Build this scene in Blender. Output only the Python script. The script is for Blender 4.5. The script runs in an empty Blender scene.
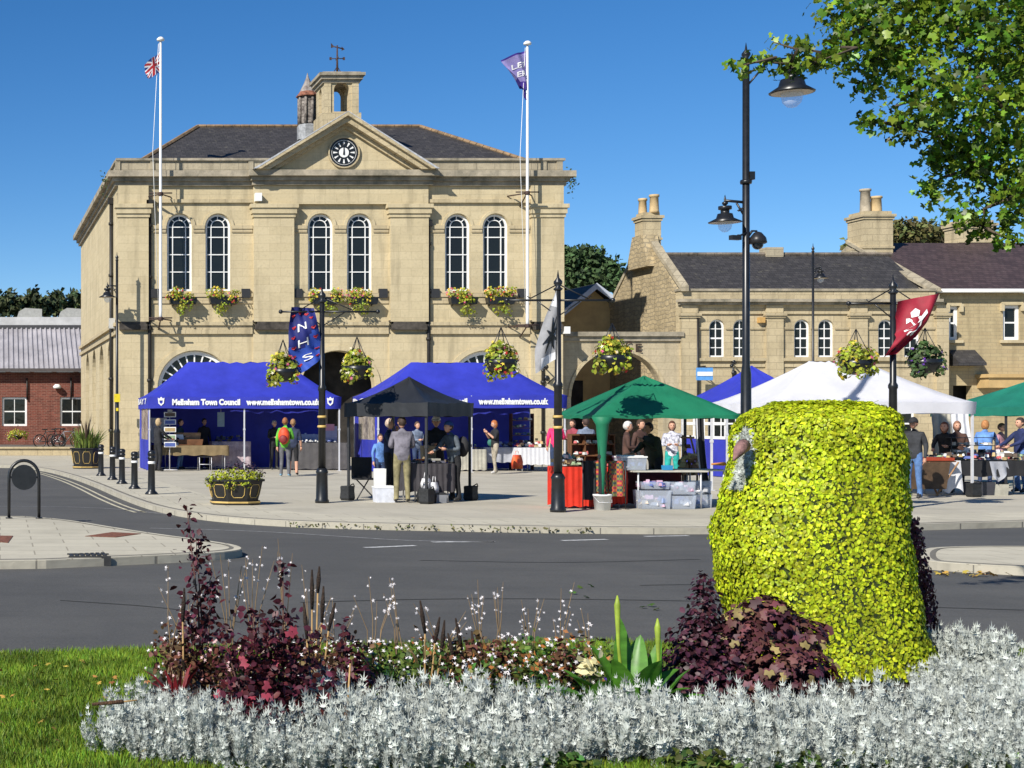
import bpy, math, random
import numpy as np
from mathutils import Vector, Matrix
from mathutils.geometry import tessellate_polygon
random.seed(7); rng = np.random.default_rng(7)
S = bpy.context.scene
R = math.radians
# ---------------------------------------------------------------- camera
F, HZ, EYE = 1500.0, 418.0, 1.75   # the lens axis meets the picture at its left edge (rising and sliding front)
cd = bpy.data.cameras.new('camera'); cam = bpy.data.objects.new('camera', cd); S.collection.objects.link(cam)
cam.location = (0, 0, EYE); cam.rotation_euler = (R(90), 0, 0)
cd.sensor_width = 36; cd.lens = 36*F/1024; cd.shift_y = (HZ-384)/1024; cd.shift_x = .5; cd.clip_end = 6000; cd.clip_start = .05
S.camera = cam
# ---------------------------------------------------------------- light
LD = Vector((.92, .85, -.92)).normalized()
W = bpy.data.worlds.new('World'); S.world = W; W.use_nodes = True
nt = W.node_tree; bg = nt.nodes['Background']
sky = nt.nodes.new('ShaderNodeTexSky'); sky.sky_type = 'NISHITA'; sky.sun_disc = False
sky.sun_elevation = math.asin(-LD.z); sky.sun_rotation = math.atan2(-LD.x, -LD.y)
sky.altitude = 2500; sky.air_density = 1.0; sky.dust_density = 0.0; sky.ozone_density = 3.5
hs_ = nt.nodes.new('ShaderNodeHueSaturation'); hs_.inputs['Saturation'].default_value = 1.28; hs_.inputs['Hue'].default_value = .503
nt.links.new(sky.outputs[0], hs_.inputs['Color']); nt.links.new(hs_.outputs[0], bg.inputs[0]); bg.inputs[1].default_value = .086
sl = bpy.data.lights.new('sun', 'SUN'); so = bpy.data.objects.new('sun', sl); S.collection.objects.link(so)
sl.energy = 5.0; sl.angle = R(.5); sl.color = (1, .95, .86)
so.rotation_euler = LD.to_track_quat('-Z', 'Y').to_euler(); so.location = (-30, -20, 40)
S.view_settings.view_transform = 'Standard'; S.view_settings.look = 'None'
S.view_settings.exposure = 0.40; S.view_settings.gamma = 1
# ---------------------------------------------------------------- helpers
def G(px, py, z=0.0):
    D = F*(EYE-z)/(py-HZ); return Vector(((px)*D/F, D, z))
def P(px, py, D): return Vector(((px)*D/F, D, EYE+(HZ-py)*D/F))
def PX(px, D, z=0.0): return Vector(((px)*D/F, D, z))
OFF = {}
def tag(o, label=None, cat=None, group=None, kind=None):
    if label: o['label'] = label
    if cat: o['category'] = cat
    if group: o['group'] = group
    if kind: o['kind'] = kind
    return o
def thing(name, label, cat, loc=(0, 0, 0), rz=0, group=None):
    o = bpy.data.objects.new(name, None); S.collection.objects.link(o); o.empty_display_size = .2
    o.location = loc; o.rotation_euler = (0, 0, rz); tag(o, label, cat, group)
    OFF[o.name] = Vector(loc); return o
def link_mesh(name, me, parent=None):
    o = bpy.data.objects.new(name, me); S.collection.objects.link(o)
    if parent is not None:
        o.parent = parent; OFF[o.name] = OFF.get(parent.name, Vector())
    return o
def kids(o): return [c for c in S.collection.objects if c.parent == o]
def copy_tree(o, loc=None, rz=None, scale=None, label=None, parent=None, tree=None):
    if tree is None:
        tree = {}
        for c in S.collection.objects:
            if c.parent: tree.setdefault(c.parent.name, []).append(c)
    c = o.copy(); S.collection.objects.link(c)
    if parent is not None: c.parent = parent
    if loc is not None: c.location = loc
    if rz is not None: c.rotation_euler = (0, 0, rz)
    if scale is not None: c.scale = scale if hasattr(scale, '__len__') else (scale,)*3
    if label: c['label'] = label
    for ch in tree.get(o.name, []): copy_tree(ch, parent=c, tree=tree)
    return c
class MB:
    def __init__(s): s.v = []; s.f = []; s.m = []; s.s = []
    def add(s, vs, fs, m=0, smooth=False):
        b = len(s.v); s.v += [tuple(v) for v in vs]
        for f in fs: s.f.append([b+i for i in f]); s.m.append(m); s.s.append(smooth)
        return s
    def box(s, x0, x1, y0, y1, z0, z1, m=0):
        vs = [(x, y, z) for z in (z0, z1) for y in (y0, y1) for x in (x0, x1)]
        return s.add(vs, [(0, 2, 3, 1), (4, 5, 7, 6), (0, 1, 5, 4), (2, 6, 7, 3), (0, 4, 6, 2), (1, 3, 7, 5)], m)
    def obox(s, c, sx, sy, sz, rz=0, m=0, taper=1.0):
        vs = []
        for z in (-.5, .5):
            k = 1 if z < 0 else taper
            for y in (-.5, .5):
                for x in (-.5, .5):
                    a, b = x*sx*k, y*sy*k
                    vs.append((c[0]+a*math.cos(rz)-b*math.sin(rz), c[1]+a*math.sin(rz)+b*math.cos(rz), c[2]+z*sz))
        return s.add(vs, [(0, 2, 3, 1), (4, 5, 7, 6), (0, 1, 5, 4), (2, 6, 7, 3), (0, 4, 6, 2), (1, 3, 7, 5)], m)
    def tube(s, pts, rad, n=8, m=0, caps=True, smooth=True):
        pts = [Vector(p) for p in pts]
        if not hasattr(rad, '__len__'): rad = [rad]*len(pts)
        b = len(s.v); up = None
        for i, p in enumerate(pts):
            d = (pts[min(i+1, len(pts)-1)]-pts[max(i-1, 0)]).normalized()
            if up is None:
                up = Vector((0, 0, 1)) if abs(d.z) < .9 else Vector((1, 0, 0))
            a = d.cross(up)
            if a.length < 1e-4: a = d.cross(Vector((0, 1, 0)))
            a.normalize(); c = a.cross(d).normalized(); up = c
            for k in range(n):
                t = 2*math.pi*k/n; s.v.append(tuple(p+(a*math.cos(t)+c*math.sin(t))*rad[i]))
        for i in range(len(pts)-1):
            for k in range(n):
                k2 = (k+1) % n; s.f.append([b+i*n+k, b+i*n+k2, b+(i+1)*n+k2, b+(i+1)*n+k]); s.m.append(m); s.s.append(smooth)
        if caps:
            s.f.append([b+k for k in range(n)][::-1]); s.m.append(m); s.s.append(False)
            e = b+(len(pts)-1)*n; s.f.append([e+k for k in range(n)]); s.m.append(m); s.s.append(False)
        return s
    def lathe(s, c, prof, n=16, m=0, smooth=True, sx=1, sy=1, a0=0):
        b = len(s.v)
        for r, z in prof:
            for k in range(n):
                t = 2*math.pi*k/n+a0; s.v.append((c[0]+r*math.cos(t)*sx, c[1]+r*math.sin(t)*sy, c[2]+z))
        for i in range(len(prof)-1):
            for k in range(n):
                k2 = (k+1) % n; s.f.append([b+i*n+k, b+i*n+k2, b+(i+1)*n+k2, b+(i+1)*n+k]); s.m.append(m); s.s.append(smooth)
        s.f.append([b+k for k in range(n)][::-1]); s.m.append(m); s.s.append(False)
        e = b+(len(prof)-1)*n; s.f.append([e+k for k in range(n)]); s.m.append(m); s.s.append(False)
        return s
    def sph(s, c, r, sc=(1, 1, 1), n=12, k=8, m=0):
        prof = [(max(1e-4, r*math.sin(math.pi*i/k)), -r*math.cos(math.pi*i/k)) for i in range(k+1)]
        b = len(s.v); s.lathe((0, 0, 0), prof, n, m)
        for i in range(b, len(s.v)):
            x, y, z = s.v[i]; s.v[i] = (c[0]+x*sc[0], c[1]+y*sc[1], c[2]+z*sc[2])
        return s
    def prism(s, pts, fn, d0, d1, m=0, holes=(), back=True, top=True):
        """polygon in (u,v) with holes, swept from depth d0 to d1; fn(u,v,d)->xyz"""
        loops = [list(pts)]+[list(h) for h in holes]
        flat = [p for l in loops for p in l]
        tris = tessellate_polygon([[Vector((p[0], p[1], 0)) for p in l] for l in loops])
        n = len(flat); b = len(s.v)
        for d in (d0, d1): s.v += [tuple(fn(p[0], p[1], d)) for p in flat]
        for t in tris:
            if top: s.f.append([b+i for i in t]); s.m.append(m); s.s.append(False)
            if back: s.f.append([b+n+i for i in t][::-1]); s.m.append(m); s.s.append(False)
        o = 0
        for l in loops:
            k = len(l)
            for i in range(k):
                j = (i+1) % k; s.f.append([b+o+i, b+o+j, b+n+o+j, b+n+o+i]); s.m.append(m); s.s.append(False)
            o += k
        return s
    def strip(s, A, B, m=0, smooth=True):
        b = len(s.v); n = len(A); s.v += [tuple(p) for p in A]+[tuple(p) for p in B]
        for i in range(n-1): s.f.append([b+i, b+i+1, b+n+i+1, b+n+i]); s.m.append(m); s.s.append(smooth)
        return s
    def grid(s, fn, nu, nv, m=0, smooth=True):
        b = len(s.v)
        for j in range(nv+1):
            for i in range(nu+1): s.v.append(tuple(fn(i/nu, j/nv)))
        for j in range(nv):
            for i in range(nu):
                a = b+j*(nu+1)+i; s.f.append([a, a+1, a+nu+2, a+nu+1])
                s.m.append(m(((i+.5)/nu), ((j+.5)/nv)) if callable(m) else m); s.s.append(smooth)
        return s
    def build(s, name, mats, parent=None, world=False, recalc=True):
        me = bpy.data.meshes.new(name); vs = s.v
        if world and parent is not None:
            o = OFF.get(parent.name, Vector()); vs = [(v[0]-o.x, v[1]-o.y, v[2]-o.z) for v in vs]
        me.from_pydata(vs, [], s.f)
        if not isinstance(mats, (list, tuple)): mats = [mats]
        for m in mats: me.materials.append(m)
        me.polygons.foreach_set('material_index', s.m); me.polygons.foreach_set('use_smooth', s.s)
        if recalc:
            import bmesh
            bm = bmesh.new(); bm.from_mesh(me); bmesh.ops.recalc_face_normals(bm, faces=bm.faces); bm.to_mesh(me); bm.free()
        me.update()
        return link_mesh(name, me, parent)
def np_mesh(name, verts, faces, mats, parent=None, midx=None, smooth=False, link=True):
    """verts (N,3), faces (M,k)"""
    me = bpy.data.meshes.new(name); M, k = faces.shape
    me.vertices.add(len(verts)); me.vertices.foreach_set('co', np.ascontiguousarray(verts, dtype=np.float32).ravel())
    me.loops.add(M*k); me.loops.foreach_set('vertex_index', faces.ravel().astype(np.int32))
    me.polygons.add(M); me.polygons.foreach_set('loop_start', np.arange(M, dtype=np.int32)*k)
    for m in (mats if isinstance(mats, (list, tuple)) else [mats]): me.materials.append(m)
    if midx is not None: me.polygons.foreach_set('material_index', midx.astype(np.int32))
    if smooth: me.polygons.foreach_set('use_smooth', np.ones(M, dtype=bool))
    me.update(calc_edges=True)
    return link_mesh(name, me, parent) if link else me
def unit(a): return a/np.maximum(np.linalg.norm(a, axis=-1, keepdims=True), 1e-9)
def scatter(tv, tf, pos, size, normal, spin=None, up=None):
    """copies of template (tv in xy plane, +y = tip, z = normal); returns verts, faces"""
    N = len(pos); n = unit(normal)
    if up is None: up = rng.normal(size=(N, 3))
    x = unit(np.cross(up, n)); y = np.cross(n, x)
    size = np.broadcast_to(np.asarray(size, float), (N,))
    t = tv[None]*size[:, None, None]
    v = pos[:, None]+t[..., 0:1]*x[:, None]+t[..., 1:2]*y[:, None]+t[..., 2:3]*n[:, None]
    f = tf[None]+(np.arange(N)*len(tv))[:, None, None]
    return v.reshape(-1, 3), f.reshape(-1, tf.shape[1])
T_DIA = (np.array([(0, 0, 0), (.32, .5, .1), (0, 1, -.08), (-.32, .5, .1)]), np.array([[0, 1, 2, 3]]))
T_OVAL = (np.array([(0, 0, 0), (.3, .3, .08), (.3, .68, .06), (0, 1, -.1), (-.3, .68, .06), (-.3, .3, .08), (0, .5, 0)]),
          np.array([[0, 1, 2, 6], [6, 2, 3, 4], [0, 6, 4, 5]]))
def lobed(tips, base=.33):
    vs = [(0, 0, 0)]; k = len(tips)
    for i, (a, r) in enumerate(tips):
        vs.append((math.sin(a)*r, math.cos(a)*r+.0, -.12*r))
        if i < k-1:
            am = (a+tips[i+1][0])/2; vs.append((math.sin(am)*base, math.cos(am)*base, .05))
    n = len(vs)
    fs = []
    # quads: centre, notch, tip, notch
    seq = list(range(1, n))
    for i in range(0, len(seq), 2):
        t = seq[i]; l = seq[i-1] if i > 0 else 0; r = seq[i+1] if i+1 < len(seq) else 0
        if l == 0: vs.append((math.sin(tips[0][0]-.35)*base*.7, math.cos(tips[0][0]-.35)*base*.7, 0)); l = len(vs)-1
        if r == 0: vs.append((math.sin(tips[-1][0]+.35)*base*.7, math.cos(tips[-1][0]+.35)*base*.7, 0)); r = len(vs)-1
        fs.append((0, l, t, r))
    return np.array(vs), np.array(fs)
T_MAPLE = lobed([(-1.9, .48), (-.95, .72), (0, .85), (.95, .72), (1.9, .48)], .50)
T_FEATH = lobed([(-1.2, .5), (-.6, .8), (0, 1.1), (.6, .8), (1.2, .5)], .26)
T_FLOW = lobed([(-2.4, .5), (-1.1, .5), (0, .5), (1.1, .5), (2.4, .5)], .2)
def sphere_dirs(n): return unit(rng.normal(size=(n, 3)))
def clump_pts(blobs, n, shell=.55):
    """blobs: (cx,cy,cz,rx,ry,rz) -> pos, outward normals"""
    B = np.array(blobs, float); w = (B[:, 3]*B[:, 4]*B[:, 5])**(2/3); idx = rng.choice(len(B), n, p=w/w.sum())
    d = sphere_dirs(n); r = shell+(1-shell)*rng.random(n)**.6; b = B[idx]
    return b[:, :3]+d*b[:, 3:]*r[:, None], d
# ---------------------------------------------------------------- materials
MATS = {}
def mat(name, col, rough=.7, var=.08, scale=6.0, bump=0.0, bscale=40., metal=0, spec=.4, island=0, col2=None, aniso=(1, 1, 1), trans=0, alpha=None, hue=0):
    if name in MATS: return MATS[name]
    m = bpy.data.materials.new(name); m.use_nodes = True; t = m.node_tree; p = t.nodes['Principled BSDF']
    p.inputs['Roughness'].default_value = rough; p.inputs['Metallic'].default_value = metal
    p.inputs['Specular IOR Level'].default_value = spec
    tc = t.nodes.new('ShaderNodeTexCoord'); mp = t.nodes.new('ShaderNodeMapping'); mp.inputs['Scale'].default_value = aniso
    t.links.new(tc.outputs['Object'], mp.inputs[0])
    nz = t.nodes.new('ShaderNodeTexNoise'); nz.inputs['Scale'].default_value = scale; nz.inputs['Detail'].default_value = 5
    nz.inputs['Roughness'].default_value = .65
    t.links.new(mp.outputs[0], nz.inputs['Vector'])
    mx = t.nodes.new('ShaderNodeMix'); mx.data_type = 'RGBA'
    c2 = col2 if col2 else tuple(c*(1-2.2*var) for c in col)
    mx.inputs['A'].default_value = (*[min(1, c*(1+var)) for c in col], 1); mx.inputs['B'].default_value = (*c2, 1)
    cr = t.nodes.new('ShaderNodeMapRange'); cr.inputs['From Min'].default_value = .35; cr.inputs['From Max'].default_value = .7
    t.links.new(nz.outputs['Fac'], cr.inputs[0]); t.links.new(cr.outputs[0], mx.inputs['Factor'])
    out = mx.outputs['Result']
    if island:
        ge = t.nodes.new('ShaderNodeNewGeometry'); hs = t.nodes.new('ShaderNodeHueSaturation')
        mr = t.nodes.new('ShaderNodeMapRange'); mr.inputs['To Min'].default_value = 1-island; mr.inputs['To Max'].default_value = 1+island
        t.links.new(ge.outputs['Random Per Island'], mr.inputs[0]); t.links.new(mr.outputs[0], hs.inputs['Value'])
        if hue:
            m2 = t.nodes.new('ShaderNodeMath'); m2.operation = 'MULTIPLY'; m2.inputs[1].default_value = 7.31
            fr = t.nodes.new('ShaderNodeMath'); fr.operation = 'FRACT'
            m3 = t.nodes.new('ShaderNodeMapRange'); m3.inputs['To Min'].default_value = .5-hue; m3.inputs['To Max'].default_value = .5+hue
            t.links.new(ge.outputs['Random Per Island'], m2.inputs[0]); t.links.new(m2.outputs[0], fr.inputs[0])
            t.links.new(fr.outputs[0], m3.inputs[0]); t.links.new(m3.outputs[0], hs.inputs['Hue'])
        t.links.new(out, hs.inputs['Color']); out = hs.outputs[0]
    t.links.new(out, p.inputs['Base Color'])
    if bump:
        n2 = t.nodes.new('ShaderNodeTexNoise'); n2.inputs['Scale'].default_value = bscale; n2.inputs['Detail'].default_value = 4
        t.links.new(mp.outputs[0], n2.inputs['Vector'])
        b = t.nodes.new('ShaderNodeBump'); b.inputs['Strength'].default_value = bump; b.inputs['Distance'].default_value = .02
        t.links.new(n2.outputs['Fac'], b.inputs['Height']); t.links.new(b.outputs[0], p.inputs['Normal'])
    if trans:
        tr = t.nodes.new('ShaderNodeBsdfTranslucent'); ms = t.nodes.new('ShaderNodeMixShader'); ms.inputs[0].default_value = trans
        t.links.new(out, tr.inputs[0]); o = t.nodes['Material Output']
        t.links.new(p.outputs[0], ms.inputs[1]); t.links.new(tr.outputs[0], ms.inputs[2]); t.links.new(ms.outputs[0], o.inputs[0])
    if alpha is not None: p.inputs['Alpha'].default_value = alpha
    MATS[name] = m; return m
def stone(name, col, col2, mortar, bw=.9, bh=.35, stain=.5, rub=False, ms=.012, bump=.25):
    if name in MATS: return MATS[name]
    m = bpy.data.materials.new(name); m.use_nodes = True; t = m.node_tree; p = t.nodes['Principled BSDF']; L = t.links.new
    p.inputs['Roughness'].default_value = .9; p.inputs['Specular IOR Level'].default_value = .2
    tc = t.nodes.new('ShaderNodeTexCoord'); sx = t.nodes.new('ShaderNodeSeparateXYZ'); L(tc.outputs['Object'], sx.inputs[0])
    ad = t.nodes.new('ShaderNodeMath'); ad.operation = 'SUBTRACT'; L(sx.outputs[0], ad.inputs[0]); L(sx.outputs[1], ad.inputs[1])
    cb = t.nodes.new('ShaderNodeCombineXYZ'); L(ad.outputs[0], cb.inputs[0]); L(sx.outputs[2], cb.inputs[1])
    br = t.nodes.new('ShaderNodeTexBrick'); br.inputs['Scale'].default_value = 1; br.inputs['Mortar Size'].default_value = ms
    br.inputs['Brick Width'].default_value = bw; br.inputs['Row Height'].default_value = bh; br.inputs['Mortar Smooth'].default_value = .3
    br.inputs['Color1'].default_value = (*col, 1); br.inputs['Color2'].default_value = (*col2, 1); br.inputs['Mortar'].default_value = (*mortar, 1)
    src = cb.outputs[0]
    if rub:
        nw = t.nodes.new('ShaderNodeTexNoise'); nw.inputs['Scale'].default_value = 2.2; L(cb.outputs[0], nw.inputs['Vector'])
        vm = t.nodes.new('ShaderNodeVectorMath'); vm.operation = 'SCALE'; vm.inputs['Scale'].default_value = .35; L(nw.outputs['Color'], vm.inputs[0])
        va = t.nodes.new('ShaderNodeVectorMath'); va.operation = 'ADD'; L(vm.outputs[0], va.inputs[0]); L(cb.outputs[0], va.inputs[1]); src = va.outputs[0]
    L(src, br.inputs['Vector'])
    n1 = t.nodes.new('ShaderNodeTexNoise'); n1.inputs['Scale'].default_value = .55; n1.inputs['Detail'].default_value = 7; n1.inputs['Roughness'].default_value = .7
    L(cb.outputs[0], n1.inputs['Vector'])
    mp = t.nodes.new('ShaderNodeMapping'); mp.inputs['Scale'].default_value = (2.6, .3, 1); L(cb.outputs[0], mp.inputs[0])
    n2 = t.nodes.new('ShaderNodeTexNoise'); n2.inputs['Scale'].default_value = 1; n2.inputs['Detail'].default_value = 6; L(mp.outputs[0], n2.inputs['Vector'])
    def mixd(a, nz, lo, hi, c, fac):
        r = t.nodes.new('ShaderNodeMapRange'); r.inputs['From Min'].default_value = lo; r.inputs['From Max'].default_value = hi; r.inputs['To Max'].default_value = fac
        L(nz.outputs['Fac'], r.inputs[0]); x = t.nodes.new('ShaderNodeMix'); x.data_type = 'RGBA'; L(r.outputs[0], x.inputs['Factor'])
        L(a, x.inputs['A']); x.inputs['B'].default_value = (*c, 1); return x.outputs['Result']
    o = mixd(br.outputs['Color'], n1, .45, .75, tuple(c*.62 for c in col), stain)
    o = mixd(o, n2, .52, .75, tuple(c*.42 for c in col), stain*1.1)
    n3 = t.nodes.new('ShaderNodeTexNoise'); n3.inputs['Scale'].default_value = 9; n3.inputs['Detail'].default_value = 5; L(cb.outputs[0], n3.inputs['Vector'])
    o = mixd(o, n3, .5, .72, tuple(c*.45 for c in col), stain*.45)
    L(o, p.inputs['Base Color'])
    b = t.nodes.new('ShaderNodeBump'); b.inputs['Strength'].default_value = bump; b.inputs['Distance'].default_value = .03
    mm = t.nodes.new('ShaderNodeMath'); mm.operation = 'SUBTRACT'; L(n3.outputs['Fac'], mm.inputs[0]); L(br.outputs['Fac'], mm.inputs[1])
    L(mm.outputs[0], b.inputs['Height']); L(b.outputs[0], p.inputs['Normal'])
    MATS[name] = m; return m
def slate(name, col, speck, rw=.28, rh=.22, slope=True):
    if name in MATS: return MATS[name]
    m = bpy.data.materials.new(name); m.use_nodes = True; t = m.node_tree; p = t.nodes['Principled BSDF']; L = t.links.new
    p.inputs['Roughness'].default_value = .62
    tc = t.nodes.new('ShaderNodeTexCoord'); sx = t.nodes.new('ShaderNodeSeparateXYZ'); L(tc.outputs['Object'], sx.inputs[0])
    cb = t.nodes.new('ShaderNodeCombineXYZ'); L(sx.outputs[0], cb.inputs[0])
    zz = t.nodes.new('ShaderNodeMath'); zz.operation = 'MULTIPLY'; zz.inputs[1].default_value = 1.9; L(sx.outputs[2], zz.inputs[0]); L(zz.outputs[0], cb.inputs[1])
    br = t.nodes.new('ShaderNodeTexBrick'); br.inputs['Scale'].default_value = 1; br.inputs['Mortar Size'].default_value = .012
    br.inputs['Brick Width'].default_value = rw; br.inputs['Row Height'].default_value = rh
    br.inputs['Color1'].default_value = (*col, 1); br.inputs['Color2'].default_value = (*[c*.6 for c in col], 1); br.inputs['Mortar'].default_value = (*[c*.35 for c in col], 1)
    L(cb.outputs[0], br.inputs['Vector'])
    n = t.nodes.new('ShaderNodeTexNoise'); n.inputs['Scale'].default_value = 3.2; n.inputs['Detail'].default_value = 8; n.inputs['Roughness'].default_value = .8; L(cb.outputs[0], n.inputs['Vector'])
    r = t.nodes.new('ShaderNodeMapRange'); r.inputs['From Min'].default_value = .56; r.inputs['From Max'].default_value = .68; r.inputs['To Max'].default_value = .7; L(n.outputs['Fac'], r.inputs[0])
    x = t.nodes.new('ShaderNodeMix'); x.data_type = 'RGBA'; L(r.outputs[0], x.inputs['Factor']); L(br.outputs['Color'], x.inputs['A']); x.inputs['B'].default_value = (*speck, 1)
    L(x.outputs['Result'], p.inputs['Base Color'])
    b = t.nodes.new('ShaderNodeBump'); b.inputs['Strength'].default_value = .5; b.inputs['Distance'].default_value = .02; L(br.outputs['Color'], b.inputs['Height']); L(b.outputs[0], p.inputs['Normal'])
    MATS[name] = m; return m
def tarmac(name, col, col2, speck=.35, patch=.25):
    m = bpy.data.materials.new(name); m.use_nodes = True; t = m.node_tree; p = t.nodes['Principled BSDF']; L = t.links.new
    p.inputs['Roughness'].default_value = .82; p.inputs['Specular IOR Level'].default_value = .3
    tc = t.nodes.new('ShaderNodeTexCoord')
    def nz(s, d, a=(1, 1, 1)):
        mp = t.nodes.new('ShaderNodeMapping'); mp.inputs['Scale'].default_value = a; L(tc.outputs['Object'], mp.inputs[0])
        n = t.nodes.new('ShaderNodeTexNoise'); n.inputs['Scale'].default_value = s; n.inputs['Detail'].default_value = d; n.inputs['Roughness'].default_value = .7; L(mp.outputs[0], n.inputs['Vector']); return n
    n1 = nz(60, 3); n2 = nz(.35, 6); n3 = nz(.5, 5, (.25, 2.2, 1)); c = (*col, 1)
    prev = None
    for n, lo, hi, cc, fac in ((n2, .4, .7, col2, patch*2), (n3, .5, .7, tuple(v*.7 for v in col), patch), (n1, .5, .8, tuple(v*1.9 for v in col), speck), (n1, .5, .25, tuple(v*.4 for v in col), speck)):
        r = t.nodes.new('ShaderNodeMapRange'); r.inputs['From Min'].default_value = lo; r.inputs['From Max'].default_value = hi; r.inputs['To Max'].default_value = fac
        L(n.outputs['Fac'], r.inputs[0]); x = t.nodes.new('ShaderNodeMix'); x.data_type = 'RGBA'; L(r.outputs[0], x.inputs['Factor'])
        if prev: L(prev, x.inputs['A'])
        else: x.inputs['A'].default_value = c
        x.inputs['B'].default_value = (*cc, 1); prev = x.outputs['Result']
    L(prev, p.inputs['Base Color'])
    b = t.nodes.new('ShaderNodeBump'); b.inputs['Strength'].default_value = .35; b.inputs['Distance'].default_value = .01; L(n1.outputs['Fac'], b.inputs['Height']); L(b.outputs[0], p.inputs['Normal'])
    MATS[name] = m; return m
def paving(name, col, col2, mortar, bw, bh, rot=0):
    m = stone(name, col, col2, mortar, bw, bh, .35, False, .012, .1); t = m.node_tree
    # horizontal surface: use x,y
    for n in t.nodes:
        if n.type == 'COMBXYZ':
            sx = [k for k in t.nodes if k.type == 'SEPXYZ'][0]
            for l in list(n.inputs[0].links)+list(n.inputs[1].links): t.links.remove(l)
            t.links.new(sx.outputs[0], n.inputs[0]); t.links.new(sx.outputs[1], n.inputs[1])
        if n.type == 'MAPPING': n.inputs['Scale'].default_value = (.6, .6, 1)
    return m
def glass(name, col=(.01, .014, .02), rough=.06):
    if name in MATS: return MATS[name]
    m = bpy.data.materials.new(name); m.use_nodes = True; t = m.node_tree; p = t.nodes['Principled BSDF']
    p.inputs['Base Color'].default_value = (*col, 1); p.inputs['Roughness'].default_value = rough; p.inputs['Specular IOR Level'].default_value = .7
    tc = t.nodes.new('ShaderNodeTexCoord'); n = t.nodes.new('ShaderNodeTexNoise'); n.inputs['Scale'].default_value = 1.3; t.links.new(tc.outputs['Object'], n.inputs[0])
    b = t.nodes.new('ShaderNodeBump'); b.inputs['Strength'].default_value = .12; b.inputs['Distance'].default_value = .1
    t.links.new(n.outputs['Fac'], b.inputs['Height']); t.links.new(b.outputs[0], p.inputs['Normal'])
    MATS[name] = m; return m
def clear(name, col=(1, 1, 1), fac=.75, rough=.05):
    if name in MATS: return MATS[name]
    m = bpy.data.materials.new(name); m.use_nodes = True; t = m.node_tree; p = t.nodes['Principled BSDF']
    p.inputs['Base Color'].default_value = (*col, 1); p.inputs['Roughness'].default_value = rough
    tr = t.nodes.new('ShaderNodeBsdfTransparent'); tr.inputs[0].default_value = (*col, 1); ms = t.nodes.new('ShaderNodeMixShader'); ms.inputs[0].default_value = fac
    o = t.nodes['Material Output']; t.links.new(p.outputs[0], ms.inputs[1]); t.links.new(tr.outputs[0], ms.inputs[2]); t.links.new(ms.outputs[0], o.inputs[0])
    MATS[name] = m; return m
ST = stone('ashlar', (.56, .47, .30), (.51, .425, .265), (.42, .345, .215), .95, .36, .50, ms=.008)
STD = stone('weathered_stone', (.44, .38, .27), (.36, .31, .22), (.22, .19, .14), .8, .3, .8)
STB = stone('aged_ashlar', (.53, .44, .28), (.45, .37, .23), (.32, .26, .17), .7, .3, .65)
RUB = stone('rubble_stone', (.50, .40, .24), (.36, .29, .18), (.30, .25, .17), .42, .2, .7, True, .03, .6)
COP = mat('coping_stone', (.36, .31, .23), .9, .15, 1.5, .4, 12, col2=(.13, .12, .09))
SLT = slate('dark_slate', (.052, .048, .048), (.16, .15, .11))
SLR = slate('brown_slate', (.075, .048, .047), (.14, .11, .10))
BRK = stone('red_brick', (.21, .065, .045), (.12, .04, .03), (.26, .18, .14), .30, .10, .6, False, .008)
WHT = mat('white_paint', (.78, .78, .76), .45, .04, 3)
BLK = mat('black_paint', (.012, .013, .015), .35, .2, 8, spec=.5)
PIPE = mat('pipe_paint', (.02, .018, .016), .5, .2, 8)
GOLD = mat('gold_paint', (.55, .38, .12), .4, .1, 8)
GLS = glass('window_glass', (.012, .014, .014)); GLS.node_tree.nodes['Principled BSDF'].inputs['Specular IOR Level'].default_value = .35
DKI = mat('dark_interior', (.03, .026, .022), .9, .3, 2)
BGE = mat('globe_glass', (.35, .36, .36), .2, .05)
GLB = clear('clear_globe', (.92, .95, 1), .72)
# ================================================================ GROUND
def sheet(name, pts, z, m, kind='structure', label=None):
    mb = MB(); mb.prism(pts, lambda u, v, d: (u, v, z-d), 0, .002, back=False); o = mb.build(name, m); tag(o, label, kind=kind); return o
TAR = tarmac('tarmac', (.078, .077, .073), (.115, .112, .104), .55, .42)
PAV = paving('pavement_slabs', (.53, .49, .385), (.47, .435, .345), (.30, .27, .21), .9, .6)
PAV2 = paving('market_paving', (.47, .435, .35), (.44, .405, .325), (.37, .34, .27), 1.8, 1.2)
KRB = stone('kerb_stone', (.44, .41, .33), (.38, .35, .28), (.15, .14, .12), .9, .5, .5)
GRS = mat('lawn_soil', (.075, .12, .03), .95, .3, 8, .3)
o = sheet('ground', [(-900, -200), (1500, -200), (1500, 2500), (-900, 2500)], -.16, mat('far_ground', (.12, .13, .07), .95, .2, .02)); 
sheet('road', [(-160, 9.5), (260, 9.5), (260, 110), (-160, 110)], -.105, TAR)
def offset_poly(pts, w):
    out = []
    for i, p in enumerate(pts):
        a = Vector(pts[max(i-1, 0)]); b = Vector(pts[min(i+1, len(pts)-1)]); d = (b-a).normalized()
        out.append((p[0]-d.y*w, p[1]+d.x*w))
    return out
def smooth2(pts, n=3):
    for _ in range(n):
        q = [pts[0]]
        for a, b in zip(pts, pts[1:]):
            q.append((a[0]*.75+b[0]*.25, a[1]*.75+b[1]*.25)); q.append((a[0]*.25+b[0]*.75, a[1]*.25+b[1]*.75))
        q.append(pts[-1]); pts = q
    return pts
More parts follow.
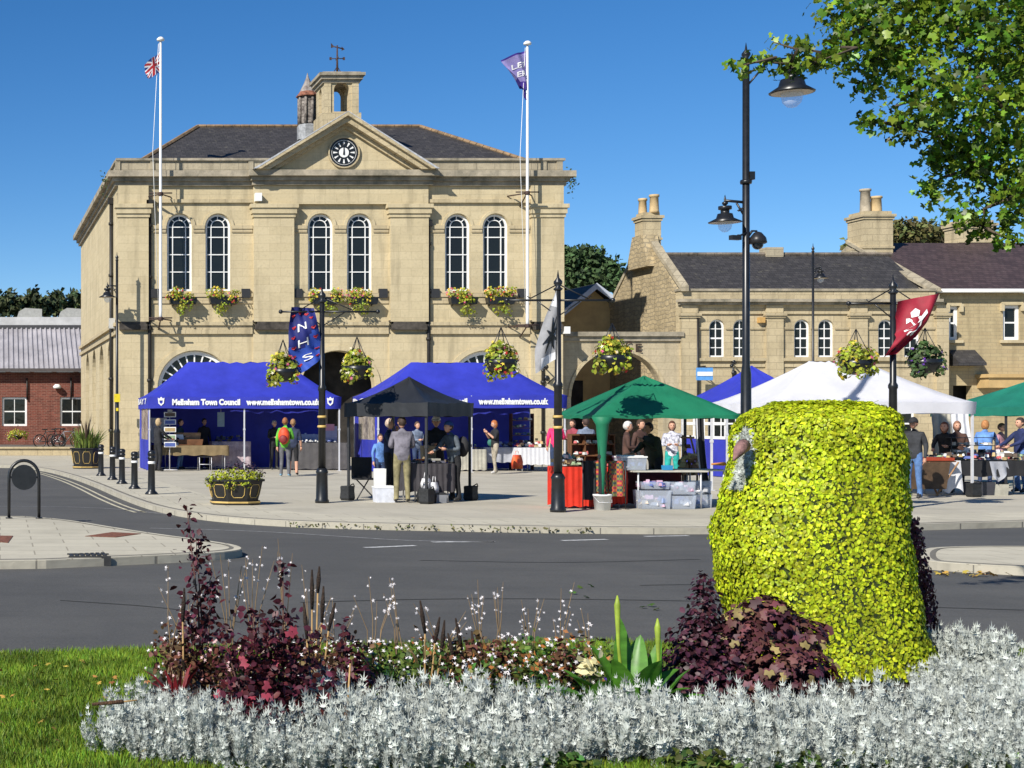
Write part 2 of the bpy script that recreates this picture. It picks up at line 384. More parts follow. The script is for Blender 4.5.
def pave(name, edge, closing, m, kerb_side=1):
    """edge: ground polyline with kerb, closing: rest of the outline"""
    mb = MB(); mb.prism(edge+closing, lambda u, v, d: (u, v, d), 0.0, -.16, back=False); tag(mb.build(name, m), kind='structure')
    kb = MB(); inn = offset_poly(edge, .16*kerb_side); e2 = offset_poly(edge, -.012*kerb_side)
    for i in range(len(edge)-1):
        a, b, c, d = e2[i], e2[i+1], inn[i+1], inn[i]
        kb.add([(*a, -.15), (*b, -.15), (*b, -.01), (*a, -.01), (*d, .006), (*c, .006)], [(0, 1, 2, 3), (3, 2, 5, 4)])
    tag(kb.build(name+'_kerb', KRB), kind='structure')
g2 = lambda px, py: tuple(G(px, py)[:2])
kerb = smooth2([(-40, 62), g2(0, 464), g2(42, 467.5), g2(72, 475), g2(97, 484), g2(122, 495), g2(155, 506.5), g2(200, 514.5), g2(260, 519.5), g2(330, 522.5), g2(450, 525), g2(560, 527), g2(700, 528), g2(850, 526), g2(1024, 521), g2(1250, 515), (60, 30)], 2)
pave('market_pavement', kerb, [(60, 105), (-40, 105)], PAV2, 1)
# slab border along the kerb
i0 = offset_poly(kerb, .17); i1 = offset_poly(kerb, 1.9)
mb = MB(); mb.strip([(x, y, .004) for x, y in i0[14:]], [(x, y, .004) for x, y in i1[14:]], smooth=False)
tag(mb.build('pavement', PAV), kind='structure')
isl = smooth2([(-14, 18.0), g2(0, 562), g2(120, 557), g2(200, 553.5), g2(238, 550.5), g2(243, 547), g2(225, 542.5), g2(140, 531.5), g2(60, 518), g2(0, 515), (-14, 27.5)], 2)
pave('left_traffic_island', isl, [], PAV, 1)
isr = smooth2([(30, 20.2), g2(1200, 549), g2(1024, 545.5), g2(935, 546.5), g2(921, 550), g2(921, 559), g2(935, 562), g2(1024, 567), g2(1200, 574), (30, 16)], 2)
pave('right_traffic_island', isr, [], PAV, 1)
# painted lines on the road
LW = mat('road_paint', (.62, .62, .60), .7, .15, 9, col2=(.25, .25, .25)); LY = mat('cream_paint', (.55, .50, .36), .7, .2, 9)
def line(pts, w, m, z=-.100):
    q = smooth2(pts, 2); a = offset_poly(q, w/2); b = offset_poly(q, -w/2)
    mb = MB(); mb.strip([(x, y, z) for x, y in a], [(x, y, z) for x, y in b], smooth=False); return mb
gr = lambda px, py: tuple(G(px, py, -.1)[:2])
LF = mat('worn_road_paint', (.26, .26, .26), .8, .25, 14, col2=(.12, .12, .12))
for a, b, mm in (((365, 547.5), (415, 545.5), LW), ((432, 542), (494, 541.5), LW), ((562, 540.5), (607, 539.3), LW), ((645, 536.3), (688, 535.6), LW)):
    tag(line([gr(*a), gr(*b)], .12, LW).build('road_marking', LW), kind='structure')
tag(line([gr(150, 528), gr(260, 531), gr(350, 537), gr(415, 541), gr(494, 541.6)], .09, LF).build('road_marking', LF), kind='structure')
tag(line([gr(-60, 506), gr(100, 506.5), gr(190, 517)], .07, LF).build('road_marking', LF), kind='structure')
for w in (-.30, -.50):
    q = offset_poly(kerb, w)[9:27]; tag(line(q, .07, LY).build('road_marking', LY), kind='structure')
DJ = mat('road_joint', (.035, .035, .034), .9, .2)
for pts in ([(300, 602), (450, 598), (600, 599), (760, 602), (900, 606), (1100, 612)], [(640, 585), (700, 584), (760, 588)], [(60, 600), (180, 608), (240, 622)], [(420, 560), (560, 563), (700, 559)]):
    tag(line([gr(*p) for p in pts], .035, DJ, -.1015).build('road_joint', DJ), kind='structure')
# manholes and gully
RST = mat('rusty_iron', (.20, .075, .04), .8, .3, 12)
for nm, a, lab in (('manhole_cover', [(85, 536.5), (112, 532.5), (141, 534), (116, 537.5)], 'rusty rectangular manhole cover in the middle of the left island'),
                ('manhole_cover', [(-14, 541), (-4, 536), (13, 536.2), (8, 543)], 'rusty manhole cover at the left edge of the photo on the island')):
    mb = MB(); mb.prism([g2(*p) for p in a], lambda u, v, d: (u, v, .008-d), 0, .006, back=False); tag(mb.build(nm, RST), lab, 'manhole cover')
mb = MB(); p0, p1 = G(70, 557.5), G(108, 556); 
for k in range(7):
    t0 = k/7; q = p0.lerp(p1, t0); mb.box(q.x, q.x+.045, q.y-.02, q.y+.35, .005, .02)
mb.box(p0.x-.02, p1.x+.02, p0.y-.035, p0.y-.02, -.1, .02); mb.box(p0.x-.02, p1.x+.02, p0.y+.35, p0.y+.37, .004, .02)
tag(mb.build('drain_grate', mat('cast_iron', (.03, .03, .03), .6, .2)), 'dark iron gully grate set into the kerb of the left island', 'drain')
# ================================================================ TOWN HALL
DF = 65.6; SC = F/DF
U = lambda px: px/SC
Z = lambda py: EYE+(HZ-py)/SC
TH = thing('town_hall', 'two storey honey stone town hall with clock pediment, bell turret and six tall arched windows', 'town hall', (U(340), DF, 0))
ff = lambda u, v, d: (u, DF+d, v)
def arch(cx, w, z0, zs, n=14):
    r = w/2; return [(cx-r, z0), (cx+r, z0)]+[(cx+r*math.cos(math.pi*i/n), zs+r*math.sin(math.pi*i/n)) for i in range(n+1)]
WINS = [(179.5, 25), (218, 25), (320.5, 25), (359.5, 25), (457.5, 25), (495.5, 25)]
z0w, zsw = Z(291), Z(226.5)
wholes = [arch(U(p), w/SC, z0w, zsw) for p, w in WINS]
AR = [(195, 74, 388), (338, 74, 388), (486, 74, 388)]
aholes = [arch(U(p), w/SC, 0.02, Z(s), 20) for p, w, s in AR]
mb = MB(); mb.prism([(U(118), 0), (U(562), 0), (U(562), Z(172)), (U(118), Z(172))], ff, 0, .6, holes=wholes+aholes)
mb.box(U(562)-.5, U(562), DF+.61, DF+22, 0, Z(172))
# left flank, running back from the corner with narrow arched openings
A0 = Vector((U(118), DF)); A1 = Vector((4.78, 88.5)); wv = (A1-A0); LS = wv.length; wv.normalize(); nv = Vector((wv.y, -wv.x))
fs = lambda u, v, d: (A0.x+wv.x*u+nv.x*d, A0.y+wv.y*u+nv.y*d, v)
sh = [arch(u, 2.3, .02, 4.2) for u in (4.0, 8.6, 13.2, 17.8)]
mb.prism([(0.61, 0), (LS, 0), (LS, Z(172)), (0.61, Z(172))], fs, 0, .5, holes=sh)
mb.box(4.9, U(562)-.5, 88.2, 88.6, 0, Z(172))
mb.build('wall', ST, TH, True)
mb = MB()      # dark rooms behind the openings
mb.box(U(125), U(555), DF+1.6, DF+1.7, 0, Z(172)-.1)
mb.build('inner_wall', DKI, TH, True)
# arched windows upstairs
def arch_ring(mb, fn, cx, w, z0, zs, t, d0, d1, n=14, m=0, bottom=True):
    o = arch(cx, w, z0, zs, n); i = arch(cx, w-2*t, z0+(t if bottom else 0), zs, n)
    mb.prism(o, fn, d0, d1, m, holes=[i])
def hall_window(cx, w, z0, zs, fn, root, name='window', t=.085):
    mb = MB(); arch_ring(mb, fn, cx, w-.004, z0, zs, t, .12, .30)
    r = w/2-t; q = .26*w
    def bar(u0, u1, v0, v1): mb.prism([(u0, v0), (u1, v0), (u1, v1), (u0, v1)], fn, .15, .25)
    for s in (-1, 1): bar(cx+s*q-.02, cx+s*q+.02, z0+t, zs)
    for k in range(1, 4):
        v = z0+t+(zs-z0-t)*k/3.6; bar(cx-r, cx-q-.02, v-.02, v+.02); bar(cx-q+.02, cx+q-.02, v-.022, v+.022); bar(cx+q+.02, cx+r, v-.02, v+.02)
    bar(cx-r, cx-q-.02, zs-.03, zs+.01); bar(cx-q+.02, cx+q-.02, zs-.03, zs+.01); bar(cx+q+.02, cx+r, zs-.03, zs+.01)
    a = [(cx+(q+.02)*math.cos(math.pi*i/12), zs+.01+(q+.02)*math.sin(math.pi*i/12)) for i in range(13)]
    b = [(cx+(q-.02)*math.cos(math.pi*i/12), zs+.01+(q-.02)*math.sin(math.pi*i/12)) for i in range(13)]
    mb.prism(a+b[::-1], fn, .15, .25)
    for an in (45, 90, 135):
        c, s = math.cos(R(an)), math.sin(R(an)); e = (-s*.016, c*.016)
        mb.prism([(cx+c*(q+.02)+e[0], zs+.01+s*(q+.02)+e[1]), (cx+c*(q+.02)-e[0], zs+.01+s*(q+.02)-e[1]), (cx+c*(r+.01)-e[0], zs+s*(r+.01)-e[1]), (cx+c*(r+.01)+e[0], zs+s*(r+.01)+e[1])], fn, .15, .25)
    o = mb.build(name, WHT, root, True)
    g = MB(); g.prism(arch(cx, w-t, z0+t*.5, zs), fn, .2, .21); g.build('pane', GLS, o, True); return o
for p, w in WINS: hall_window(U(p), w/SC, z0w, zsw, ff, TH)
# big fanlights in the ground floor arches, centre one an open entrance
for k, (p, w, s) in enumerate(AR):
    cx, ww, zs = U(p), w/SC, Z(s)
    if k == 1:
        mb = MB(); mb.prism([(cx-ww/2+.3, .02), (cx-ww/2+1.4, .02), (cx-ww/2+1.4, 3.0), (cx-ww/2+.3, 3.0)], ff, 1.1, 1.2); mb.build('door', mat('dark_door', (.03, .025, .02), .5), TH, True); continue
    mb = MB(); arch_ring(mb, ff, cx, ww-.004, .04, zs, .16, .15, .34, 20)
    r = ww/2-.16
    a = [(cx+(r*.6)*math.cos(math.pi*i/14), zs+(r*.6)*math.sin(math.pi*i/14)) for i in range(15)]
    b = [(cx+(r*.6-.06)*math.cos(math.pi*i/14), zs+(r*.6-.06)*math.sin(math.pi*i/14)) for i in range(15)]
    mb.prism(a+b[::-1], ff, .18, .28)
    for an in range(15, 180, 15):
        c, s_ = math.cos(R(an)), math.sin(R(an)); e = (-s_*.03, c*.03)
        mb.prism([(cx+c*.2+e[0], zs+s_*.2+e[1]), (cx+c*.2-e[0], zs+s_*.2-e[1]), (cx+c*r-e[0], zs+s_*r-e[1]), (cx+c*r+e[0], zs+s_*r+e[1])], ff, .185, .285)
    mb.prism([(cx-r, zs-.06), (cx+r, zs-.06), (cx+r, zs+.06), (cx-r, zs+.06)], ff, .17, .3)
    for q in (-.5, 0, .5): mb.prism([(cx+q*r-.04, .2), (cx+q*r+.04, .2), (cx+q*r+.04, zs-.06), (cx+q*r-.04, zs-.06)], ff, .18, .28)
    o = mb.build('window', WHT, TH, True); g = MB(); g.prism(arch(cx, ww-.16, .1, zs, 20), ff, .24, .25); g.build('pane', GLS, o, True)
# arch mouldings
for k, (p, w, s) in enumerate(AR):
    mb = MB(); o_ = arch(U(p), w/SC+.5, .0, Z(s), 20)[2:]; i_ = arch(U(p), w/SC+.06, 0, Z(s), 20)[2:]
    mb.prism(o_+i_[::-1], ff, -.06, .004); mb.build('arch_moulding', ST, TH, True)
# pilasters
PIL = [(118, 148), (253, 293), (389, 427), (530, 562)]
for a, b in PIL:
    mb = MB(); u0, u1 = U(a), U(b); ex = .0
    mb.box(u0-(.002 if a == 118 else 0), u1, DF-.27, DF+.002, Z(322), Z(215))
    mb.box(u0-.05, u1+.05, DF-.32, DF+.003, Z(218), Z(214.5))
    mb.box(u0-.10, u1+.10, DF-.38, DF+.004, Z(214.4), Z(209))
    mb.box(u0-.17, u1+.17, DF-.44, DF+.005, Z(208.9), Z(205))
    mb.box(u0-.006, u1+.004, DF-.11, DF+.002, .3, Z(334))
    mb.box(u0-.03, u1+.03, DF-.17, DF+.003, 0, .3)
    mb.build('pilaster', ST, TH, True)
    mb = MB(); w_ = (u1-u0)*.04
    mb.box(u0+w_, u1-w_, DF-.30, DF+.001, Z(330), Z(324.4)); mb.box(u0+w_*2, u1-w_*2, DF-.27, DF+.0015, Z(324.3), Z(322.2)); mb.box(u0-.02, u1+.02, DF-.26, DF+.002, Z(322.1), Z(320.5)); mb.build('pilaster_base', mat('dark_stone', (.07, .06, .05), .9, .3, 4), TH, True)  # base blocks in one plain dark stone tone
# string courses
mb = MB(); segs = [(148, 253), (293, 389), (427, 530)]
for a, b in segs:
    for y0, y1, d in ((325.5, 322, .16), (330, 325.6, .08), (334, 330.1, .12)): mb.box(U(a)+.04, U(b)-.04, DF-d, DF+.002, Z(y0), Z(y1))
    mb.box(U(a)+.02, U(b)-.02, DF-.10, DF+.002, Z(297), Z(293)); mb.box(U(a)+.02, U(b)-.02, DF-.05, DF+.002, Z(303.5), Z(297.1))
    wl = sorted([p for p, w in WINS if a < p < b]); xs = [a+.5, wl[0]-13.5, wl[0]+13.5, wl[1]-13.5, wl[1]+13.5, b-.5]
    for i in (0, 2, 4):
        mb.box(U(xs[i]), U(xs[i+1]), DF-.09, DF+.002, Z(229), Z(225.5)); mb.box(U(xs[i])+.01, U(xs[i+1])-.01, DF-.05, DF+.002, Z(232.5), Z(229.1))
    mb.box(U(a)+.01, U(b)-.01, DF-.12, DF+.002, Z(203), Z(199.5))
for y0, y1, d in ((334, 330.1, .10), (325.5, 322, .14)):
    mb.prism([(.3, Z(y0)), (LS, Z(y0)), (LS, Z(y1)), (.3, Z(y1))], fs, -d, .002)
mb.build('string_course', STB, TH, True)
for p, w in WINS:
    mb = MB(); o_ = arch(U(p), w/SC+.30, 0, zsw, 14)[2:]; i_ = arch(U(p), w/SC+.05, 0, zsw, 14)[2:]; mb.prism(o_+i_[::-1], ff, -.05, .003)
    mb.build('window_surround', ST, TH, True)
# frieze blocks, cornice, parapet
for a, b in ((118, 148), (253, 427), (530, 562)): MB().box(U(a)-(.004), U(b)+.004, DF-.20, DF+.003, Z(204.6), Z(186)).build('frieze', ST, TH, True)
mb = MB(); L0, R0 = U(118), U(562)
for y0, y1, d in ((186, 182, .14), (181.9, 178, .26), (177.9, 172, .46)):
    mb.box(L0-d, R0+d, DF-d, DF+.1, Z(y0), Z(y1)); mb.box(U(253)-d*.6, U(429)+d*.6, DF-d-.22, DF-d+.02, Z(y0)+.003, Z(y1)-.003)
    mb.prism([(.1, Z(y0)), (LS+.2, Z(y0)), (LS+.2, Z(y1)), (.1, Z(y1))], fs, -d, .1)
    mb.box(R0-.1, R0+d, DF+.1, DF+22, Z(y0), Z(y1))
mb.build('cornice', COP, TH, True)
mb = MB()
mb.box(L0, R0, DF-.04, DF+.4, Z(172)+.003, Z(161)); mb.prism([(.41, Z(172)+.003), (LS, Z(172)+.003), (LS, Z(161)), (.41, Z(161))], fs, -.04, .35)
mb.box(R0-.4, R0, DF+.41, DF+22, Z(172)+.003, Z(161))
for a, b in ((115, 120), (150, 154), (248, 253), (540, 546), (556, 562)): mb.box(U(a), U(b), DF-.10, DF-.03, Z(171.5), Z(161.2))
mb.build('parapet', STD, TH, True)
mb = MB(); mb.box(L0-.1, R0+.1, DF-.14, DF+.45, Z(161)+.002, Z(158.6)); mb.prism([(.46, Z(161)+.002), (LS, Z(161)+.002), (LS, Z(158.6)), (.46, Z(158.6))], fs, -.12, .4); mb.build('parapet_coping', COP, TH, True)
# pediment
AP = (U(343), Z(116)); BL, BR = (U(252), Z(172)), (U(431), Z(172))
mb = MB()
mb.prism([(BL[0]+.3, BL[1]), (BR[0]-.3, BR[1]), (AP[0], AP[1]-.3)], ff, -.30, .3); mb.build('pediment', ST, TH, True)
mb = MB()
def rake(t0, t1, d0, d1):
    # sloping band measured down from the outer edge
    def off(t): return [(BL[0]+t*1.5, BL[1]), (AP[0], AP[1]-t), (BR[0]-t*1.5, BR[1])]
    o_, i_ = off(t0), off(t1); mb.prism([o_[0], o_[1], i_[1], i_[0]], ff, d0, d1); mb.prism([o_[1], o_[2], i_[2], i_[1]], ff, d0, d1)
rake(0, .16, -.98, .25); rake(.162, .42, -.82, .2); rake(.422, .62, -.48, .1)
mb.build('raking_cornice', STB, TH, True)
mb = MB(); 
for d, t in ((-.99, -.03),):
    mb.prism([(BL[0]-.1, BL[1]), (AP[0], AP[1]-t), (BR[0]+.1, BR[1]), (BR[0]-.05, BR[1]), (AP[0], AP[1]+.0), (BL[0]+.05, BL[1])], ff, d, .2)
mb.build('lead_flashing', mat('lead', (.45, .46, .48), .5, .15), TH, True)
# clock
cx, cz, cr = U(342), Z(154), 14.8/SC; yc = DF-.33
def disc(mb, r0, r1, d0, d1, m=0, n=40):
    o_ = [(cx+r1*math.cos(2*math.pi*i/n), cz+r1*math.sin(2*math.pi*i/n)) for i in range(n)]
    h = [[(cx+r0*math.cos(2*math.pi*i/n), cz+r0*math.sin(2*math.pi*i/n)) for i in range(n)]] if r0 else []
    mb.prism(o_, ff, d0, d1, m, holes=h)
mb = MB(); disc(mb, 0, cr*.97, -.36, -.29); clk = mb.build('clock', BLK, TH, True)
mb = MB(); disc(mb, cr*.97, cr*1.06, -.42, -.29); mb.build('stone_ring', STB, clk, True)
mb = MB(); disc(mb, cr*.81, cr*.83, -.372, -.355); disc(mb, 0, cr*.33, -.372, -.355)
for k in range(12):
    a = R(90-k*30); c, s_ = math.cos(a), math.sin(a); r0, r1 = cr*.44, cr*.72; w0, w1 = .016, .042
    mb.prism([(cx+c*r0-s_*w0, cz+s_*r0+c*w0), (cx+c*r0+s_*w0, cz+s_*r0-c*w0), (cx+c*r1+s_*w1, cz+s_*r1-c*w1), (cx+c*r1-s_*w1, cz+s_*r1+c*w1)], ff, -.372, -.355)
mb.build('clock_face', WHT, clk, True)
for an, ln, wd in ((92, .62, .03), (88, .40, .04)):
    mb = MB(); c, s_ = math.cos(R(an)), math.sin(R(an)); r0, r1 = -cr*.15, cr*ln; d_ = -.40 if ln > .5 else -.385
    mb.prism([(cx+c*r0-s_*wd, cz+s_*r0+c*wd), (cx+c*r0+s_*wd, cz+s_*r0-c*wd), (cx+c*r1+s_*wd*.4, cz+s_*r1-c*wd*.4), (cx+c*r1-s_*wd*.4, cz+s_*r1+c*wd*.4)], ff, d_, d_+.01)
    mb.build('clock_hand', BLK, clk, True)
# roof: hipped slate
zr_e, zr_t, rd = Z(161)-.2, EYE+291*(DF+6.6)/F, DF+6.6
E = [Vector((L0+.6, DF+.5, zr_e)), Vector((R0-.5, DF+.5, zr_e)), Vector((R0-.5, DF+22, zr_e)), Vector((A1.x+.6, DF+22.5, zr_e))]
Rg = [Vector((198*rd/F, rd, zr_t)), Vector((420*rd/F, rd, zr_t)), Vector((420*rd/F, rd+9, zr_t)), Vector((198*rd/F-.3, rd+9, zr_t))]
mb = MB(); mb.add(E+Rg, [(0, 1, 5, 4), (1, 2, 6, 5), (2, 3, 7, 6), (3, 0, 4, 7), (4, 5, 6, 7)]); rf = mb.build('roof', SLT, TH, True)
mb = MB()
for a, b in ((Rg[0], Rg[1]), (E[0], Rg[0]), (E[1], Rg[1])):
    n = int((b-a).length/.4)
    for i in range(n): mb.tube([a.lerp(b, i/n)+Vector((0, 0, .03)), a.lerp(b, (i+.94)/n)+Vector((0, 0, .03))], .10, 6, smooth=False)
mb.build('ridge_tiles', mat('ridge_tile', (.24, .16, .09), .9, .25, 3), rf, True)
# bell turret
def pxb(px, py, D): return (px*D/F, D, EYE+(HZ-py)*D/F)
DT = DF+1.2; x0, x1 = 324.5*DT/F, 358*DT/F; zt = lambda y: EYE+(HZ-y)*DT/F; dy = 1.75
ft = lambda u, v, d: (u, DT+d, v)
mb = MB(); cxx = (x0+x1)/2+.02
mb.box(x0-.1, x1+.12, DT-.1, DT+dy+.1, Z(150), zt(113))
wa = 15.5*DT/F
mb.prism([(x0, zt(113)), (x1, zt(113)), (x1, zt(80)), (x0, zt(80))], ft, 0, .45, holes=[arch(cxx, wa, zt(111.5), zt(90))])
mb.prism([(x0, zt(113)), (x1, zt(113)), (x1, zt(80)), (x0, zt(80))], ft, dy-.45, dy, holes=[arch(cxx, wa, zt(111.5), zt(90))])
fl = lambda u, v, d: (x0+d, DT+u, v)
for dd in (0, x1-x0-.35):
    mb.prism([(.451, zt(113)), (dy-.451, zt(113)), (dy-.451, zt(80)), (.451, zt(80))], fl, dd, dd+.35, holes=[arch(dy/2, .55, zt(110), zt(91))])
for a in (x0-.02, x1-.28): mb.box(a, a+.3, DT-.06, DT+.02, zt(113), zt(83.5))
tur = mb.build('bell_turret', STB, TH, True)
mb = MB(); mb.box(x0-.08, x1+.08, DT-.09, DT+dy+.09, zt(83), zt(80)); mb.box(x0-.18, x1+.18, DT-.2, DT+dy+.2, zt(80)+.003, zt(76.5)); mb.box(x0-.27, x1+.27, DT-.3, DT+dy+.3, zt(76.5)+.003, zt(73.5)); mb.box(x0-.1, x1+.1, DT-.1, DT+dy+.1, zt(73.5)+.003, zt(72))
mb.build('turret_cornice', COP, tur, True)
# weather vane
IRN = mat('rust_iron', (.06, .035, .03), .7, .3, 20)
vx, vy, vz = 337.2*(DT+.85)/F, DT+.85, zt(72)
mb = MB(); mb.tube([(vx, vy, vz), (vx, vy, vz+1.4)], [.06, .03], 6); mb.tube([(vx-.28, vy, vz+.8), (vx+.28, vy, vz+.8)], .022, 5); mb.tube([(vx, vy-.28, vz+.8), (vx, vy+.28, vz+.8)], .022, 5)
for s_ in (-1, 1): mb.tube([(vx, vy, vz+.45), (vx+s_*.2, vy, vz+.12), (vx+s_*.26, vy, vz+.05)], .018, 5); mb.obox((vx+s_*.3, vy, vz+.8), .1, .03, .13)
mb.tube([(vx-.22, vy, vz+1.36), (vx+.26, vy, vz+1.24)], .03, 5); mb.prism([(vx-.28, vz+1.27), (vx-.12, vz+1.33), (vx-.28, vz+1.5)], lambda u, v, d: (u, vy+d, v), -.015, .015); mb.prism([(vx+.2, vz+1.15), (vx+.34, vz+1.22), (vx+.2, vz+1.34)], lambda u, v, d: (u, vy+d, v), -.015, .015)
mb.build('weather_vane', IRN, tur, True)
# octagonal ventilation lantern
DL = DF+4.2; lx = 307.5*DL/F; zl = lambda y: EYE+(HZ-y)*DL/F; k = DL/F
mb = MB(); mb.lathe((lx, DL, 0), [(10.5*k, zl(140)), (10.5*k, zl(126.5)), (9.5*k, zl(125))], 8, smooth=False, a0=R(22.5)); lan = mb.build('roof_lantern', mat('zinc', (.30, .31, .32), .5, .2), TH, True)
mb = MB()
for i in range(8):
    a0 = R(22.5+45*i); a1 = R(22.5+45*(i+1)); r = 8.6*k
    p, q = Vector((lx+r*math.cos(a0), DL+r*math.sin(a0))), Vector((lx+r*math.cos(a1), DL+r*math.sin(a1)))
    mb.tube([(p.x, p.y, zl(125)), (p.x, p.y, zl(97))], .07, 5)
    for j in range(9):
        z = zl(124)+(zl(98)-zl(124))*j/8; mb.add([(p.x, p.y, z), (q.x, q.y, z), (q.x*.97+lx*.03, q.y*.97+DL*.03, z+.14), (p.x*.97+lx*.03, p.y*.97+DL*.03, z+.14)], [(0, 1, 2, 3)])
mb.build('louvre', mat('flaking_paint', (.28, .25, .22), .8, .1, 5, col2=(.03, .02, .02)), lan, True)
mb = MB(); mb.lathe((lx, DL, 0), [(7.4*k, zl(125)), (7.4*k, zl(97))], 8, smooth=False); mb.build('lantern_core', DKI, lan, True)
mb = MB(); mb.lathe((lx, DL, 0), [(11.5*k, zl(97)), (11.7*k, zl(96)), (8.2*k, zl(92))], 8, smooth=False, a0=R(22.5)); mb.build('lantern_eaves', mat('rusty_lead', (.25, .10, .06), .8, .3, 6), lan, True)
mb = MB(); mb.lathe((lx, DL, 0), [(8.2*k, zl(92)), (3.6*k, zl(83)), (1.2*k, zl(77)), (.3*k, zl(73))], 8, smooth=False, a0=R(22.5)); mb.build('lantern_roof', mat('lead_spire', (.24, .22, .20), .7, .3, 5, col2=(.12, .09, .08)), lan, True)
# drainpipes
def pipe(px, y0, y1, D, r=.08):
    mb = MB(); x = px*D/F; za = EYE+(HZ-y0)*D/F; zb = max(.02, EYE+(HZ-y1)*D/F); mb.tube([(x, D, zb), (x, D, za)], r, 8)
    n = 5
    for i in range(n): z = zb+(za-zb)*(i+.5)/n; mb.tube([(x, D, z-.06), (x, D, z+.06)], r*1.5, 8)
    mb.box(x-.14, x+.14, D-.1, D+.1, za-.28, za)
    mb.build('drainpipe', PIPE, TH, True)
for p, y0, y1 in ((149.6, 200, 458), (428.6, 220, 458), (543, 206, 458)): pipe(p, y0, y1, DF-.1)
b_ = fs(2.2, 0, -.1); pipe(b_[0]*F/b_[1], 198, 458, b_[1])
for p, y in ((154.5, 297), (245.5, 297), (297.5, 297), (382.5, 297), (434.5, 297), (521, 297)):
    mb = MB(); mb.box(U(p-4.2), U(p+4.2), DF-.16, DF+.001, Z(y+1), Z(y-8)); mb.build('vent_box', mat('dark_metal', (.03, .03, .032), .5), TH, True)
mb = MB(); mb.box(U(253.5), U(260), DF-.5, DF-.2, Z(202.5), Z(194.5)); mb.build('alarm_box', WHT, TH, True)
mb = MB(); mb.box(U(565)-.14, U(565)+.1, DF-.35, DF-.05, Z(334), Z(327)); mb.build('security_light', WHT, TH, True)
pcam = fs(1.0, Z(322), -.18); mb = MB(); mb.obox((pcam[0], pcam[1], pcam[2]), .25, .3, .45); mb.build('security_light', mat('grey_plastic', (.45, .45, .43), .5), TH, True)
# plant tufts on the cornice ends
FOL = mat('dull_foliage', (.06, .09, .03), .8, .2, island=.4)
for px, py in ((105, 180), (571, 180), (573, 184)):
    c = np.array(P(px, py, DF-.2)); pp = c+rng.normal(size=(30, 3))*(.10, .1, .28); v, f = scatter(*T_DIA, pp, .13, sphere_dirs(30)); np_mesh('weed', v-np.array(OFF[TH.name]), f, FOL, TH)['kind'] = 'stuff'
# ================================================================ GATEWAY, RIGHT BUILDINGS
D2 = 66.4; S2 = F/D2; U2 = lambda px: px/S2; Z2 = lambda py: EYE+(HZ-py)/S2; f2 = lambda u, v, d: (u, D2+d, v)
GW = thing('gateway', 'weathered stone screen wall with a wide arch beside the town hall', 'gateway', (U2(620), D2, 0))
mb = MB(); mb.prism([(U2(563), 0), (U2(681), 0), (U2(681), Z2(341)), (U2(563), Z2(341))], f2, 0, .5, holes=[arch(U2(617), 92/S2, .02, Z2(397), 24)]); mb.build('wall', stone('gate_stone', (.50, .42, .28), (.44, .37, .25), (.36, .3, .2), .8, .3, .9), GW, True)
mb = MB(); o_ = arch(U2(617), 98/S2+.02, 0, Z2(397), 24)[2:]; i_ = arch(U2(617), 92/S2+.02, 0, Z2(397), 24)[2:]; mb.prism(o_+i_[::-1], f2, -.07, .003); mb.build('arch_moulding', STB, GW, True)
mb = MB(); mb.box(U2(562.5), U2(681), D2-.10, D2+.55, Z2(341)+.003, Z2(336.5)); mb.box(U2(562.5), U2(682), D2-.22, D2+.6, Z2(336.5)+.003, Z2(332)); mb.build('coping', COP, GW, True)
def text_polys(s, size, bold=.0, space=1.0, shear=0):
    c = bpy.data.curves.new('t', 'FONT'); c.body = s; c.size = size; c.offset = bold; c.space_character = space; c.shear = shear; c.resolution_u = 3
    o = bpy.data.objects.new('t', c); S.collection.objects.link(o); dg = bpy.context.evaluated_depsgraph_get(); me = bpy.data.meshes.new_from_object(o.evaluated_get(dg))
    vs = [tuple(v.co[:2]) for v in me.vertices]; fs_ = [tuple(p.vertices) for p in me.polygons]
    bpy.data.objects.remove(o); bpy.data.curves.remove(c); bpy.data.meshes.remove(me); return vs, fs_
def text_on(mb, s, size, fn, bold=0, space=1.0, m=0, fit=None, shear=0):
    """fn(x, y)->xyz; fit=(x0,x1) stretches the word into that span"""
    vs, fc = text_polys(s, size, bold, space, shear); xs = [v[0] for v in vs]; a, b = min(xs), max(xs)
    if fit: k = (fit[1]-fit[0])/(b-a); vs = [(fit[0]+(v[0]-a)*k, v[1]) for v in vs]
    mb.add([fn(*v) for v in vs], fc, m)
    return (b-a)
mb = MB(); text_on(mb, 'E', .5, lambda x, y: (U2(635)+x, D2-.075, Z2(352)+y), .01, fit=(0, .28)); mb.build('lettering', mat('brown_letters', (.05, .03, .02), .6), GW, True); mb = MB(); text_on(mb, 'C', .5, lambda x, y: (U2(625)+x, D2-.075, Z2(349.5)+y), .01, fit=(0, .28)); mb.build('lettering', mat('brown_letters', (.05, .03, .02), .6), GW, True)
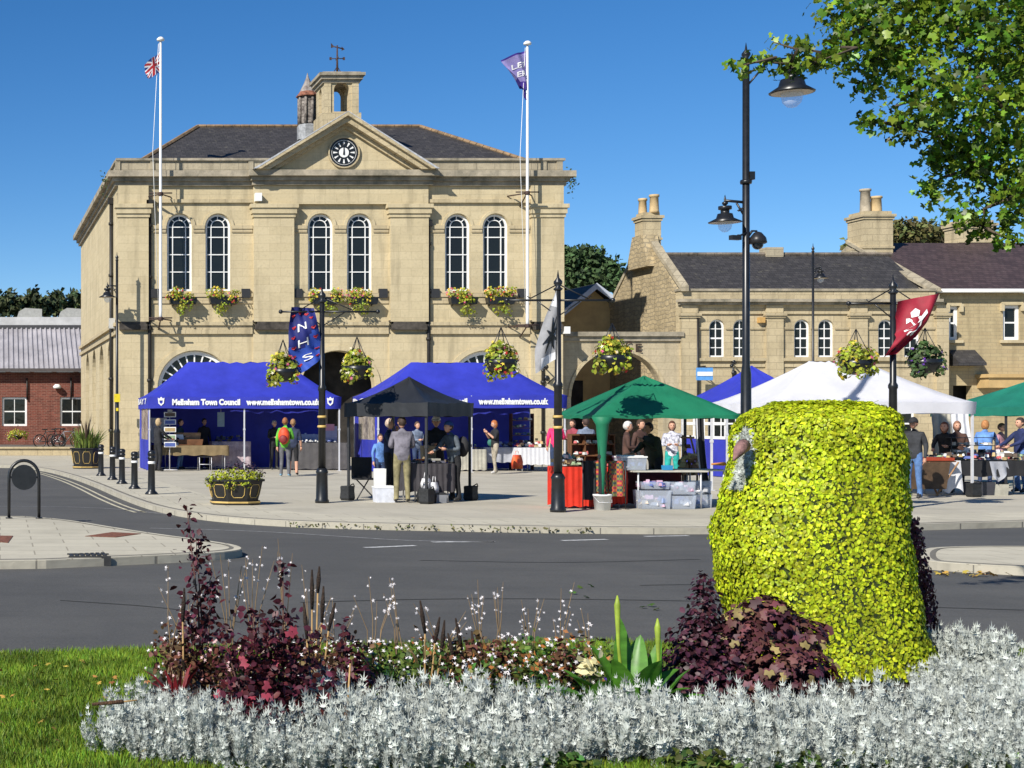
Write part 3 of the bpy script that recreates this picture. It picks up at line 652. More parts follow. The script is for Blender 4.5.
# gabled house behind the gateway
HB = thing('gabled_house', 'small ochre rendered house with slate roof and pale bargeboards behind the gateway', 'house', (25.5, 78, 0))
D3 = 74; k3 = D3/F; zz = lambda y: EYE+(HZ-y)*k3; xa, xb, xc = 545*k3, 593*k3, 612*k3; OCH = mat('ochre_render', (.50, .34, .15), .9, .1, 1.5)
xl = xb-(xc-xb)*2.2; zl_ = zz(287)-(zz(287)-zz(304))*2.2
mb = MB(); mb.prism([(xl, 0), (xc-.1, 0), (xc-.1, zz(304)), (xb, zz(289.5)), (xl, zl_)], lambda u, v, d: (u, D3+d, v), 0, 7); mb.build('wall', OCH, HB, True)
mb = MB()
for (p, q) in (((xl-.5, zl_-.25), (xb, zz(287))), ((xb, zz(287)), (xc+.25, zz(305)))):
    mb.prism([p, q, (q[0], q[1]+.14), (p[0], p[1]+.14)], lambda u, v, d: (u, D3+d, v), -.45, 7.2)
mb.build('roof', SLT, HB, True)
mb = MB()
for (p, q) in (((xl-.5, zl_-.25), (xb, zz(287))), ((xb, zz(287)), (xc+.25, zz(305)))):
    mb.prism([(p[0], p[1]-.14), (q[0], q[1]-.14), (q[0], q[1]+.16), (p[0], p[1]+.16)], lambda u, v, d: (u, D3+d, v), -.5, -.46)
mb.build('bargeboard', mat('pale_blue_paint', (.45, .5, .6), .5), HB, True)
mb = MB(); mb.box(xb-1.9, xb-.5, D3-.02, D3+.05, 1.0, 3.6); mb.build('door', DKI, HB, True)
# long slate roofed range
BB = thing('arched_window_range', 'long two storey stone range with dark slate roof and paired round headed sash windows', 'building', (U2(810), D2, 0))
XG = 30.1; D2b = D2+8.4; zr = 9.35; ym = D2+3.6; XE = 41.4
GW_Z = Z2(291)
holes = [arch(U2(p), 15.5/S2, Z2(357), Z2(327), 10) for p in (717, 741, 802, 826, 886, 912)]
mb = MB(); mb.prism([(XG, 0), (XE, 0), (XE, Z2(291)), (XG, Z2(291))], f2, 0, .4, holes=holes+[[(U2(a), .1), (U2(b), .1), (U2(b), 2.9), (U2(a), 2.9)] for a, b in ((708, 752), (795, 835), (878, 915))]); mb.build('wall', STB, BB, True)
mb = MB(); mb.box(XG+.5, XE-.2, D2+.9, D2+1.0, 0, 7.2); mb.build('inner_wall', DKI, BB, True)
fgab = lambda u, v, d: (XG+d, D2+u, v)
mb = MB(); mb.prism([(.401, 0), (8.4, 0), (8.4, Z2(291)-.8), (4.4, zr+.35), (2.8, zr+.35), (.401, Z2(291))], fgab, 0, .45); mb.build('gable_wall', RUB, BB, True)
mb = MB(); mb.prism([(-.2, Z2(291)-.02), (2.9, zr+.36), (2.9, zr+.58), (-.2, Z2(291)+.22)], fgab, -.04, .30); mb.prism([(4.3, zr+.36), (8.5, Z2(291)-.85), (8.5, Z2(291)-.62), (4.3, zr+.58)], fgab, -.06, .55); mb.build('gable_coping', STD, BB, True)
def stack(root, name, x0, x1, y0, y1, z0, z1, pots, m):
    mb = MB(); mb.box(x0, x1, y0, y1, z0, z1-.3); mb.box(x0-.05, x1+.05, y0-.05, y1+.05, z0+(z1-z0)*.45, z0+(z1-z0)*.45+.1); mb.box(x0-.05, x1+.05, y0-.05, y1+.05, z1-.3+.002, z1-.18); mb.box(x0-.11, x1+.11, y0-.11, y1+.11, z1-.178, z1-.05); mb.box(x0+.04, x1-.04, y0+.04, y1-.04, z1-.048, z1+.1); c = mb.build(name, m, root, True)
    for x, y, h, r, pm in pots:
        q = MB(); q.lathe((x, y, z1+.08), [(r*1.05, 0), (r*.95, .1), (r*.85, h-.12), (r*1.05, h-.1), (r*1.02, h)], 12); q.build('chimney_pot', pm, c, True)
POT = mat('clay_pot', (.52, .38, .20), .8, .1, 5); POTG = mat('grey_pot', (.40, .34, .25), .8, .15, 5)
k = (D2+3.1)/F
stack(BB, 'chimney', 644*k, 662*k, D2+3.2, D2+4.1, zr-.3, EYE+(HZ-214)*k, [(650*k, D2+3.9, .75, .20, POT), (656.5*k, D2+3.35, .85, .22, POT)], STB)
mb = MB(); mb.prism([(2.6, zr-.6), (4.9, zr-.6), (4.25, zr+.9), (3.1, zr+.9)], lambda u, v, d: (643*k-.02+d, D2+u, v), 0, .7); mb.build('chimney_shoulder', RUB, BB, True)
mb = MB(); xr1 = XE+.0
mb.add([(XG+.4, D2+.45, Z2(291)-.05), (xr1, D2+.45, Z2(291)-.05), (xr1, ym, zr), (XG+.4, ym, zr), (XG+.4, D2b, Z2(291)-.8), (xr1, D2b, Z2(291)-.8)], [(0, 1, 2, 3), (3, 2, 5, 4)]); rf = mb.build('roof', SLT, BB, True)
mb = MB()
for i in range(28): x = XG+.45+i*.395; mb.tube([(x, ym, zr+.03), (x+.37, ym, zr+.03)], .11, 6, smooth=False)
mb.build('ridge_tiles', mat('ridge_tile2', (.17, .14, .11), .9, .3, 3), rf, True)
mb = MB(); mb.box(XG-.05, XE, D2-.06, D2+.45, Z2(291)+.002, Z2(288.7)); mb.box(XG-.1, XE+.1, D2-.2, D2+.002, Z2(305), Z2(302.5)); mb.box(XG-.18, XE+.15, D2-.36, D2+.003, Z2(302.4), Z2(299.5)); mb.build('cornice', COP, BB, True)
mb = MB()
for a, b in ((680, 697), (765, 782), (849, 866), (935, 947)):
    mb.box(U2(a), U2(b), D2-.14, D2+.002, 0, Z2(318)); mb.box(U2(a)-.06, U2(b)+.06, D2-.2, D2+.003, Z2(318)+.002, Z2(316)); mb.box(U2(a)-.1, U2(b)+.1, D2-.26, D2+.004, Z2(316)+.002, Z2(313.5)); mb.box(U2(a), U2(b), D2-.12, D2+.002, Z2(313), Z2(305.5))
mb.build('pilaster', STB, BB, True)
mb = MB()
for a, b in ((697.2, 764.8), (782.2, 848.8), (866.2, 934.8)):
    mb.box(U2(a), U2(b), D2-.08, D2+.002, Z2(314), Z2(311.5)); mb.box(U2(a), U2(b), D2-.12, D2+.002, Z2(361), Z2(358)); mb.box(U2(a), U2(b), D2-.06, D2+.002, Z2(367), Z2(364))
    wl = [p for p in (717, 741, 802, 826, 886, 912) if a < p < b]; xs = [a, wl[0]-8.5, wl[0]+8.5, wl[1]-8.5, wl[1]+8.5, b]
    for i in (0, 2, 4): mb.box(U2(xs[i]), U2(xs[i+1]), D2-.06, D2+.002, Z2(329.5), Z2(327))
mb.build('string_course', STB, BB, True)
def sash(root, fn, x0, x1, z0, z1, arched=False, n=10, cols=2, rows=4, t=.07):
    cx, w = (x0+x1)/2, x1-x0; mb = MB()
    if arched: arch_ring(mb, fn, cx, w-.004, z0, z1-w/2, t, .1, .25, n)
    else: mb.prism([(x0+.002, z0), (x1-.002, z0), (x1-.002, z1), (x0+.002, z1)], fn, .1, .25, holes=[[(x0+t, z0+t), (x1-t, z0+t), (x1-t, z1-t), (x0+t, z1-t)]])
    for i in range(1, cols): x = x0+w*i/cols; mb.prism([(x-.02, z0+t), (x+.02, z0+t), (x+.02, z1-t*.9), (x-.02, z1-t*.9)], fn, .14, .2)
    for j in range(1, rows):
        z = z0+(z1-z0)*j/rows; h = .035 if j == rows//2 else .018; mb.prism([(x0+t, z-h), (x1-t, z-h), (x1-t, z+h), (x0+t, z+h)], fn, .135, .205)
    o = mb.build('window', WHT, root, True); g = MB()
    g.prism(arch(cx, w-t, z0+t*.5, z1-w/2, n) if arched else [(x0+t*.5, z0+t*.5), (x1-t*.5, z0+t*.5), (x1-t*.5, z1-t*.5), (x0+t*.5, z1-t*.5)], fn, .16, .17); g.build('pane', GLS, o, True); return o
for p in (717, 741, 802, 826, 886, 912): sash(BB, f2, U2(p-7.75), U2(p+7.75), Z2(357), Z2(327)+7.75/S2, True)
for a, b in ((708, 752), (795, 835), (878, 915)): sash(BB, f2, U2(a), U2(b), .1, 2.9, cols=3, rows=2)
mb = MB(); mb.box(U2(757), U2(762.5), D2-.25, D2+.001, Z2(323), Z2(317.5)); mb.build('alarm_box', mat('orange_box', (.5, .3, .1), .5), BB, True)
mb = MB(); x = U2(696.5); mb.tube([(x, D2-.12, 0), (x, D2-.12, Z2(313))], .06, 6); mb.build('drainpipe', PIPE, BB, True)
mb = MB(); k = 69.5/F; mb.box(770*k, 787*k, ym-.2, ym+.5, zr-.1, zr+.35); mb.build('roof_vent', STD, BB, True)
# right hand house
BC = thing('stone_house', 'coursed stone house with brown slate roof and white gutter at the right edge', 'house', (47, 67.5, 0))
D4 = D2+.6; f4 = lambda u, v, d: (u, D4+d, v); k4 = D4/F; U4 = lambda p: p*k4; Z4 = lambda y: EYE+(HZ-y)*k4; X4 = U4(1180); zr4, ym4 = EYE+175*(D4+6)/F, D4+6
CRS = stone('coursed_stone', (.47, .38, .22), (.42, .33, .19), (.33, .27, .17), .5, .16, .5)
wn = [(948.5, 958.5, 306, 340), (1003, 1020, 305, 340), (1070, 1088, 305, 340)]
mb = MB(); mb.prism([(XE+.002, 0), (X4, 0), (X4, Z4(293)), (XE+.002, Z4(293))], f4, 0, .4, holes=[[(U4(a), Z4(d)), (U4(b), Z4(d)), (U4(b), Z4(c)), (U4(a), Z4(c))] for a, b, c, d in wn]+[[(U4(953), .1), (U4(972), .1), (U4(972), 3.2), (U4(953), 3.2)]])
mb.build('wall', CRS, BC, True)
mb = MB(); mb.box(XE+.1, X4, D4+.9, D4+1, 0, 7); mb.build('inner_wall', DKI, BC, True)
for a, b, c, d in wn: sash(BC, f4, U4(a), U4(b), Z4(d), Z4(c), cols=1, rows=2, t=.14); 
for a, b, c, d in wn:
    mb = MB(); mb.box(U4(a)-.15, U4(b)+.15, D4-.12, D4+.002, Z4(d+3), Z4(d)-.002); mb.box(U4(a)-.1, U4(b)+.1, D4-.08, D4+.002, Z4(c)+.002, Z4(c-3))
    for s_ in (a-3.2, b+.4): mb.box(U4(s_), U4(s_+2.8), D4-.14, D4+.003, Z4(c+6), Z4(c-2))
    mb.build('window_surround', ST, BC, True)
mb = MB(); mb.add([(XE+.0, D4-.3, Z4(292)), (X4, D4-.3, Z4(292)), (X4, ym4, zr4), (XE, ym4, zr4), (XE, ym4+6, Z4(292)), (X4, ym4+6, Z4(292))], [(0, 1, 2, 3), (3, 2, 5, 4)]); mb.build('roof', SLR, BC, True)
mb = MB(); mb.tube([(XE+.1, D4-.38, Z4(291.5)), (X4, D4-.38, Z4(291.5))], .09, 8); mb.build('gutter', WHT, BC, True)
fp = lambda u, v, d: (XE-.2+d, D4+u, v)
mb = MB(); mb.prism([(-.55, Z4(295)), (6.0, zr4-.15), (12.2, Z4(292)), (12.2, Z4(300)), (-.55, Z4(300))], fp, 0, .42); mb.prism([(-.6, Z4(292.5)), (6.0, zr4-.02), (6.0, zr4+.14), (-.6, Z4(289.5))], fp, -.06, .48); mb.build('gable_coping', STD, BC, True)
k = (D4+4.6)/F
stack(BC, 'chimney', 864*k, 893*k, D4+4.6, D4+6.0, zr4-1.8, EYE+(HZ-213)*k, [(872.5*k, D4+5.2, 1.15, .25, POTG), (883.5*k, D4+5.2, .8, .26, POT)], STB)
k = (D4+6)/F; stack(BC, 'chimney', 960*k, 995*k, D4+6, D4+7.2, zr4-.8, EYE+(HZ-222)*k, [], STB)
# lean-to porch roof + flat yellow fascia
mb = MB(); mb.box(U4(975), U4(1090), D4-.9, D4+.001, Z4(378), Z4(374.5)); mb.box(U4(977), U4(1090), D4-.8, D4+.001, Z4(388), Z4(378.1)); mb.build('shop_canopy', OCH, BC, True)
mb = MB(); mb.box(U4(948), U4(975), D4-.8, D4+.001, Z4(366), Z4(363.5)); mb.prism([(-.8, Z4(363.4)), (0, Z4(363.4)), (0, Z4(350))], lambda u, v, d: (U4(948)+d, D4+u, v), 0, 27*k4); mb.build('porch_roof', SLT, BC, True)
# ================================================================ BRICK BUILDING, LEFT
BL_ = thing('brick_market_building', 'low red brick building with grey ribbed metal roof and white windows', 'building', (1, 90, 0))
D5 = 90.0; k5 = D5/F; f5 = lambda u, v, d: (u, D5+d, v); U5 = lambda p: p*k5; Z5 = lambda y: EYE+(HZ-y)*k5
wn = [(2, 27, 397, 426), (60, 85, 397, 426), (-60, -35, 397, 426)]
mb = MB(); mb.prism([(-14, 0), (8, 0), (8, Z5(372)), (-14, Z5(372))], f5, 0, .35, holes=[[(U5(a), Z5(d)), (U5(b), Z5(d)), (U5(b), Z5(c)), (U5(a), Z5(c))] for a, b, c, d in wn]); mb.build('wall', BRK, BL_, True)
for a, b, c, d in wn: sash(BL_, f5, U5(a), U5(b), Z5(d), Z5(c), cols=2, rows=2, t=.12)
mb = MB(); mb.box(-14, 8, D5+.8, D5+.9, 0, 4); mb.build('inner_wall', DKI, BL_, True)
MET = mat('grey_metal_roof', (.42, .40, .42), .45, .12, .8, metal=.2)
mb = MB(); y0_, z0_, y1_, z1_ = D5-.5, Z5(369.5), D5+5, EYE+(HZ-329)*(D5+5)/F
mb.add([(-14, y0_, z0_), (8, y0_, z0_), (8, y1_, z1_), (-14, y1_, z1_)], [(0, 1, 2, 3)])
for i in range(75):
    x = -14+i*.3; mb.add([(x, y0_, z0_+.004), (x+.03, y0_, z0_+.09), (x+.10, y0_, z0_+.09), (x+.13, y0_, z0_+.004), (x, y1_, z1_+.004), (x+.03, y1_, z1_+.09), (x+.10, y1_, z1_+.09), (x+.13, y1_, z1_+.004)], [(0, 1, 5, 4), (1, 2, 6, 5), (2, 3, 7, 6), (0, 3, 2, 1)])
rf = mb.build('roof', MET, BL_, True)
mb = MB(); mb.box(-14, 8, D5-.62, D5-.48, z0_-.16, z0_+.05); mb.build('gutter', mat('dark_gutter', (.08, .07, .07), .5), BL_, True)
mb = MB(); mb.box(-14, 8, y1_+.05, y1_+5, z1_+.12, EYE+(HZ-317)*(D5+5)/F); mb.build('upper_roof', mat('pale_metal', (.5, .5, .5), .4, .1, 1), BL_, True)
mb = MB(); mb.box(-14, 8, y1_-.02, y1_+.04, z1_-.1, z1_+.25); mb.build('gap_strip', mat('dark_gap', (.05, .05, .055), .6), BL_, True)  # dark strip coloured as the gap between lower and upper roof
kk = (D5+6.5)/F
for a in (16, 58):
    zt0 = EYE+(HZ-316)*kk; mb = MB(); mb.prism([(a*kk, zt0-.3), ((a+26)*kk, zt0-.3), ((a+26)*kk, zt0+.45), ((a+9)*kk, zt0+.52), ((a+3)*kk, zt0+.30)], lambda u, v, d: (u, D5+6.5+d, v), 0, 2); mb.build('roof_vent', mat('pale_vent', (.34, .34, .32), .5, .1), BL_, True)
for px in (13, 57):
    mb = MB(); mb.tube([(U5(px+14), D5-.1, Z5(400)), (U5(px+14), D5-.1, Z5(378))], .05, 6); mb.build('wall_pipe', PIPE, BL_, True)
mb = MB(); mb.lathe((U5(57), D5-.25, Z5(388.5)), [(.22, 0), (.25, .12), (.12, .25)], 10); mb.build('wall_lamp', WHT, BL_, True)
# low wall / step in front of the brick building
mb = MB(); mb.box(-14, 4.4, 70, 70.3, 0, .32); mb.box(-14, 4.4, 69.92, 70.4, .322, .40); tag(mb.build('low_wall', STB), 'low pale stone wall in front of the red brick building', 'wall')
tag(MB().box(-14, 4.4, 70.4, 89.9, .0, .16).build('terrace', mat('dark_paving', (.12, .11, .10), .9, .1)), kind='structure')
# ================================================================ STREET FURNITURE
def finial_prof(r): return [(r, 0), (r*1.5, .03), (r*.7, .07), (r*1.3, .13), (r*1.3, .17), (r*.4, .24), (.004, .38)]
def hanging_basket(loc, label, r=.31, dark=False, group='hanging baskets on the banner posts'):
    b = thing('hanging_basket', label, 'flower basket', loc, 0, group)
    m = MB(); m.lathe((0, 0, -.1), [(.05, -.28), (.2, -.24), (.28, -.1), (.3, 0)], 14); m.build('bowl', BLK, b)
    m = MB()
    for k in range(4): a = R(45+90*k); m.tube([(.28*math.cos(a), .28*math.sin(a), -.1), (0, 0, .5)], .008, 4)
    m.build('chain', BLK, b)
    w_ = .8+.4*random.random(); bl = [(0, 0, .02, r*.9, r*.8, .18), (-r*.3, 0, -.08, r*.7*w_, r*.8, .2), (r*.35, 0, -.06, r*.65, r*.8, .18), (-r*.7, -.1, -.28, .14, .16, .22*w_), (r*.6, -.1, -.25, .12, .16, .16), (-r*.25, -.1, .16, .14, .15, .10), (random.uniform(-.2, .2), -.2, -.3, .12, .12, .16)]
    n = 620; p, d = clump_pts(bl, n, .5); v, f = scatter(*T_OVAL, p, .085*(.7+.6*rng.random(n)), d+.5*sphere_dirs(n)+np.array((0, -.2, .4)))
    np_mesh('foliage', v, f, FDK if dark else FYG, b)
    if not dark:
        for nm, mt, q in (('blossom', FRD, 10), ('blossom', FPK, 12), ('blossom', FWH, 20), ('blossom', FYE, 30)):
            p, d = clump_pts(bl, q, .9); v, f = scatter(*T_FLOW, p*1.05, .09, d+.3*sphere_dirs(q)+np.array((0, -.5, 0))); o = np_mesh(nm, v, f, mt, b); o['kind'] = 'stuff'
    else:
        p, d = clump_pts(bl, 30, .9); v, f = scatter(*T_FLOW, p*1.04, .07, d+np.array((0, -.5, 0))); o = np_mesh('blossom', v, f, FPU, b); o['kind'] = 'stuff'
    return b
FYG = mat('yellow_green_leaf', (.30, .34, .03), .6, .3, 3, island=.5, hue=.04, trans=.25)
FDK = mat('dark_green_leaf', (.045, .085, .02), .6, .3, 3, island=.5, hue=.03, trans=.15)
FGR = mat('mid_green_leaf', (.08, .15, .025), .6, .3, 3, island=.5, hue=.04, trans=.25)
FRD = mat('red_petal', (.5, .03, .03), .6, .1, island=.3, trans=.2); FPK = mat('pink_petal', (.6, .10, .22), .6, .1, island=.3, trans=.2)
FWH = mat('cream_petal', (.75, .68, .5), .6, .05, island=.2, trans=.2); FPU = mat('purple_petal', (.14, .04, .35), .6, .1, island=.3, trans=.2); FYE = mat('yellow_petal', (.75, .55, .05), .6, .1, island=.2, trans=.2)
def cloth_fn(base, eu, ev, wave=.06, freq=2.2, ph=0, n=None):
    eu, ev = Vector(eu), Vector(ev); base = Vector(base); nn = (n or eu.cross(ev).normalized())
    def fn(u, v, off=0.0):
        w = wave*math.sin(freq*math.pi*(u+.35*v)+ph)*(.25+.75*u)+wave*.5*math.sin(freq*5*(v-.4*u)+ph)
        return base+eu*u+ev*v+nn*(w+off)
    return fn
def banner_post(px, D, label, arms, ht=4.62, collar=1.0):
    x = px*D/F; t = thing('banner_post', label, 'banner post', (x, D, 0), 0, 'black banner posts along the pavement')
    m = MB(); m.lathe((0, 0, 0), [(.14, 0), (.145, .05), (.125, .09), (.115, .60), (.13, .64), (.09, .72)], 16); m.build('base', BLK, t)
    m = MB(); m.lathe((0, 0, .70), [(.078, 0), (.07, 1.6), (.085, 1.63), (.085, 1.68), (.058, 1.73), (.050, ht-.70-.5)], 14); m.lathe((0, 0, ht-.5), finial_prof(.06), 12)
    m.build('pole', BLK, t)
    for z in (1.55, 1.75):
        m = MB(); m.lathe((0, 0, z), [(.087, 0), (.095, .015), (.095, .035), (.087, .05)], 14); m.build('gold_band', GOLD, t)
    for s, ln in arms:
        m = MB(); z = ht-.68; m.tube([(0, 0, z), (s*ln, 0, z)], .022, 6); m.sph((s*ln, 0, z), .045)
        m.tube([(0, 0, z-.3), (s*ln*.4, 0, z-.02)], .012, 5); m.tube([(0, 0, z+.3), (s*ln*.55, 0, z+.03), (s*ln*.6, 0, z+.08)], .012, 5); m.build('arm', BLK, t)
    return t
T1 = banner_post(322, 30.9, 'black post with blue heart banner in front of the left blue tent', ((-1, .85), (1, 1.15)))
T2 = banner_post(558, 27.9, 'black post with grey and white flag in front of the right blue tent', ((-1, .95), (1, 1.02)))
T3 = banner_post(893, 28.7, 'black post with red lion flag, rising behind the yellow hedge figure', ((-1, .85), (1, .75)))
hanging_basket(tuple(P(357, 361, 30.9)), 'bright trailing hanging basket right of the post with the blue heart banner')
hanging_basket(tuple(P(283, 364, 30.9)), 'flower basket hanging behind the blue heart banner', .32)
hanging_basket(tuple(P(501, 354, 27.9)), 'yellow and red hanging basket left of the grey and white flag', .30)
hanging_basket(tuple(P(612, 350, 27.9)), 'hanging basket with pink petunias in front of the gateway arch', .36)
hanging_basket(tuple(P(856, 355, 28.7)), 'mixed flower basket left of the red flag', .40)
hanging_basket(tuple(P(925, 354, 28.7)), 'dark green hanging basket right of the red flag', .36, True)
# NHS banner
NAV = mat('navy_cloth', (.010, .016, .14), .7, .1, trans=.15); ROY = mat('royal_cloth', (.03, .08, .42), .7, .1, trans=.2)
yb = 30.9-.03
def nhs(u, v, off=0.0):
    # u 0..1 across from the pole side left edge, v 0..1 downwards
    L = [(291, 307), (288, 335), (288, 356), (297, 376)]; Rr = [(314, 308), (316, 322), (322, 345), (322, 358)]
    def ip(A, v):
        t = min(v, .9999)*(len(A)-1); i = int(t); q = t-i; return (A[i][0]*(1-q)+A[i+1][0]*q, A[i][1]*(1-q)+A[i+1][1]*q)
    a, b = ip(L, v), ip(Rr, v); x, y = a[0]*(1-u)+b[0]*u, a[1]*(1-u)+b[1]*u
    p = P(x, y, 30.9); p.y += -.05-off+.10*math.sin(4.2*u+3*v)*v+.07*math.sin(9*v+2*u)+.035*math.sin(16*u-7*v); return p
BN = thing('heart_banner', 'dark blue banner with white letters NHS and red hearts on a black post', 'banner', tuple(P(300, 307, 30.9)))
m = MB(); m.grid(lambda u, v: nhs(u, v), 12, 24, m=lambda u, v: 0 if v < .52+.12*math.sin(5*u) else 1); m.build('cloth', [NAV, ROY], BN, True)
m = MB()
for ch, v0, u0 in (('N', .36, .32), ('H', .60, .30), ('S', .86, .36)):
    vs, fc = text_polys(ch, 1, .0); a = min(p[0] for p in vs); b = max(p[0] for p in vs)
    pts = [nhs(u0+(p[0]-a)/(b-a)*.30, v0-p[1]*.17, .02) for p in vs]; m.add(pts, fc)
    pts = [nhs(u0+(p[0]-a)/(b-a)*.30, v0-p[1]*.17, -.02) for p in vs]; m.add(pts, fc)
m.build('lettering', WHT, BN, True, recalc=False)
m = MB(); hearts = [(.15, .12), (.4, .09), (.65, .12), (.2, .28), (.8, .2), (.15, .42), (.82, .38), (.15, .58), (.85, .52), (.12, .72), (.84, .70), (.82, .86), (.2, .88)]
hp = [(0, -.9), (-.9, .15), (-.8, .65), (-.4, .8), (0, .45), (.4, .8), (.8, .65), (.9, .15)]
for u0, v0 in hearts:
    for off in (.02, -.02): m.add([nhs(min(1, max(0, u0+x*.085)), v0-y*.028, off) for x, y in hp], [tuple(range(8))])
m.build('heart_print', mat('red_print', (.38, .02, .03), .7), BN, True, recalc=False)['kind'] = 'stuff'
# grey and white flag with black crossed emblem
def fl2(u, v, off=0.0):
    L = [(556, 290), (545, 318), (535, 350), (533, 374)]; Rr = [(558.5, 292), (558.5, 322), (559, 345), (560, 356)]
    t = min(v, .9999)*3; i = int(t); q = t-i; a = [L[i][k]*(1-q)+L[i+1][k]*q for k in (0, 1)]; b = [Rr[i][k]*(1-q)+Rr[i+1][k]*q for k in (0, 1)]
    p = P(a[0]*(1-u)+b[0]*u, a[1]*(1-u)+b[1]*u, 27.9); p.y += -.03-off+.14*math.sin(6*u+4*v)*(1-u)*v; return p
B2 = thing('crossed_flag', 'grey and white flag with a black crossed emblem hanging on a post', 'flag', tuple(P(558, 292, 27.9)))
GRY = mat('grey_cloth', (.33, .33, .34), .8, .08, trans=.2); WCL = mat('white_cloth', (.78, .78, .80), .8, .05, trans=.2)
m = MB(); m.grid(fl2, 10, 22, m=lambda u, v: 1 if (v < .16 or v > .84) and not (v > .84 and u < .2) else 0); m.build('cloth', [GRY, WCL], B2, True)
m = MB()
for (a, b) in (((.2, .62), (.85, .42)), ((.45, .30), (.75, .72)), ((.75, .28), (.35, .76)), ((.25, .46), (.9, .58))):
    for off in (.02, -.02):
        d = Vector((b[0]-a[0], (b[1]-a[1])*3)).normalized(); nx, ny = -d.y*.045, d.x*.045/3
        pts = []
        for i in range(6): q = i/5; w = .4+1.2*math.sin(math.pi*q); pts.append((a[0]+(b[0]-a[0])*q, a[1]+(b[1]-a[1])*q, w))
        A = [fl2(p[0]+nx*p[2], p[1]+ny*p[2], off) for p in pts]; Bq = [fl2(p[0]-nx*p[2], p[1]-ny*p[2], off) for p in pts]; m.strip(A, Bq)
m.build('emblem', BLK, B2, True, recalc=False)
# red flag with white lion
def fl3(u, v, off=0.0):
    Lp = [(894, 302), (893.5, 332), (892, 338), (877, 358)]; Rr = [(934, 294), (924, 322), (915, 336), (893, 354)]
    t = min(v, .9999)*3; i = int(t); q = t-i; a = [Lp[i][k]*(1-q)+Lp[i+1][k]*q for k in (0, 1)]; b = [Rr[i][k]*(1-q)+Rr[i+1][k]*q for k in (0, 1)]
    p = P(a[0]*(1-u)+b[0]*u, a[1]*(1-u)+b[1]*u, 28.7); p.y += -.12-off+.09*math.sin(5*u+5*v)+.04*math.sin(14*u-6*v)*u; return p
B3 = thing('lion_flag', 'crimson flag with a white lion blowing from a black post', 'flag', tuple(P(894, 302, 28.7)))
m = MB(); m.grid(fl3, 16, 22); m.build('cloth', mat('crimson_cloth', (.33, .015, .035), .65, .1, trans=.2), B3, True)
lion = [(.30, .10), (.42, .06), (.55, .10), (.52, .16), (.62, .17), (.72, .10), (.78, .15), (.68, .22), (.72, .30), (.66, .36), (.74, .44), (.66, .50), (.58, .43), (.52, .46), (.56, .56), (.46, .60), (.40, .52), (.42, .44), (.34, .46), (.28, .56), (.20, .54), (.28, .43), (.34, .36), (.24, .36), (.14, .40), (.12, .33), (.26, .28), (.38, .26), (.30, .20), (.20, .22), (.20, .16), (.32, .16)]
tt = tessellate_polygon([[Vector((a, b, 0)) for a, b in lion]])
m = MB(); 
for off in (.02, -.02): m.add([fl3(.12+a*.85, .06+b*1.0, off) for a, b in lion], [tuple(t) for t in tt])
m.build('lion_emblem', WHT, B3, True, recalc=False)
# tall lamps
def lantern_head(parent, c, s=1.0, rim=.42, mats=None):
    m = MB(); x, y, z = c
    m.lathe(c, [(.05*s, .52*s), (.2*s, .50*s), (.2*s, .40*s), (.13*s, .38*s), (.13*s, .28*s), (.22*s, .26*s), (.26*s, .12*s), (rim*s, 0), (rim*s*.97, -.02*s), (rim*s*.4, .06*s)], 20)
    m.lathe((x, y, z+.52*s), [(.03*s, 0), (.09*s, .05*s), (.09*s, .10*s), (.03*s, .14*s), (.035*s, .2*s), (.004, .34*s)], 10)
    h = m.build('lamp_head', BLK, parent, False)
    m = MB(); m.lathe(c, [(rim*s*.9, -.025*s), (rim*s*.45, .02*s)], 20); m.build('reflector', mat('cream_enamel', (.5, .42, .3), .4), h)
    m = MB(); m.lathe(c, [(.21*s, .02*s), (.215*s, -.08*s), (.18*s, -.22*s), (.09*s, -.31*s), (.01, -.33*s)], 18); m.build('globe', GLB, h)
def tall_post(px, D, ht, label, heads, r0=.1, r1=.07, cctv=False, small=False):
    t = thing('street_lamp', label, 'street lamp', (px*D/F, D, 0)); k = D/F
    m = MB(); m.lathe((0, 0, 0), [(r0*1.7, 0), (r0*1.8, .1), (r0*1.5, .2), (r0*1.5, 1.1), (r0*1.7, 1.15), (r0, 1.3), (r0*.95, 2.6), (r1, 2.8), (r1*.9, ht)], 14)
    m.lathe((0, 0, ht), finial_prof(r1*.9), 10); m.build('pole', BLK, t)
    for hx, z, s, rim in heads:
        m = MB(); sg = 1 if hx > 0 else -1; m.tube([(0, 0, z+.62*s), (hx, 0, z+.68*s)], .03*s+.01, 6); m.tube([(0, 0, z+.1*s), (hx*.45, 0, z+.6*s)], .02, 6)
        for q in (.15, .28): m.lathe((hx*q*1.2, 0, z+.5*s-q*.3), [(.01, -.02), (.06*s, 0), (.01, .02)], 8)
        m.build('bracket', BLK, t); lantern_head(t, (hx, 0, z), s, rim)
    return t
zT = lambda y, D: EYE+(HZ-y)*D/F
TL = tall_post(746, 29.5, 8.75, 'tallest black street lamp with two lantern arms and a camera dome', [(46*29.5/F, zT(92, 29.5), .95, .44), (-21*29.5/F, zT(222, 29.5), .62, .50)])
kz = lambda y: zT(y, 29.5)
m = MB(); m.tube([(.05, 0, kz(236)), (.12, 0, kz(231)), (.2, 0, kz(231)), (.22, 0, kz(236))], .025, 6); m.lathe((.22, -.02, kz(243)), [(.14, -.02), (.17, .0), (.15, .1), (.07, .2), (.02, .22)], 14); cc = m.build('camera_dome', mat('grey_housing', (.018, .018, .02), .4), TL)
m = MB(); m.sph((.22, -.02, kz(244.5)), .105, n=12); m.build('camera_lens', glass('dome_glass'), cc)
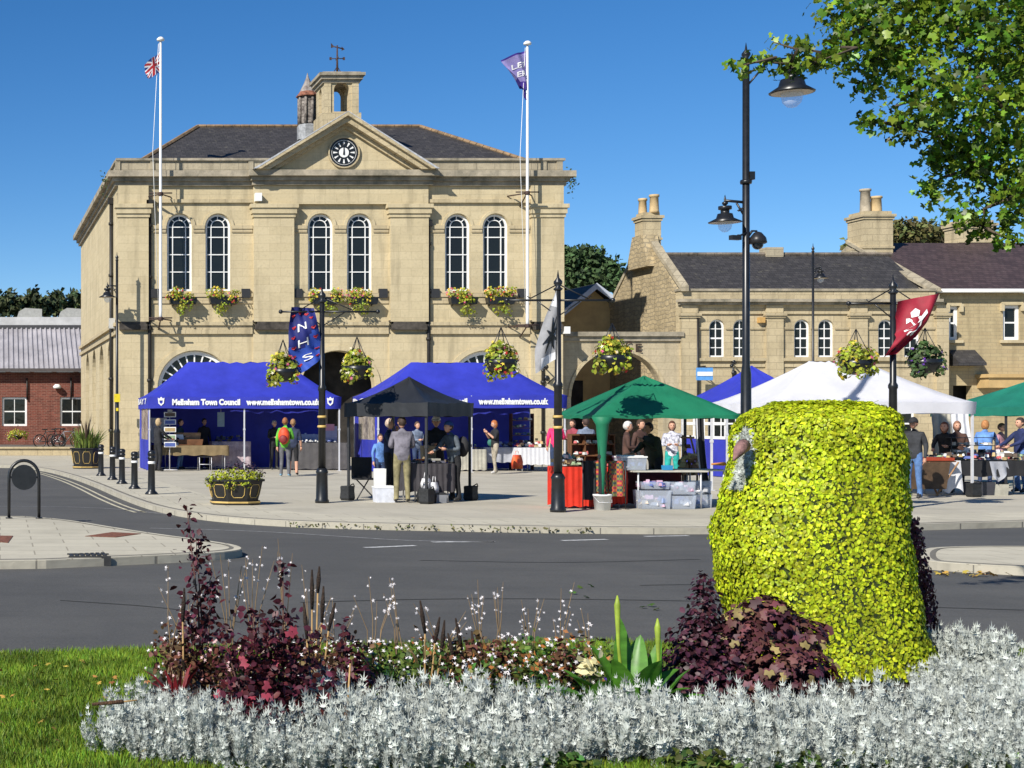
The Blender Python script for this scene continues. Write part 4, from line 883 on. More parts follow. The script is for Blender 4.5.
m = MB(); m.tube([(-.02, -.05, kz(233)), (-.16, -.1, kz(236)), (-.22, -.12, kz(236))], .02, 6); m.obox((-.28, -.14, kz(238.5)), .22, .1, .09, .3); m.build('camera', mat('grey_housing', (.018, .018, .02), .4), TL)
m = MB(); m.box(.04, .14, -.08, .06, kz(180), kz(172)); m.lathe((0, 0, kz(184)), [(.1, 0), (.11, .04), (.1, .08)], 12); m.build('junction_box', BLK, TL)
LA = tall_post(117, 64.4, 8.5, 'slim black street lamp with one hanging lantern at the town hall corner', [(-9.5*64.4/F, zT(297, 64.4), .75, .50)], .09, .06)
m = MB(); m.box(-.12, .12, -.14, .1, zT(402, 64.4), zT(394, 64.4)); m.box(-.05, .05, -.12, .1, zT(411, 64.4), zT(408, 64.4)); m.build('notice_box', mat('yellow_plastic', (.7, .55, .02), .5), LA)
tall_post(813, 62, 8.6, 'slim black street lamp in front of the slate roofed range', [(7.5*62/F, zT(278, 62), .62, .50)], .08, .05)
# bollards
bp = None
for i, (px, py, ht, lab) in enumerate(((151.5, 494.5, .92, 'nearest black bollard, in front of the left corner of the blue tent'), (134.5, 489, .92, 'black bollard second from the front of the row beside the tent'), (122, 484, .93, 'middle black bollard of the row of five by the kerb'), (112.5, 480, .94, 'black bollard fourth from the front, right of the leafy planter'), (101, 476, .95, 'farthest black bollard, touching the right side of the leafy planter'))):
    g = G(px, py)
    if bp is None:
        bp = thing('bollard', lab, 'bollard', tuple(g), 0, 'row of black bollards')
        m = MB(); m.lathe((0, 0, 0), [(.15, 0), (.15, .03), (.09, .09), (.085, .12), (.075, .8), (.09, .82), (.09, .86), (.07, .88), (.09, .9), (.09, .96), (.06, 1.0), (.01, 1.01)], 16); m.build('post', BLK, bp)
        m = MB(); m.lathe((0, 0, .70), [(.079, 0), (.084, .01), (.084, .05), (.079, .06)], 16); m.build('white_band', WHT, bp)
    else: copy_tree(bp, tuple(g), None, (1, 1, ht), lab)
# hoop sign
c = G(20, 518.5); hs = thing('hoop_sign', 'black round disc held in a hoop frame on the left island', 'sign', (24*c.y/F, c.y, 0))
k = c.y/F; w = 15*k; top = 58*k
m = MB(); m.tube([(-w, 0, 0), (-w, 0, top-w*1.1)]+[(-w*math.cos(math.pi*i/14), 0, top-w*1.1+w*1.1*math.sin(math.pi*i/14)) for i in range(1, 14)]+[(w, 0, top-w*1.1), (w, 0, 0)], .028, 8)
for s in (-1, 1): m.lathe((s*w, 0, 0), [(.06, 0), (.06, .02)], 10)
m.build('hoop', BLK, hs)
m = MB(); r = 12.6*k; q = [(r*math.cos(2*math.pi*i/32), top-w*1.12+r*math.sin(2*math.pi*i/32)) for i in range(32)]; m.prism(q, lambda u, v, d: (u, d, v), -.03, .03); m.tube([(-w, 0, top-w*1.12), (-r+.01, 0, top-w*1.12)], .02, 6); m.tube([(w, 0, top-w*1.12), (r-.01, 0, top-w*1.12)], .02, 6); m.build('disc', BLK, hs)
# planters
def planter(loc, label, wt, wb, h, sides=8):
    t = thing('planter', label, 'planter', loc, 0); m = MB(); a = R(22.5)
    m.lathe((0, 0, 0), [(wb/2, 0), (wb/2+.02, .03), (wb/2+.02, .09), (wb/2-.02, .10), (wt/2-.05, h-.05), (wt/2, h-.04), (wt/2, h), (wt/2-.05, h), (wt/2-.07, h-.1)], sides, smooth=False, a0=a, sy=.8); b = m.build('tub', mat('black_tub', (.018, .017, .016), .45), t)
    m = MB()
    for i in range(sides):
        a0, a1 = a+2*math.pi*i/sides, a+2*math.pi*(i+1)/sides
        def q(u, v):
            rr = (wb/2-.02+(wt/2-.05-wb/2+.02)*v)+.006; x = math.cos(a0)*(1-u)+math.cos(a1)*u; y = math.sin(a0)*(1-u)+math.sin(a1)*u
            return Vector((x*rr*1.005, y*rr*.8*1.005, .1+(h-.15)*v))
        cy = [(.18, .3), (.18, .7), (.28, .85), (.72, .85), (.82, .7), (.82, .3), (.72, .15), (.28, .15), (.18, .3)]
        m.tube([q(*p) for p in cy], .008, 4, caps=False)
    m.build('gold_moulding', GOLD, b)
    m = MB(); m.lathe((0, 0, .04), [(wb/2+.022, 0), (wb/2+.028, .01), (wb/2+.028, .025), (wb/2+.022, .035)], sides, smooth=False, a0=a, sy=.8); m.build('gold_band', GOLD, b)
    m = MB(); m.lathe((0, 0, h-.12), [(wt/2-.09, 0), (wt/2-.08, .05)], sides, smooth=False, a0=a, sy=.8); m.build('soil', mat('dark_soil', (.03, .02, .015), .95, .3, 20), t); return t
g = G(235, 504.5); pl = planter(tuple(g), 'black and gold octagonal planter overflowing with bright yellow green foliage', 1.24, 1.0, .52)
bl = [(-.35, -.2, .55, .22, .2, .13), (-.1, -.3, .55, .25, .18, .15), (.2, -.28, .56, .25, .18, .14), (.4, -.1, .56, .18, .2, .1), (0, 0, .6, .5, .3, .15), (-.5, -.1, .46, .14, .2, .13), (-.15, -.42, .42, .14, .08, .1), (.15, -.4, .44, .12, .08, .1)]
p, d = clump_pts(bl, 800, .6); v, f = scatter(*T_OVAL, p, .055, d+.5*sphere_dirs(800)); np_mesh('foliage', v, f, mat('lime_leaf', (.38, .42, .03), .6, .1, island=.35, hue=.02, trans=.3), pl)['kind'] = 'stuff'
p, d = clump_pts([(.1, .0, .72, .4, .25, .2), (.42, -.1, .62, .2, .2, .12)], 240, .3); v, f = scatter(*T_OVAL, p, .05, d+.5*sphere_dirs(240)); np_mesh('purple_foliage', v, f, mat('plum_leaf', (.06, .03, .06), .6, .2, island=.5, hue=.08, trans=.2), pl)['kind'] = 'stuff'
g = G(86, 468.5); pl = planter((g.x, g.y, 0), 'dark octagonal planter with spiky green grasses at the far left', 1.2, .95, .72)
def blades(n, base_r, hmin, hmax, w, lean=.5, cz=0.0, sx=1.0):
    V = []; Fq = []
    for i in range(n):
        a = random.random()*2*math.pi; r = base_r*math.sqrt(random.random()); x, y = r*math.cos(a)*sx, r*math.sin(a); h = random.uniform(hmin, hmax); l = lean*random.random()*h
        a2 = a+random.uniform(-.6, .6); px_, py_ = -math.sin(a2)*w/2, math.cos(a2)*w/2; b = len(V)
        for q, ww in ((0, .7), (.4, 1), (.75, .7), (1, .05)):
            cx_, cy_, cz_ = x+math.cos(a2)*l*q*q, y+math.sin(a2)*l*q*q, cz+h*(q-.18*q*q*l/h*2)
            V += [(cx_-px_*ww, cy_-py_*ww, cz_), (cx_+px_*ww, cy_+py_*ww, cz_)]
        for k in range(3): Fq.append((b+2*k, b+2*k+1, b+2*k+3, b+2*k+2))
    return np.array(V), np.array(Fq)
v, f = blades(160, .42, .5, 1.0, .05, .9, .62); np_mesh('leaves', v, f, mat('grassy_leaf', (.16, .22, .04), .6, .2, island=.5, hue=.03, trans=.3), pl)['kind'] = 'stuff'
v, f = blades(14, .1, 1.0, 1.5, .05, .3, .6); np_mesh('dark_leaves', v, f, mat('bronze_leaf', (.05, .03, .02), .6, .2, island=.5), pl)['kind'] = 'stuff'
# flagpoles on the town hall
def flagpole(px, ytop, ybot, label, ybr):
    D = DF-.95; k = D/F; z0, z1 = EYE+(HZ-ybot)*k, EYE+(HZ-ytop)*k; x = px*k
    t = thing('flagpole', label, 'flagpole', (x, D, z0)); h = z1-z0
    m = MB(); m.lathe((0, 0, 0), [(.065, 0), (.068, .4), (.062, h*.5), (.042, h-.1)], 12); m.build('pole', WHT, t)
    m = MB(); m.lathe((0, 0, h-.1), [(.05, 0), (.16, .03), (.17, .1), (.08, .18), (.01, .2)], 12); m.build('finial', WHT, t)
    for zb in (0.05, EYE+(HZ-ybr)*k-z0):
        m = MB(); m.tube([(-.02, .03, zb), (-.55, .94, zb+.0)], .03, 5); m.tube([(.02, .03, zb), (.55, .94, zb)], .03, 5); m.tube([(-.5, .0, zb+.04), (.5, 0, zb+.04)], .03, 5); m.tube([(0, .05, zb-.02), (0, .94, zb-.45)], .03, 5); m.lathe((0, 0, zb-.08), [(.10, 0), (.11, .03), (.11, .13), (.10, .16)], 10); m.build('bracket', IRN, t)
    m = MB(); m.tube([(-.1, -.05, .6), (-.35, -.1, h*.6), (-.09, 0, h-.2)], .012, 4); m.build('rope', WHT, t); return t, k, D
fp1, k1, Dp = flagpole(160.6, 39, 320, 'tall white flagpole on the left bay of the town hall front', 194)
fp2, k2, Dp = flagpole(527.4, 43, 327, 'tall white flagpole on the right bay of the town hall front', 193)
def mkflag(name, label, cat, pts_top, fn, mats, mfun, nu=12, nv=12, decals=None):
    t = thing(name, label, cat, pts_top); m = MB(); m.grid(fn, nu, nv, m=mfun); m.build('cloth', mats, t, True); return t
def quadfn(c00, c10, c11, c01, D, wave, ph=0):
    def fn(u, v, off=0.0):
        x = (c00[0]*(1-u)+c10[0]*u)*(1-v)+(c01[0]*(1-u)+c11[0]*u)*v; y = (c00[1]*(1-u)+c10[1]*u)*(1-v)+(c01[1]*(1-u)+c11[1]*u)*v
        p = P(x, y, D); p.y += -off+wave*math.sin(7*u+3*v+ph)*u; return p
    return fn
UJR, UJB, UJW = mat('flag_red', (.5, .03, .04), .7, trans=.3), mat('flag_blue', (.03, .05, .22), .7, trans=.3), WCL
def uj(u, v):
    a, b = abs(u-.5), abs(v-.5)
    if a < .06 or b < .09: return 0
    if a < .12 or b < .17: return 2
    d = abs(abs(u-.5)-abs(v-.5)); return 0 if d < .04 else 2 if d < .12 else 1
q = quadfn((161, 51), (145, 64), (147, 79), (161, 72), Dp, .35)
mkflag('union_flag', 'small red white and blue flag at the top of the left flagpole', 'flag', tuple(P(161, 55, Dp)), q, [UJR, UJB, UJW], uj, 26, 26)
q = quadfn((527.5, 50), (504, 58), (517, 85), (528, 91), Dp, .45, 1)
LIL = mat('lilac_cloth', (.34, .29, .58), .7, .08, trans=.3)
pf = mkflag('purple_flag', 'torn lilac flag with white lettering on the right flagpole', 'flag', tuple(P(527, 55, Dp)), q, [LIL, mat('purple_cloth', (.06, .03, .28), .7, trans=.2)], lambda u, v: 1 if v > .78 or (v < .06) else 0, 16, 20)
m = MB(); text_on(m, 'LET', 1, lambda x, y: q(1-x, .42-y*.2, .05), .02, fit=(.25, .8)); m.build('lettering', WHT, pf, True, recalc=False); m = MB(); text_on(m, 'ER', 1, lambda x, y: q(1-x, .66-y*.2, .05), .02, fit=(.4, .8)); m.build('lettering', WHT, pf, True, recalc=False)
m = MB(); m.grid(quadfn((521, 82), (527, 82), (526, 100), (524, 98), Dp, .1), 4, 6); m.build('torn_strip', [MATS['purple_cloth']], pf, True)
# sill flower boxes
for i, (px, lab) in enumerate(zip((182, 222, 324, 362, 461, 498), ('first flower box from the left under the town hall windows', 'second flower box from the left under the town hall windows', 'flower box under the centre pair of windows, left of the two', 'flower box under the centre pair of windows, right of the two', 'flower box right of the second drainpipe under the town hall windows', 'last flower box on the right under the town hall windows'))):
    c = Vector((U(px), DF-.35, Z(298))); t = thing('flower_box', lab, 'flower box', tuple(c), 0, 'flower boxes under the upper windows')
    m = MB(); m.obox((0, .05, -.15), 1.1, .4, .3, 0, taper=1.1); m.tube([(-.4, .1, -.2), (-.4, .34, -.35)], .02, 5); m.tube([(.4, .1, -.2), (.4, .34, -.35)], .02, 5); m.build('trough', BLK, t)
    bl = [(random.uniform(-.55, .55), random.uniform(-.2, .05), random.uniform(-.15, .3), .3, .25, .22) for _ in range(6)]+[(random.uniform(-.3, .35), -.2, random.uniform(-.65, -.35), .24, .18, .25) for _ in range(3)]
    p, d = clump_pts(bl, 340, .4); v, f = scatter(*T_OVAL, p, .12, d+.6*sphere_dirs(340)+np.array((0, -.3, .3))); np_mesh('foliage', v, f, FYG, t)['kind'] = 'stuff'
    for mt, n in ((FRD, 18), (FYE, 40), (FPK, 10)):
        p, d = clump_pts(bl[:6], n, .85); v, f = scatter(*T_FLOW, p, .13, d*.5+np.array((-.2, -1, .3))); np_mesh('blossom', v, f, mt, t)['kind'] = 'stuff'
t = hanging_basket(tuple(P(18, 433, 88)), 'small yellow flowered basket under the left window of the brick building', .7, group=None); t['category'] = 'flower basket'
for ch in kids(t): pass
# hanging sign and wall lamps on the range
def small_sign():
    x, y, z = U2(697), D2-.7, Z2(375); t = thing('hanging_sign', 'small blue and white projecting sign on the slate roofed range', 'sign', (x, D2, z))
    m = MB(); m.box(-.35, .35, -.75, -.66, -.25, .3, 0); m.build('board', mat('blue_sign', (.1, .3, .65), .5), t)
    m = MB(); m.box(-.33, .33, -.775, -.752, -.06, .12); m.build('white_stripe', WHT, t); m = MB(); m.tube([(0, 0, .36), (0, -.8, .36)], .03, 5); m.tube([(0, 0, 0), (0, -.7, .33)], .02, 5); m.build('bracket', BLK, t)
small_sign()
for px, py, D, lab in ((546, 378, DF, 'ornate black iron wall bracket right of the right blue tent'), (733, 373, D2, 'ornate black iron wall bracket on the slate roofed range')):
    c = P(px, py, D-.02); t = thing('wall_bracket', lab, 'wall bracket', tuple(c))
    m = MB(); m.tube([(0, 0, -.5), (0, 0, .45)], .04, 5); m.tube([(0, 0, .35), (-.1, -.5, .45), (-.35, -.6, .35)], .035, 5); m.tube([(0, 0, -.3), (.2, -.4, .0), (.5, -.5, -.25)], .03, 5); m.sph((0, -.05, .5), .09); m.sph((-.35, -.6, .3), .08); m.sph((0, -.1, 0), .12, (1, .6, 1)); m.build('scroll', BLK, t)
# bicycles
def bicycle(x, y, rz, col, label):
    t = thing('bicycle', label, 'bicycle', (x, y, 0.16), rz, 'bicycles by the brick building')
    for sx in (-.52, .52):
        m = MB(); m.tube([(sx+.34*math.cos(2*math.pi*i/18), 0, .36+.34*math.sin(2*math.pi*i/18)) for i in range(19)], .03, 6, caps=False); w_ = m.build('wheel', BLK, t)
        m = MB()
        for i in range(8): a = math.pi*i/8; m.tube([(sx-.33*math.cos(a), 0, .36-.33*math.sin(a)), (sx+.33*math.cos(a), 0, .36+.33*math.sin(a))], .006, 3)
        m.build('spokes', mat('chrome', (.5, .5, .5), .3, metal=1), w_)
    m = MB(); pts = dict(b=(-.52, 0, .36), c=(-.08, 0, .30), s=(-.2, 0, .85), h=(.35, 0, .88), f=(.52, 0, .36))
    for a, b in (('b', 'c'), ('b', 's'), ('c', 's'), ('s', 'h'), ('c', 'h'), ('h', 'f')): m.tube([pts[a], pts[b]], .025, 6)
    m.build('frame', col, t)
    m = MB(); m.tube([(.35, 0, .88), (.33, 0, 1.02)], .02, 5); m.tube([(.4, -.28, 1.02), (.33, -.1, 1.03), (.33, .1, 1.03), (.4, .28, 1.02)], .02, 5); m.build('handlebar', BLK, t)
    m = MB(); m.tube([(-.2, 0, .85), (-.22, 0, .96)], .018, 5); m.obox((-.24, 0, .98), .28, .14, .06); m.build('saddle', BLK, t)
k = 82/F
bicycle(48*k, 80, .2, mat('black_frame', (.03, .03, .03), .4), 'dark bicycle leftmost of the bicycles by the brick building')
bicycle(56*k, 81, .9, mat('red_frame', (.35, .05, .05), .4), 'red framed bicycle between the two other bicycles')
bicycle(66*k, 80.5, .1, mat('grey_frame', (.2, .2, .22), .4), 'grey bicycle nearest the leafy planter')
# ================================================================ TENTS
BLU = mat('royal_canvas', (.032, .042, .40), .6, .12, .9, .7, 3, trans=.03); GRN = mat('green_canvas', (.012, .17, .085), .6, .14, .9, .7, 3, trans=.12)
BKC = mat('black_canvas', (.02, .022, .026), .5, .1, 1.5, .4, 6, trans=.04); WTC = mat('white_canvas', (.78, .78, .82), .6, .05, .9, .6, 3, trans=.3); GR2 = mat('sea_green_canvas', (.02, .22, .15), .6, .14, .9, .7, 3, trans=.25)
ALU = mat('aluminium_leg', (.62, .62, .64), .4, .05, metal=.2); DST = mat('dark_steel', (.03, .03, .032), .45)
def tent(label, x, y, w, d, zb, zt, zr, rl, cm, rz=0, legm=ALU, mid=False, name='market_tent', back=False, left=None, p=1.22, group='market gazebos', rear=True, legr=.022, cat='market tent', hub=None):
    t = thing(name, label, cat, (x, y, 0), rz, group); m = MB(); N = 10; M = 14; rings = []
    for i in range(N+1):
        q = i/N; hw = (w/2)*(1-q)+rl/2*q; hd = d/2*(1-q)+.01*q; z = zt+(zr-zt)*q**p; r = []
        for a, b in (((-1, -1), (1, -1)), ((1, -1), (1, 1)), ((1, 1), (-1, 1)), ((-1, 1), (-1, -1))):
            for k in range(M):
                s = k/M; cx_, cy_ = a[0]*(1-s)+b[0]*s, a[1]*(1-s)+b[1]*s; sag = -.05*math.sin(math.pi*s)*(1-q*.6)*(1 if i else .25)
                sag += (.012+.02*q)*math.sin(s*(37+i)+i*1.1+x)*math.sin(math.pi*s)+.012*math.sin(s*11+i*.9+x*3)*math.sin(math.pi*s)
                r.append((w/2+cx_*hw, d/2+cy_*hd, z+sag))
        rings.append(r)
    b0 = 0; vs = [v for r in rings for v in r]; n = 4*M
    fs_ = [(i*n+k, i*n+(k+1) % n, (i+1)*n+(k+1) % n, (i+1)*n+k) for i in range(N) for k in range(n)]
    m.add(vs, fs_, 0, True); cnp = m.build('canopy', cm, t, recalc=False)
    m = MB(); e = .012; top = [(v[0]+(-e if v[0] < .01 else e if v[0] > w-.01 else 0), v[1]+(-e if v[1] < .01 else e if v[1] > d-.01 else 0), v[2]+.01) for v in rings[0]]
    bot = []
    for k, v in enumerate(top):
        wv_ = .018*math.sin(k*2.1); ox = -1 if v[0] < 0 else 1 if v[0] > w else 0; oy = -1 if v[1] < 0 else 1 if v[1] > d else 0
        bot.append((v[0]+ox*wv_, v[1]+oy*wv_, zb+.012*math.sin(k*1.3)))
    m.strip(top+[top[0]], bot+[bot[0]]); m.build('valance', cm, t, recalc=False)
    lp = [(.05, .05), (w-.05, .05)]+([(.05, d-.05), (w-.05, d-.05)] if rear else [])+([(w/2, .05), (w/2, d-.05)] if mid else [])
    for lx_, ly in lp:
        m = MB(); m.box(lx_-legr, lx_+legr, ly-legr, ly+legr, .02, zt-.05); m.box(lx_-legr*.7, lx_+legr*.7, ly-legr*.7, ly+legr*.7, zt-.051, zt+.0); m.box(lx_-.06, lx_+.06, ly-.06, ly+.06, 0, .019); m.box(lx_-legr*1.5, lx_+legr*1.5, ly-legr*1.5, ly+legr*1.5, zt*.55, zt*.55+.06); m.build('leg', legm, t)
    if back:
        m = MB(); m.grid(lambda u, v: (.07+u*(w-.14), d-.10+.03*math.sin(u*31)+.01*math.sin(u*70), .02+v*(zt-.05)), 60, 3); m.build('back_wall', cm, t, recalc=False)
    if left:
        def pl_(u, v): return (.03+.02*math.sin(u*19), .08+u*(d-.2), .02+v*(zt-.05))
        if left == 'window':
            m = MB(); m.grid(lambda u, v: pl_(u, v*.42), 16, 4); m.grid(lambda u, v: pl_(u*.12, .42+v*.58), 4, 4); m.grid(lambda u, v: pl_(.82+u*.18, .42+v*.58), 4, 4); m.grid(lambda u, v: pl_(.12+u*.7, .9+v*.1), 10, 2); m.build('side_wall', cm, t, recalc=False)
            m = MB(); m.grid(lambda u, v: pl_(.12+u*.7, .42+v*.48), 16, 8); m.build('window_panel', mat('leaf_reflection_plastic', (.28, .24, .20), .25, .5, 3, col2=(.05, .045, .05)), t, recalc=False)  # leafy reflection of the clear window is painted in as brown and dark mottling
        else:
            m = MB(); m.grid(lambda u, v: pl_(u, v*.50), 16, 4); m.grid(lambda u, v: pl_(u, .92+v*.08), 16, 2); m.build('side_wall', cm, t, recalc=False)
            m = MB()
            for k in range(5): m.grid(lambda u, v: pl_(k/4*.95+u*.05, .5+v*.42), 2, 3)
            for k in range(3): m.grid(lambda u, v: (pl_(u, .5+k*.19+v*.04)[0]-.01,)+tuple(pl_(u, .5+k*.19+v*.04))[1:], 12, 1)
            m.build('window_bars', WHT, t, recalc=False)
    return t
def valance_text(t, items, zb, w):
    for s, x0, x1, h in items:
        m = MB()
        def fn(x, y): return (x, -.038, zb+.10+y)
        if s == '#':
            m = MB(); cx_ = (x0+x1)/2; q = [(cx_-.11, zb+.33), (cx_-.06, zb+.30), (cx_, zb+.36), (cx_+.06, zb+.30), (cx_+.11, zb+.33), (cx_+.09, zb+.14), (cx_, zb+.06), (cx_-.09, zb+.14)]
            m.prism(q, lambda u, v, d: (u, -.038+d, v), 0, .004, holes=[[(cx_-.055, zb+.24), (cx_+.055, zb+.24), (cx_+.05, zb+.17), (cx_, zb+.12), (cx_-.05, zb+.17)]]); m.build('crest', WHT, t); continue
        text_on(m, s, h*1.05, fn, .016, fit=(x0, x1)); m.build('lettering', WHT, t, recalc=False)
def side_text(t, s, d, zb, h):
    m = MB(); text_on(m, s, h, lambda x, y: (-.04, d-x, zb+.10+y), .008, fit=(.2, d-.2)); m.build('lettering', WHT, t, recalc=False)
TA = tent('left blue tent reading Melksham Town Council, with a postcard stall inside', 148*49.5/F, 49.5, 6.37, 3.3, 2.06, 2.44, 3.66, 3.3, BLU, mid=True, back=True, left='window')
kx = 49.5/F
valance_text(TA, [('#', 9*kx, 17*kx, 0), ('Melksham Town Council', 24*kx, 92*kx, .24), ('www.melkshamtown.co.uk', 98*kx, 172*kx, .24), ('#', 178*kx, 186*kx, 0)], 2.09, 6.37); side_text(TA, 'BAY 7', 3.3, 2.12, .26)
TB = tent('right blue tent with www.melkshamtown.co.uk on its edge, behind the small black gazebo', 377*48.2/F, 48.2, 6.1, 3.3, 2.07, 2.47, 3.60, 3.0, BLU, mid=True, back=True, left='window'); kx = 48.2/F
valance_text(TB, [('#', 4*kx, 12*kx, 0), ('Melksham Town Council', 20*kx, 90*kx, .24), ('www.melkshamtown.co.uk', 101*kx, 171*kx, .24)], 2.10, 6.1); side_text(TB, 'Mel', 3.3, 2.12, .26)
TC = tent('small black gazebo with a pointed roof sheltering a seller and customers', 8.69, 30.5, 1.92, 1.92, 1.78, 2.06, 2.62, .02, BKC, rz=R(45), legm=DST, name='gazebo', p=1.35)
TD = tent('green gazebo with a green wrapped leg standing in a white bucket', 11.35, 28.45, 2.72, 2.3, 1.74, 1.80, 2.58, .02, GRN, legm=DST, name='gazebo', p=.95)
TE = tent('blue gazebo peak with white barred windows behind the green gazebo', 21.3, 44, 3.0, 3.0, 1.95, 2.25, 3.33, .02, BLU, left='bars')
TF = tent('white market tent behind the yellow hedge figure', 17.1, 33.2, 4.5, 3.0, 1.85, 2.10, 3.06, 1.25, WTC)
TG = tent('sea green gazebo at the right edge of the photo', 25.2, 37.6, 3.2, 3.0, 1.80, 2.02, 2.72, .02, GR2, legm=DST)
# green wrapped leg and bucket
c = (11.45, 28.52)
m = MB(); m.lathe((c[0], c[1], .22), [(.035, 0), (.05, .4), (.085, 1.0), (.12, 1.4), (.2, 1.55)], 10); o = m.build('leg_wrap', GRN, TD, True)
bk = thing('bucket', 'white plastic bucket weighing down the green gazebo leg', 'bucket', (c[0], c[1]-.01, 0)); m = MB(); m.lathe((0, 0, 0), [(.14, 0), (.165, .27), (.175, .27), (.175, .30), (.15, .30), (.14, .1)], 18); m.build('shell', WHT, bk); m = MB(); m.tube([(.175, 0, .27), (.12, -.15, .15), (-.12, -.15, .15), (-.175, 0, .27)], .006, 4); m.build('handle', ALU, bk)
# folded curtain on the blue gazebo
m = MB(); k = 31/F
cu = thing('striped_curtain', 'gathered white and dark striped curtain hanging beside the green gazebo', 'curtain', (705*k, 31.2, 0))
m.grid(lambda u, v: ((700+u*9+6*(1-v)**2*1.3)*k, 31.2+.05*math.sin(u*14), .12+v*1.72), 14, 10, m=lambda u, v: int(u*5) % 2); m.build('cloth', [WCL, DST], cu, True, recalc=False)
m = MB(); m.tube([(703*k, 31.26, 0), (703*k, 31.26, 1.9)], .02, 6); m.build('pole', DST, cu, True)
# weight bags at gazebo feet
WBG = mat('black_bag', (.02, .021, .022), .6, .2, 10, .4, 30)
wb0 = None
for i, (x, y, lab) in enumerate(((8.69, 30.55, 'black weight bag on the near foot of the black gazebo'), (7.38, 31.86, 'black weight bag on the left foot of the black gazebo'), (10.0, 31.86, 'black weight bag on the right foot of the black gazebo'), (17.1+4.45, 33.2, 'black weight bag on the right foot of the white tent'))):
    if wb0 is None:
        wb0 = thing('weight_bag', lab, 'weight bag', (x, y, 0), .7, 'weight bags on tent feet'); m = MB(); m.lathe((0, 0, .0), [(.13, 0), (.16, .05), (.145, .2), (.15, .29), (.13, .31)], 4, smooth=False, a0=R(45)); m.build('bag', WBG, wb0); m = MB(); m.tube([(-.11, -.1, .3), (0, -.15, .36), (.11, -.1, .3)], .012, 4); m.build('strap', WBG, wb0)
    else: copy_tree(wb0, (x, y, 0), .7 if i < 3 else .1, None, lab)
# ================================================================ TABLES AND GOODS
def table(label, x, y, w, d, h, rz=0, cloth=None, drop=.6, legm=ALU, topm=None, name='stall_table', legs=True, wrap=(1, 1, 1)):
    """x,y = middle of the front edge"""
    t = thing(name, label, 'table', (x, y, 0), rz); m = MB(); m.box(-w/2, w/2, 0, d, h-.035, h-.006); m.build('tabletop', topm or mat('grey_board', (.42, .40, .36), .6, .1), t)
    if legs:
        for sx in (-1, 1):
            for yy in (.06, d-.06): m = MB(); m.tube([(sx*(w/2-.12), yy, 0), (sx*(w/2-.12), yy, h-.037)], .016, 6); m.build('leg', legm, t)
    if cloth:
        m = MB(); e = .012; n = 40
        pts = [(-w/2-e, d)] if wrap[0] else []
        pts = []
        def seg(a, b, k): return [(a[0]+(b[0]-a[0])*i/k, a[1]+(b[1]-a[1])*i/k) for i in range(k)]
        ring = seg((-w/2-e, d), (-w/2-e, -e), 10)+seg((-w/2-e, -e), (w/2+e, -e), 30)+seg((w/2+e, -e), (w/2+e, d), 10)+[(w/2+e, d)]
        top = [(a, b, h) for a, b in ring]; mid = [(a, b, h-.02) for a, b in ring]
        bot = [(a*(1+.012*math.sin(i*1.9)), b-(.02+.02*math.sin(i*1.7) if b < .01 else 0), h-drop+.015*math.sin(i*.9+x)) for i, (a, b) in enumerate(ring)]
        m.strip(top, bot); m.add([(-w/2-e, -e, h), (w/2+e, -e, h), (w/2+e, d, h), (-w/2-e, d, h)], [(0, 1, 2, 3)]); m.build('tablecloth', cloth, t, recalc=False)
    return t
def crate(label, x, y, z, w, d, h, m_, rz=0, lid=None, name='crate', cat='crate', group=None, open_=True):
    t = thing(name, label, cat, (x, y, z), rz, group); m = MB(); q = .012
    m.add([(-w*.46, -d*.46, 0), (w*.46, -d*.46, 0), (w*.46, d*.46, 0), (-w*.46, d*.46, 0), (-w/2, -d/2, h), (w/2, -d/2, h), (w/2, d/2, h), (-w/2, d/2, h), (-w/2+q, -d/2+q, h), (w/2-q, -d/2+q, h), (w/2-q, d/2-q, h), (-w/2+q, d/2-q, h), (-w*.46+q, -d*.46+q, q), (w*.46-q, -d*.46+q, q), (w*.46-q, d*.46-q, q), (-w*.46+q, d*.46-q, q)],
          [(0, 1, 5, 4), (1, 2, 6, 5), (2, 3, 7, 6), (3, 0, 4, 7), (4, 5, 9, 8), (5, 6, 10, 9), (6, 7, 11, 10), (7, 4, 8, 11), (8, 9, 13, 12), (9, 10, 14, 13), (10, 11, 15, 14), (11, 8, 12, 15), (12, 13, 14, 15), (3, 2, 1, 0)])
    m.build('body', m_, t)
    if lid: m = MB(); m.box(-w*.52, w*.52, -d*.52, d*.52, h+.001, h+.03); m.box(-w*.4, w*.4, -d*.4, d*.4, h+.031, h+.045); m.build('lid', lid, t)
    return t
def heap(root, name, cx_, cy_, z, w, d, h, m_, n=40, s=.09):
    m = MB()
    for i in range(n):
        u, v = random.uniform(-.5, .5), random.uniform(-.5, .5); hh = h*(1-2*max(abs(u), abs(v))*.6)
        m.obox((cx_+u*w, cy_+v*d, z+hh*random.random()+s*.3), s*random.uniform(.6, 1.6), s*random.uniform(.5, 1.2), s*random.uniform(.3, .9), random.uniform(0, 3), m=random.randrange(len(m_)), taper=random.uniform(.5, 1))
    o = m.build(name, m_, root); o['kind'] = 'stuff'; return o
cl = lambda n, c, **k: mat(n, c, .8, .12, 4, .2, 14, **k)
TAN = cl('tan_cloth', (.22, .16, .08)); GRC = cl('grey_brown_cloth', (.09, .085, .085)); PKC = cl('pale_print_cloth', (.45, .36, .38), col2=(.22, .17, .2)); RDC = cl('red_cloth', (.62, .03, .012)); DRC = cl('dark_red_cloth', (.10, .01, .015))
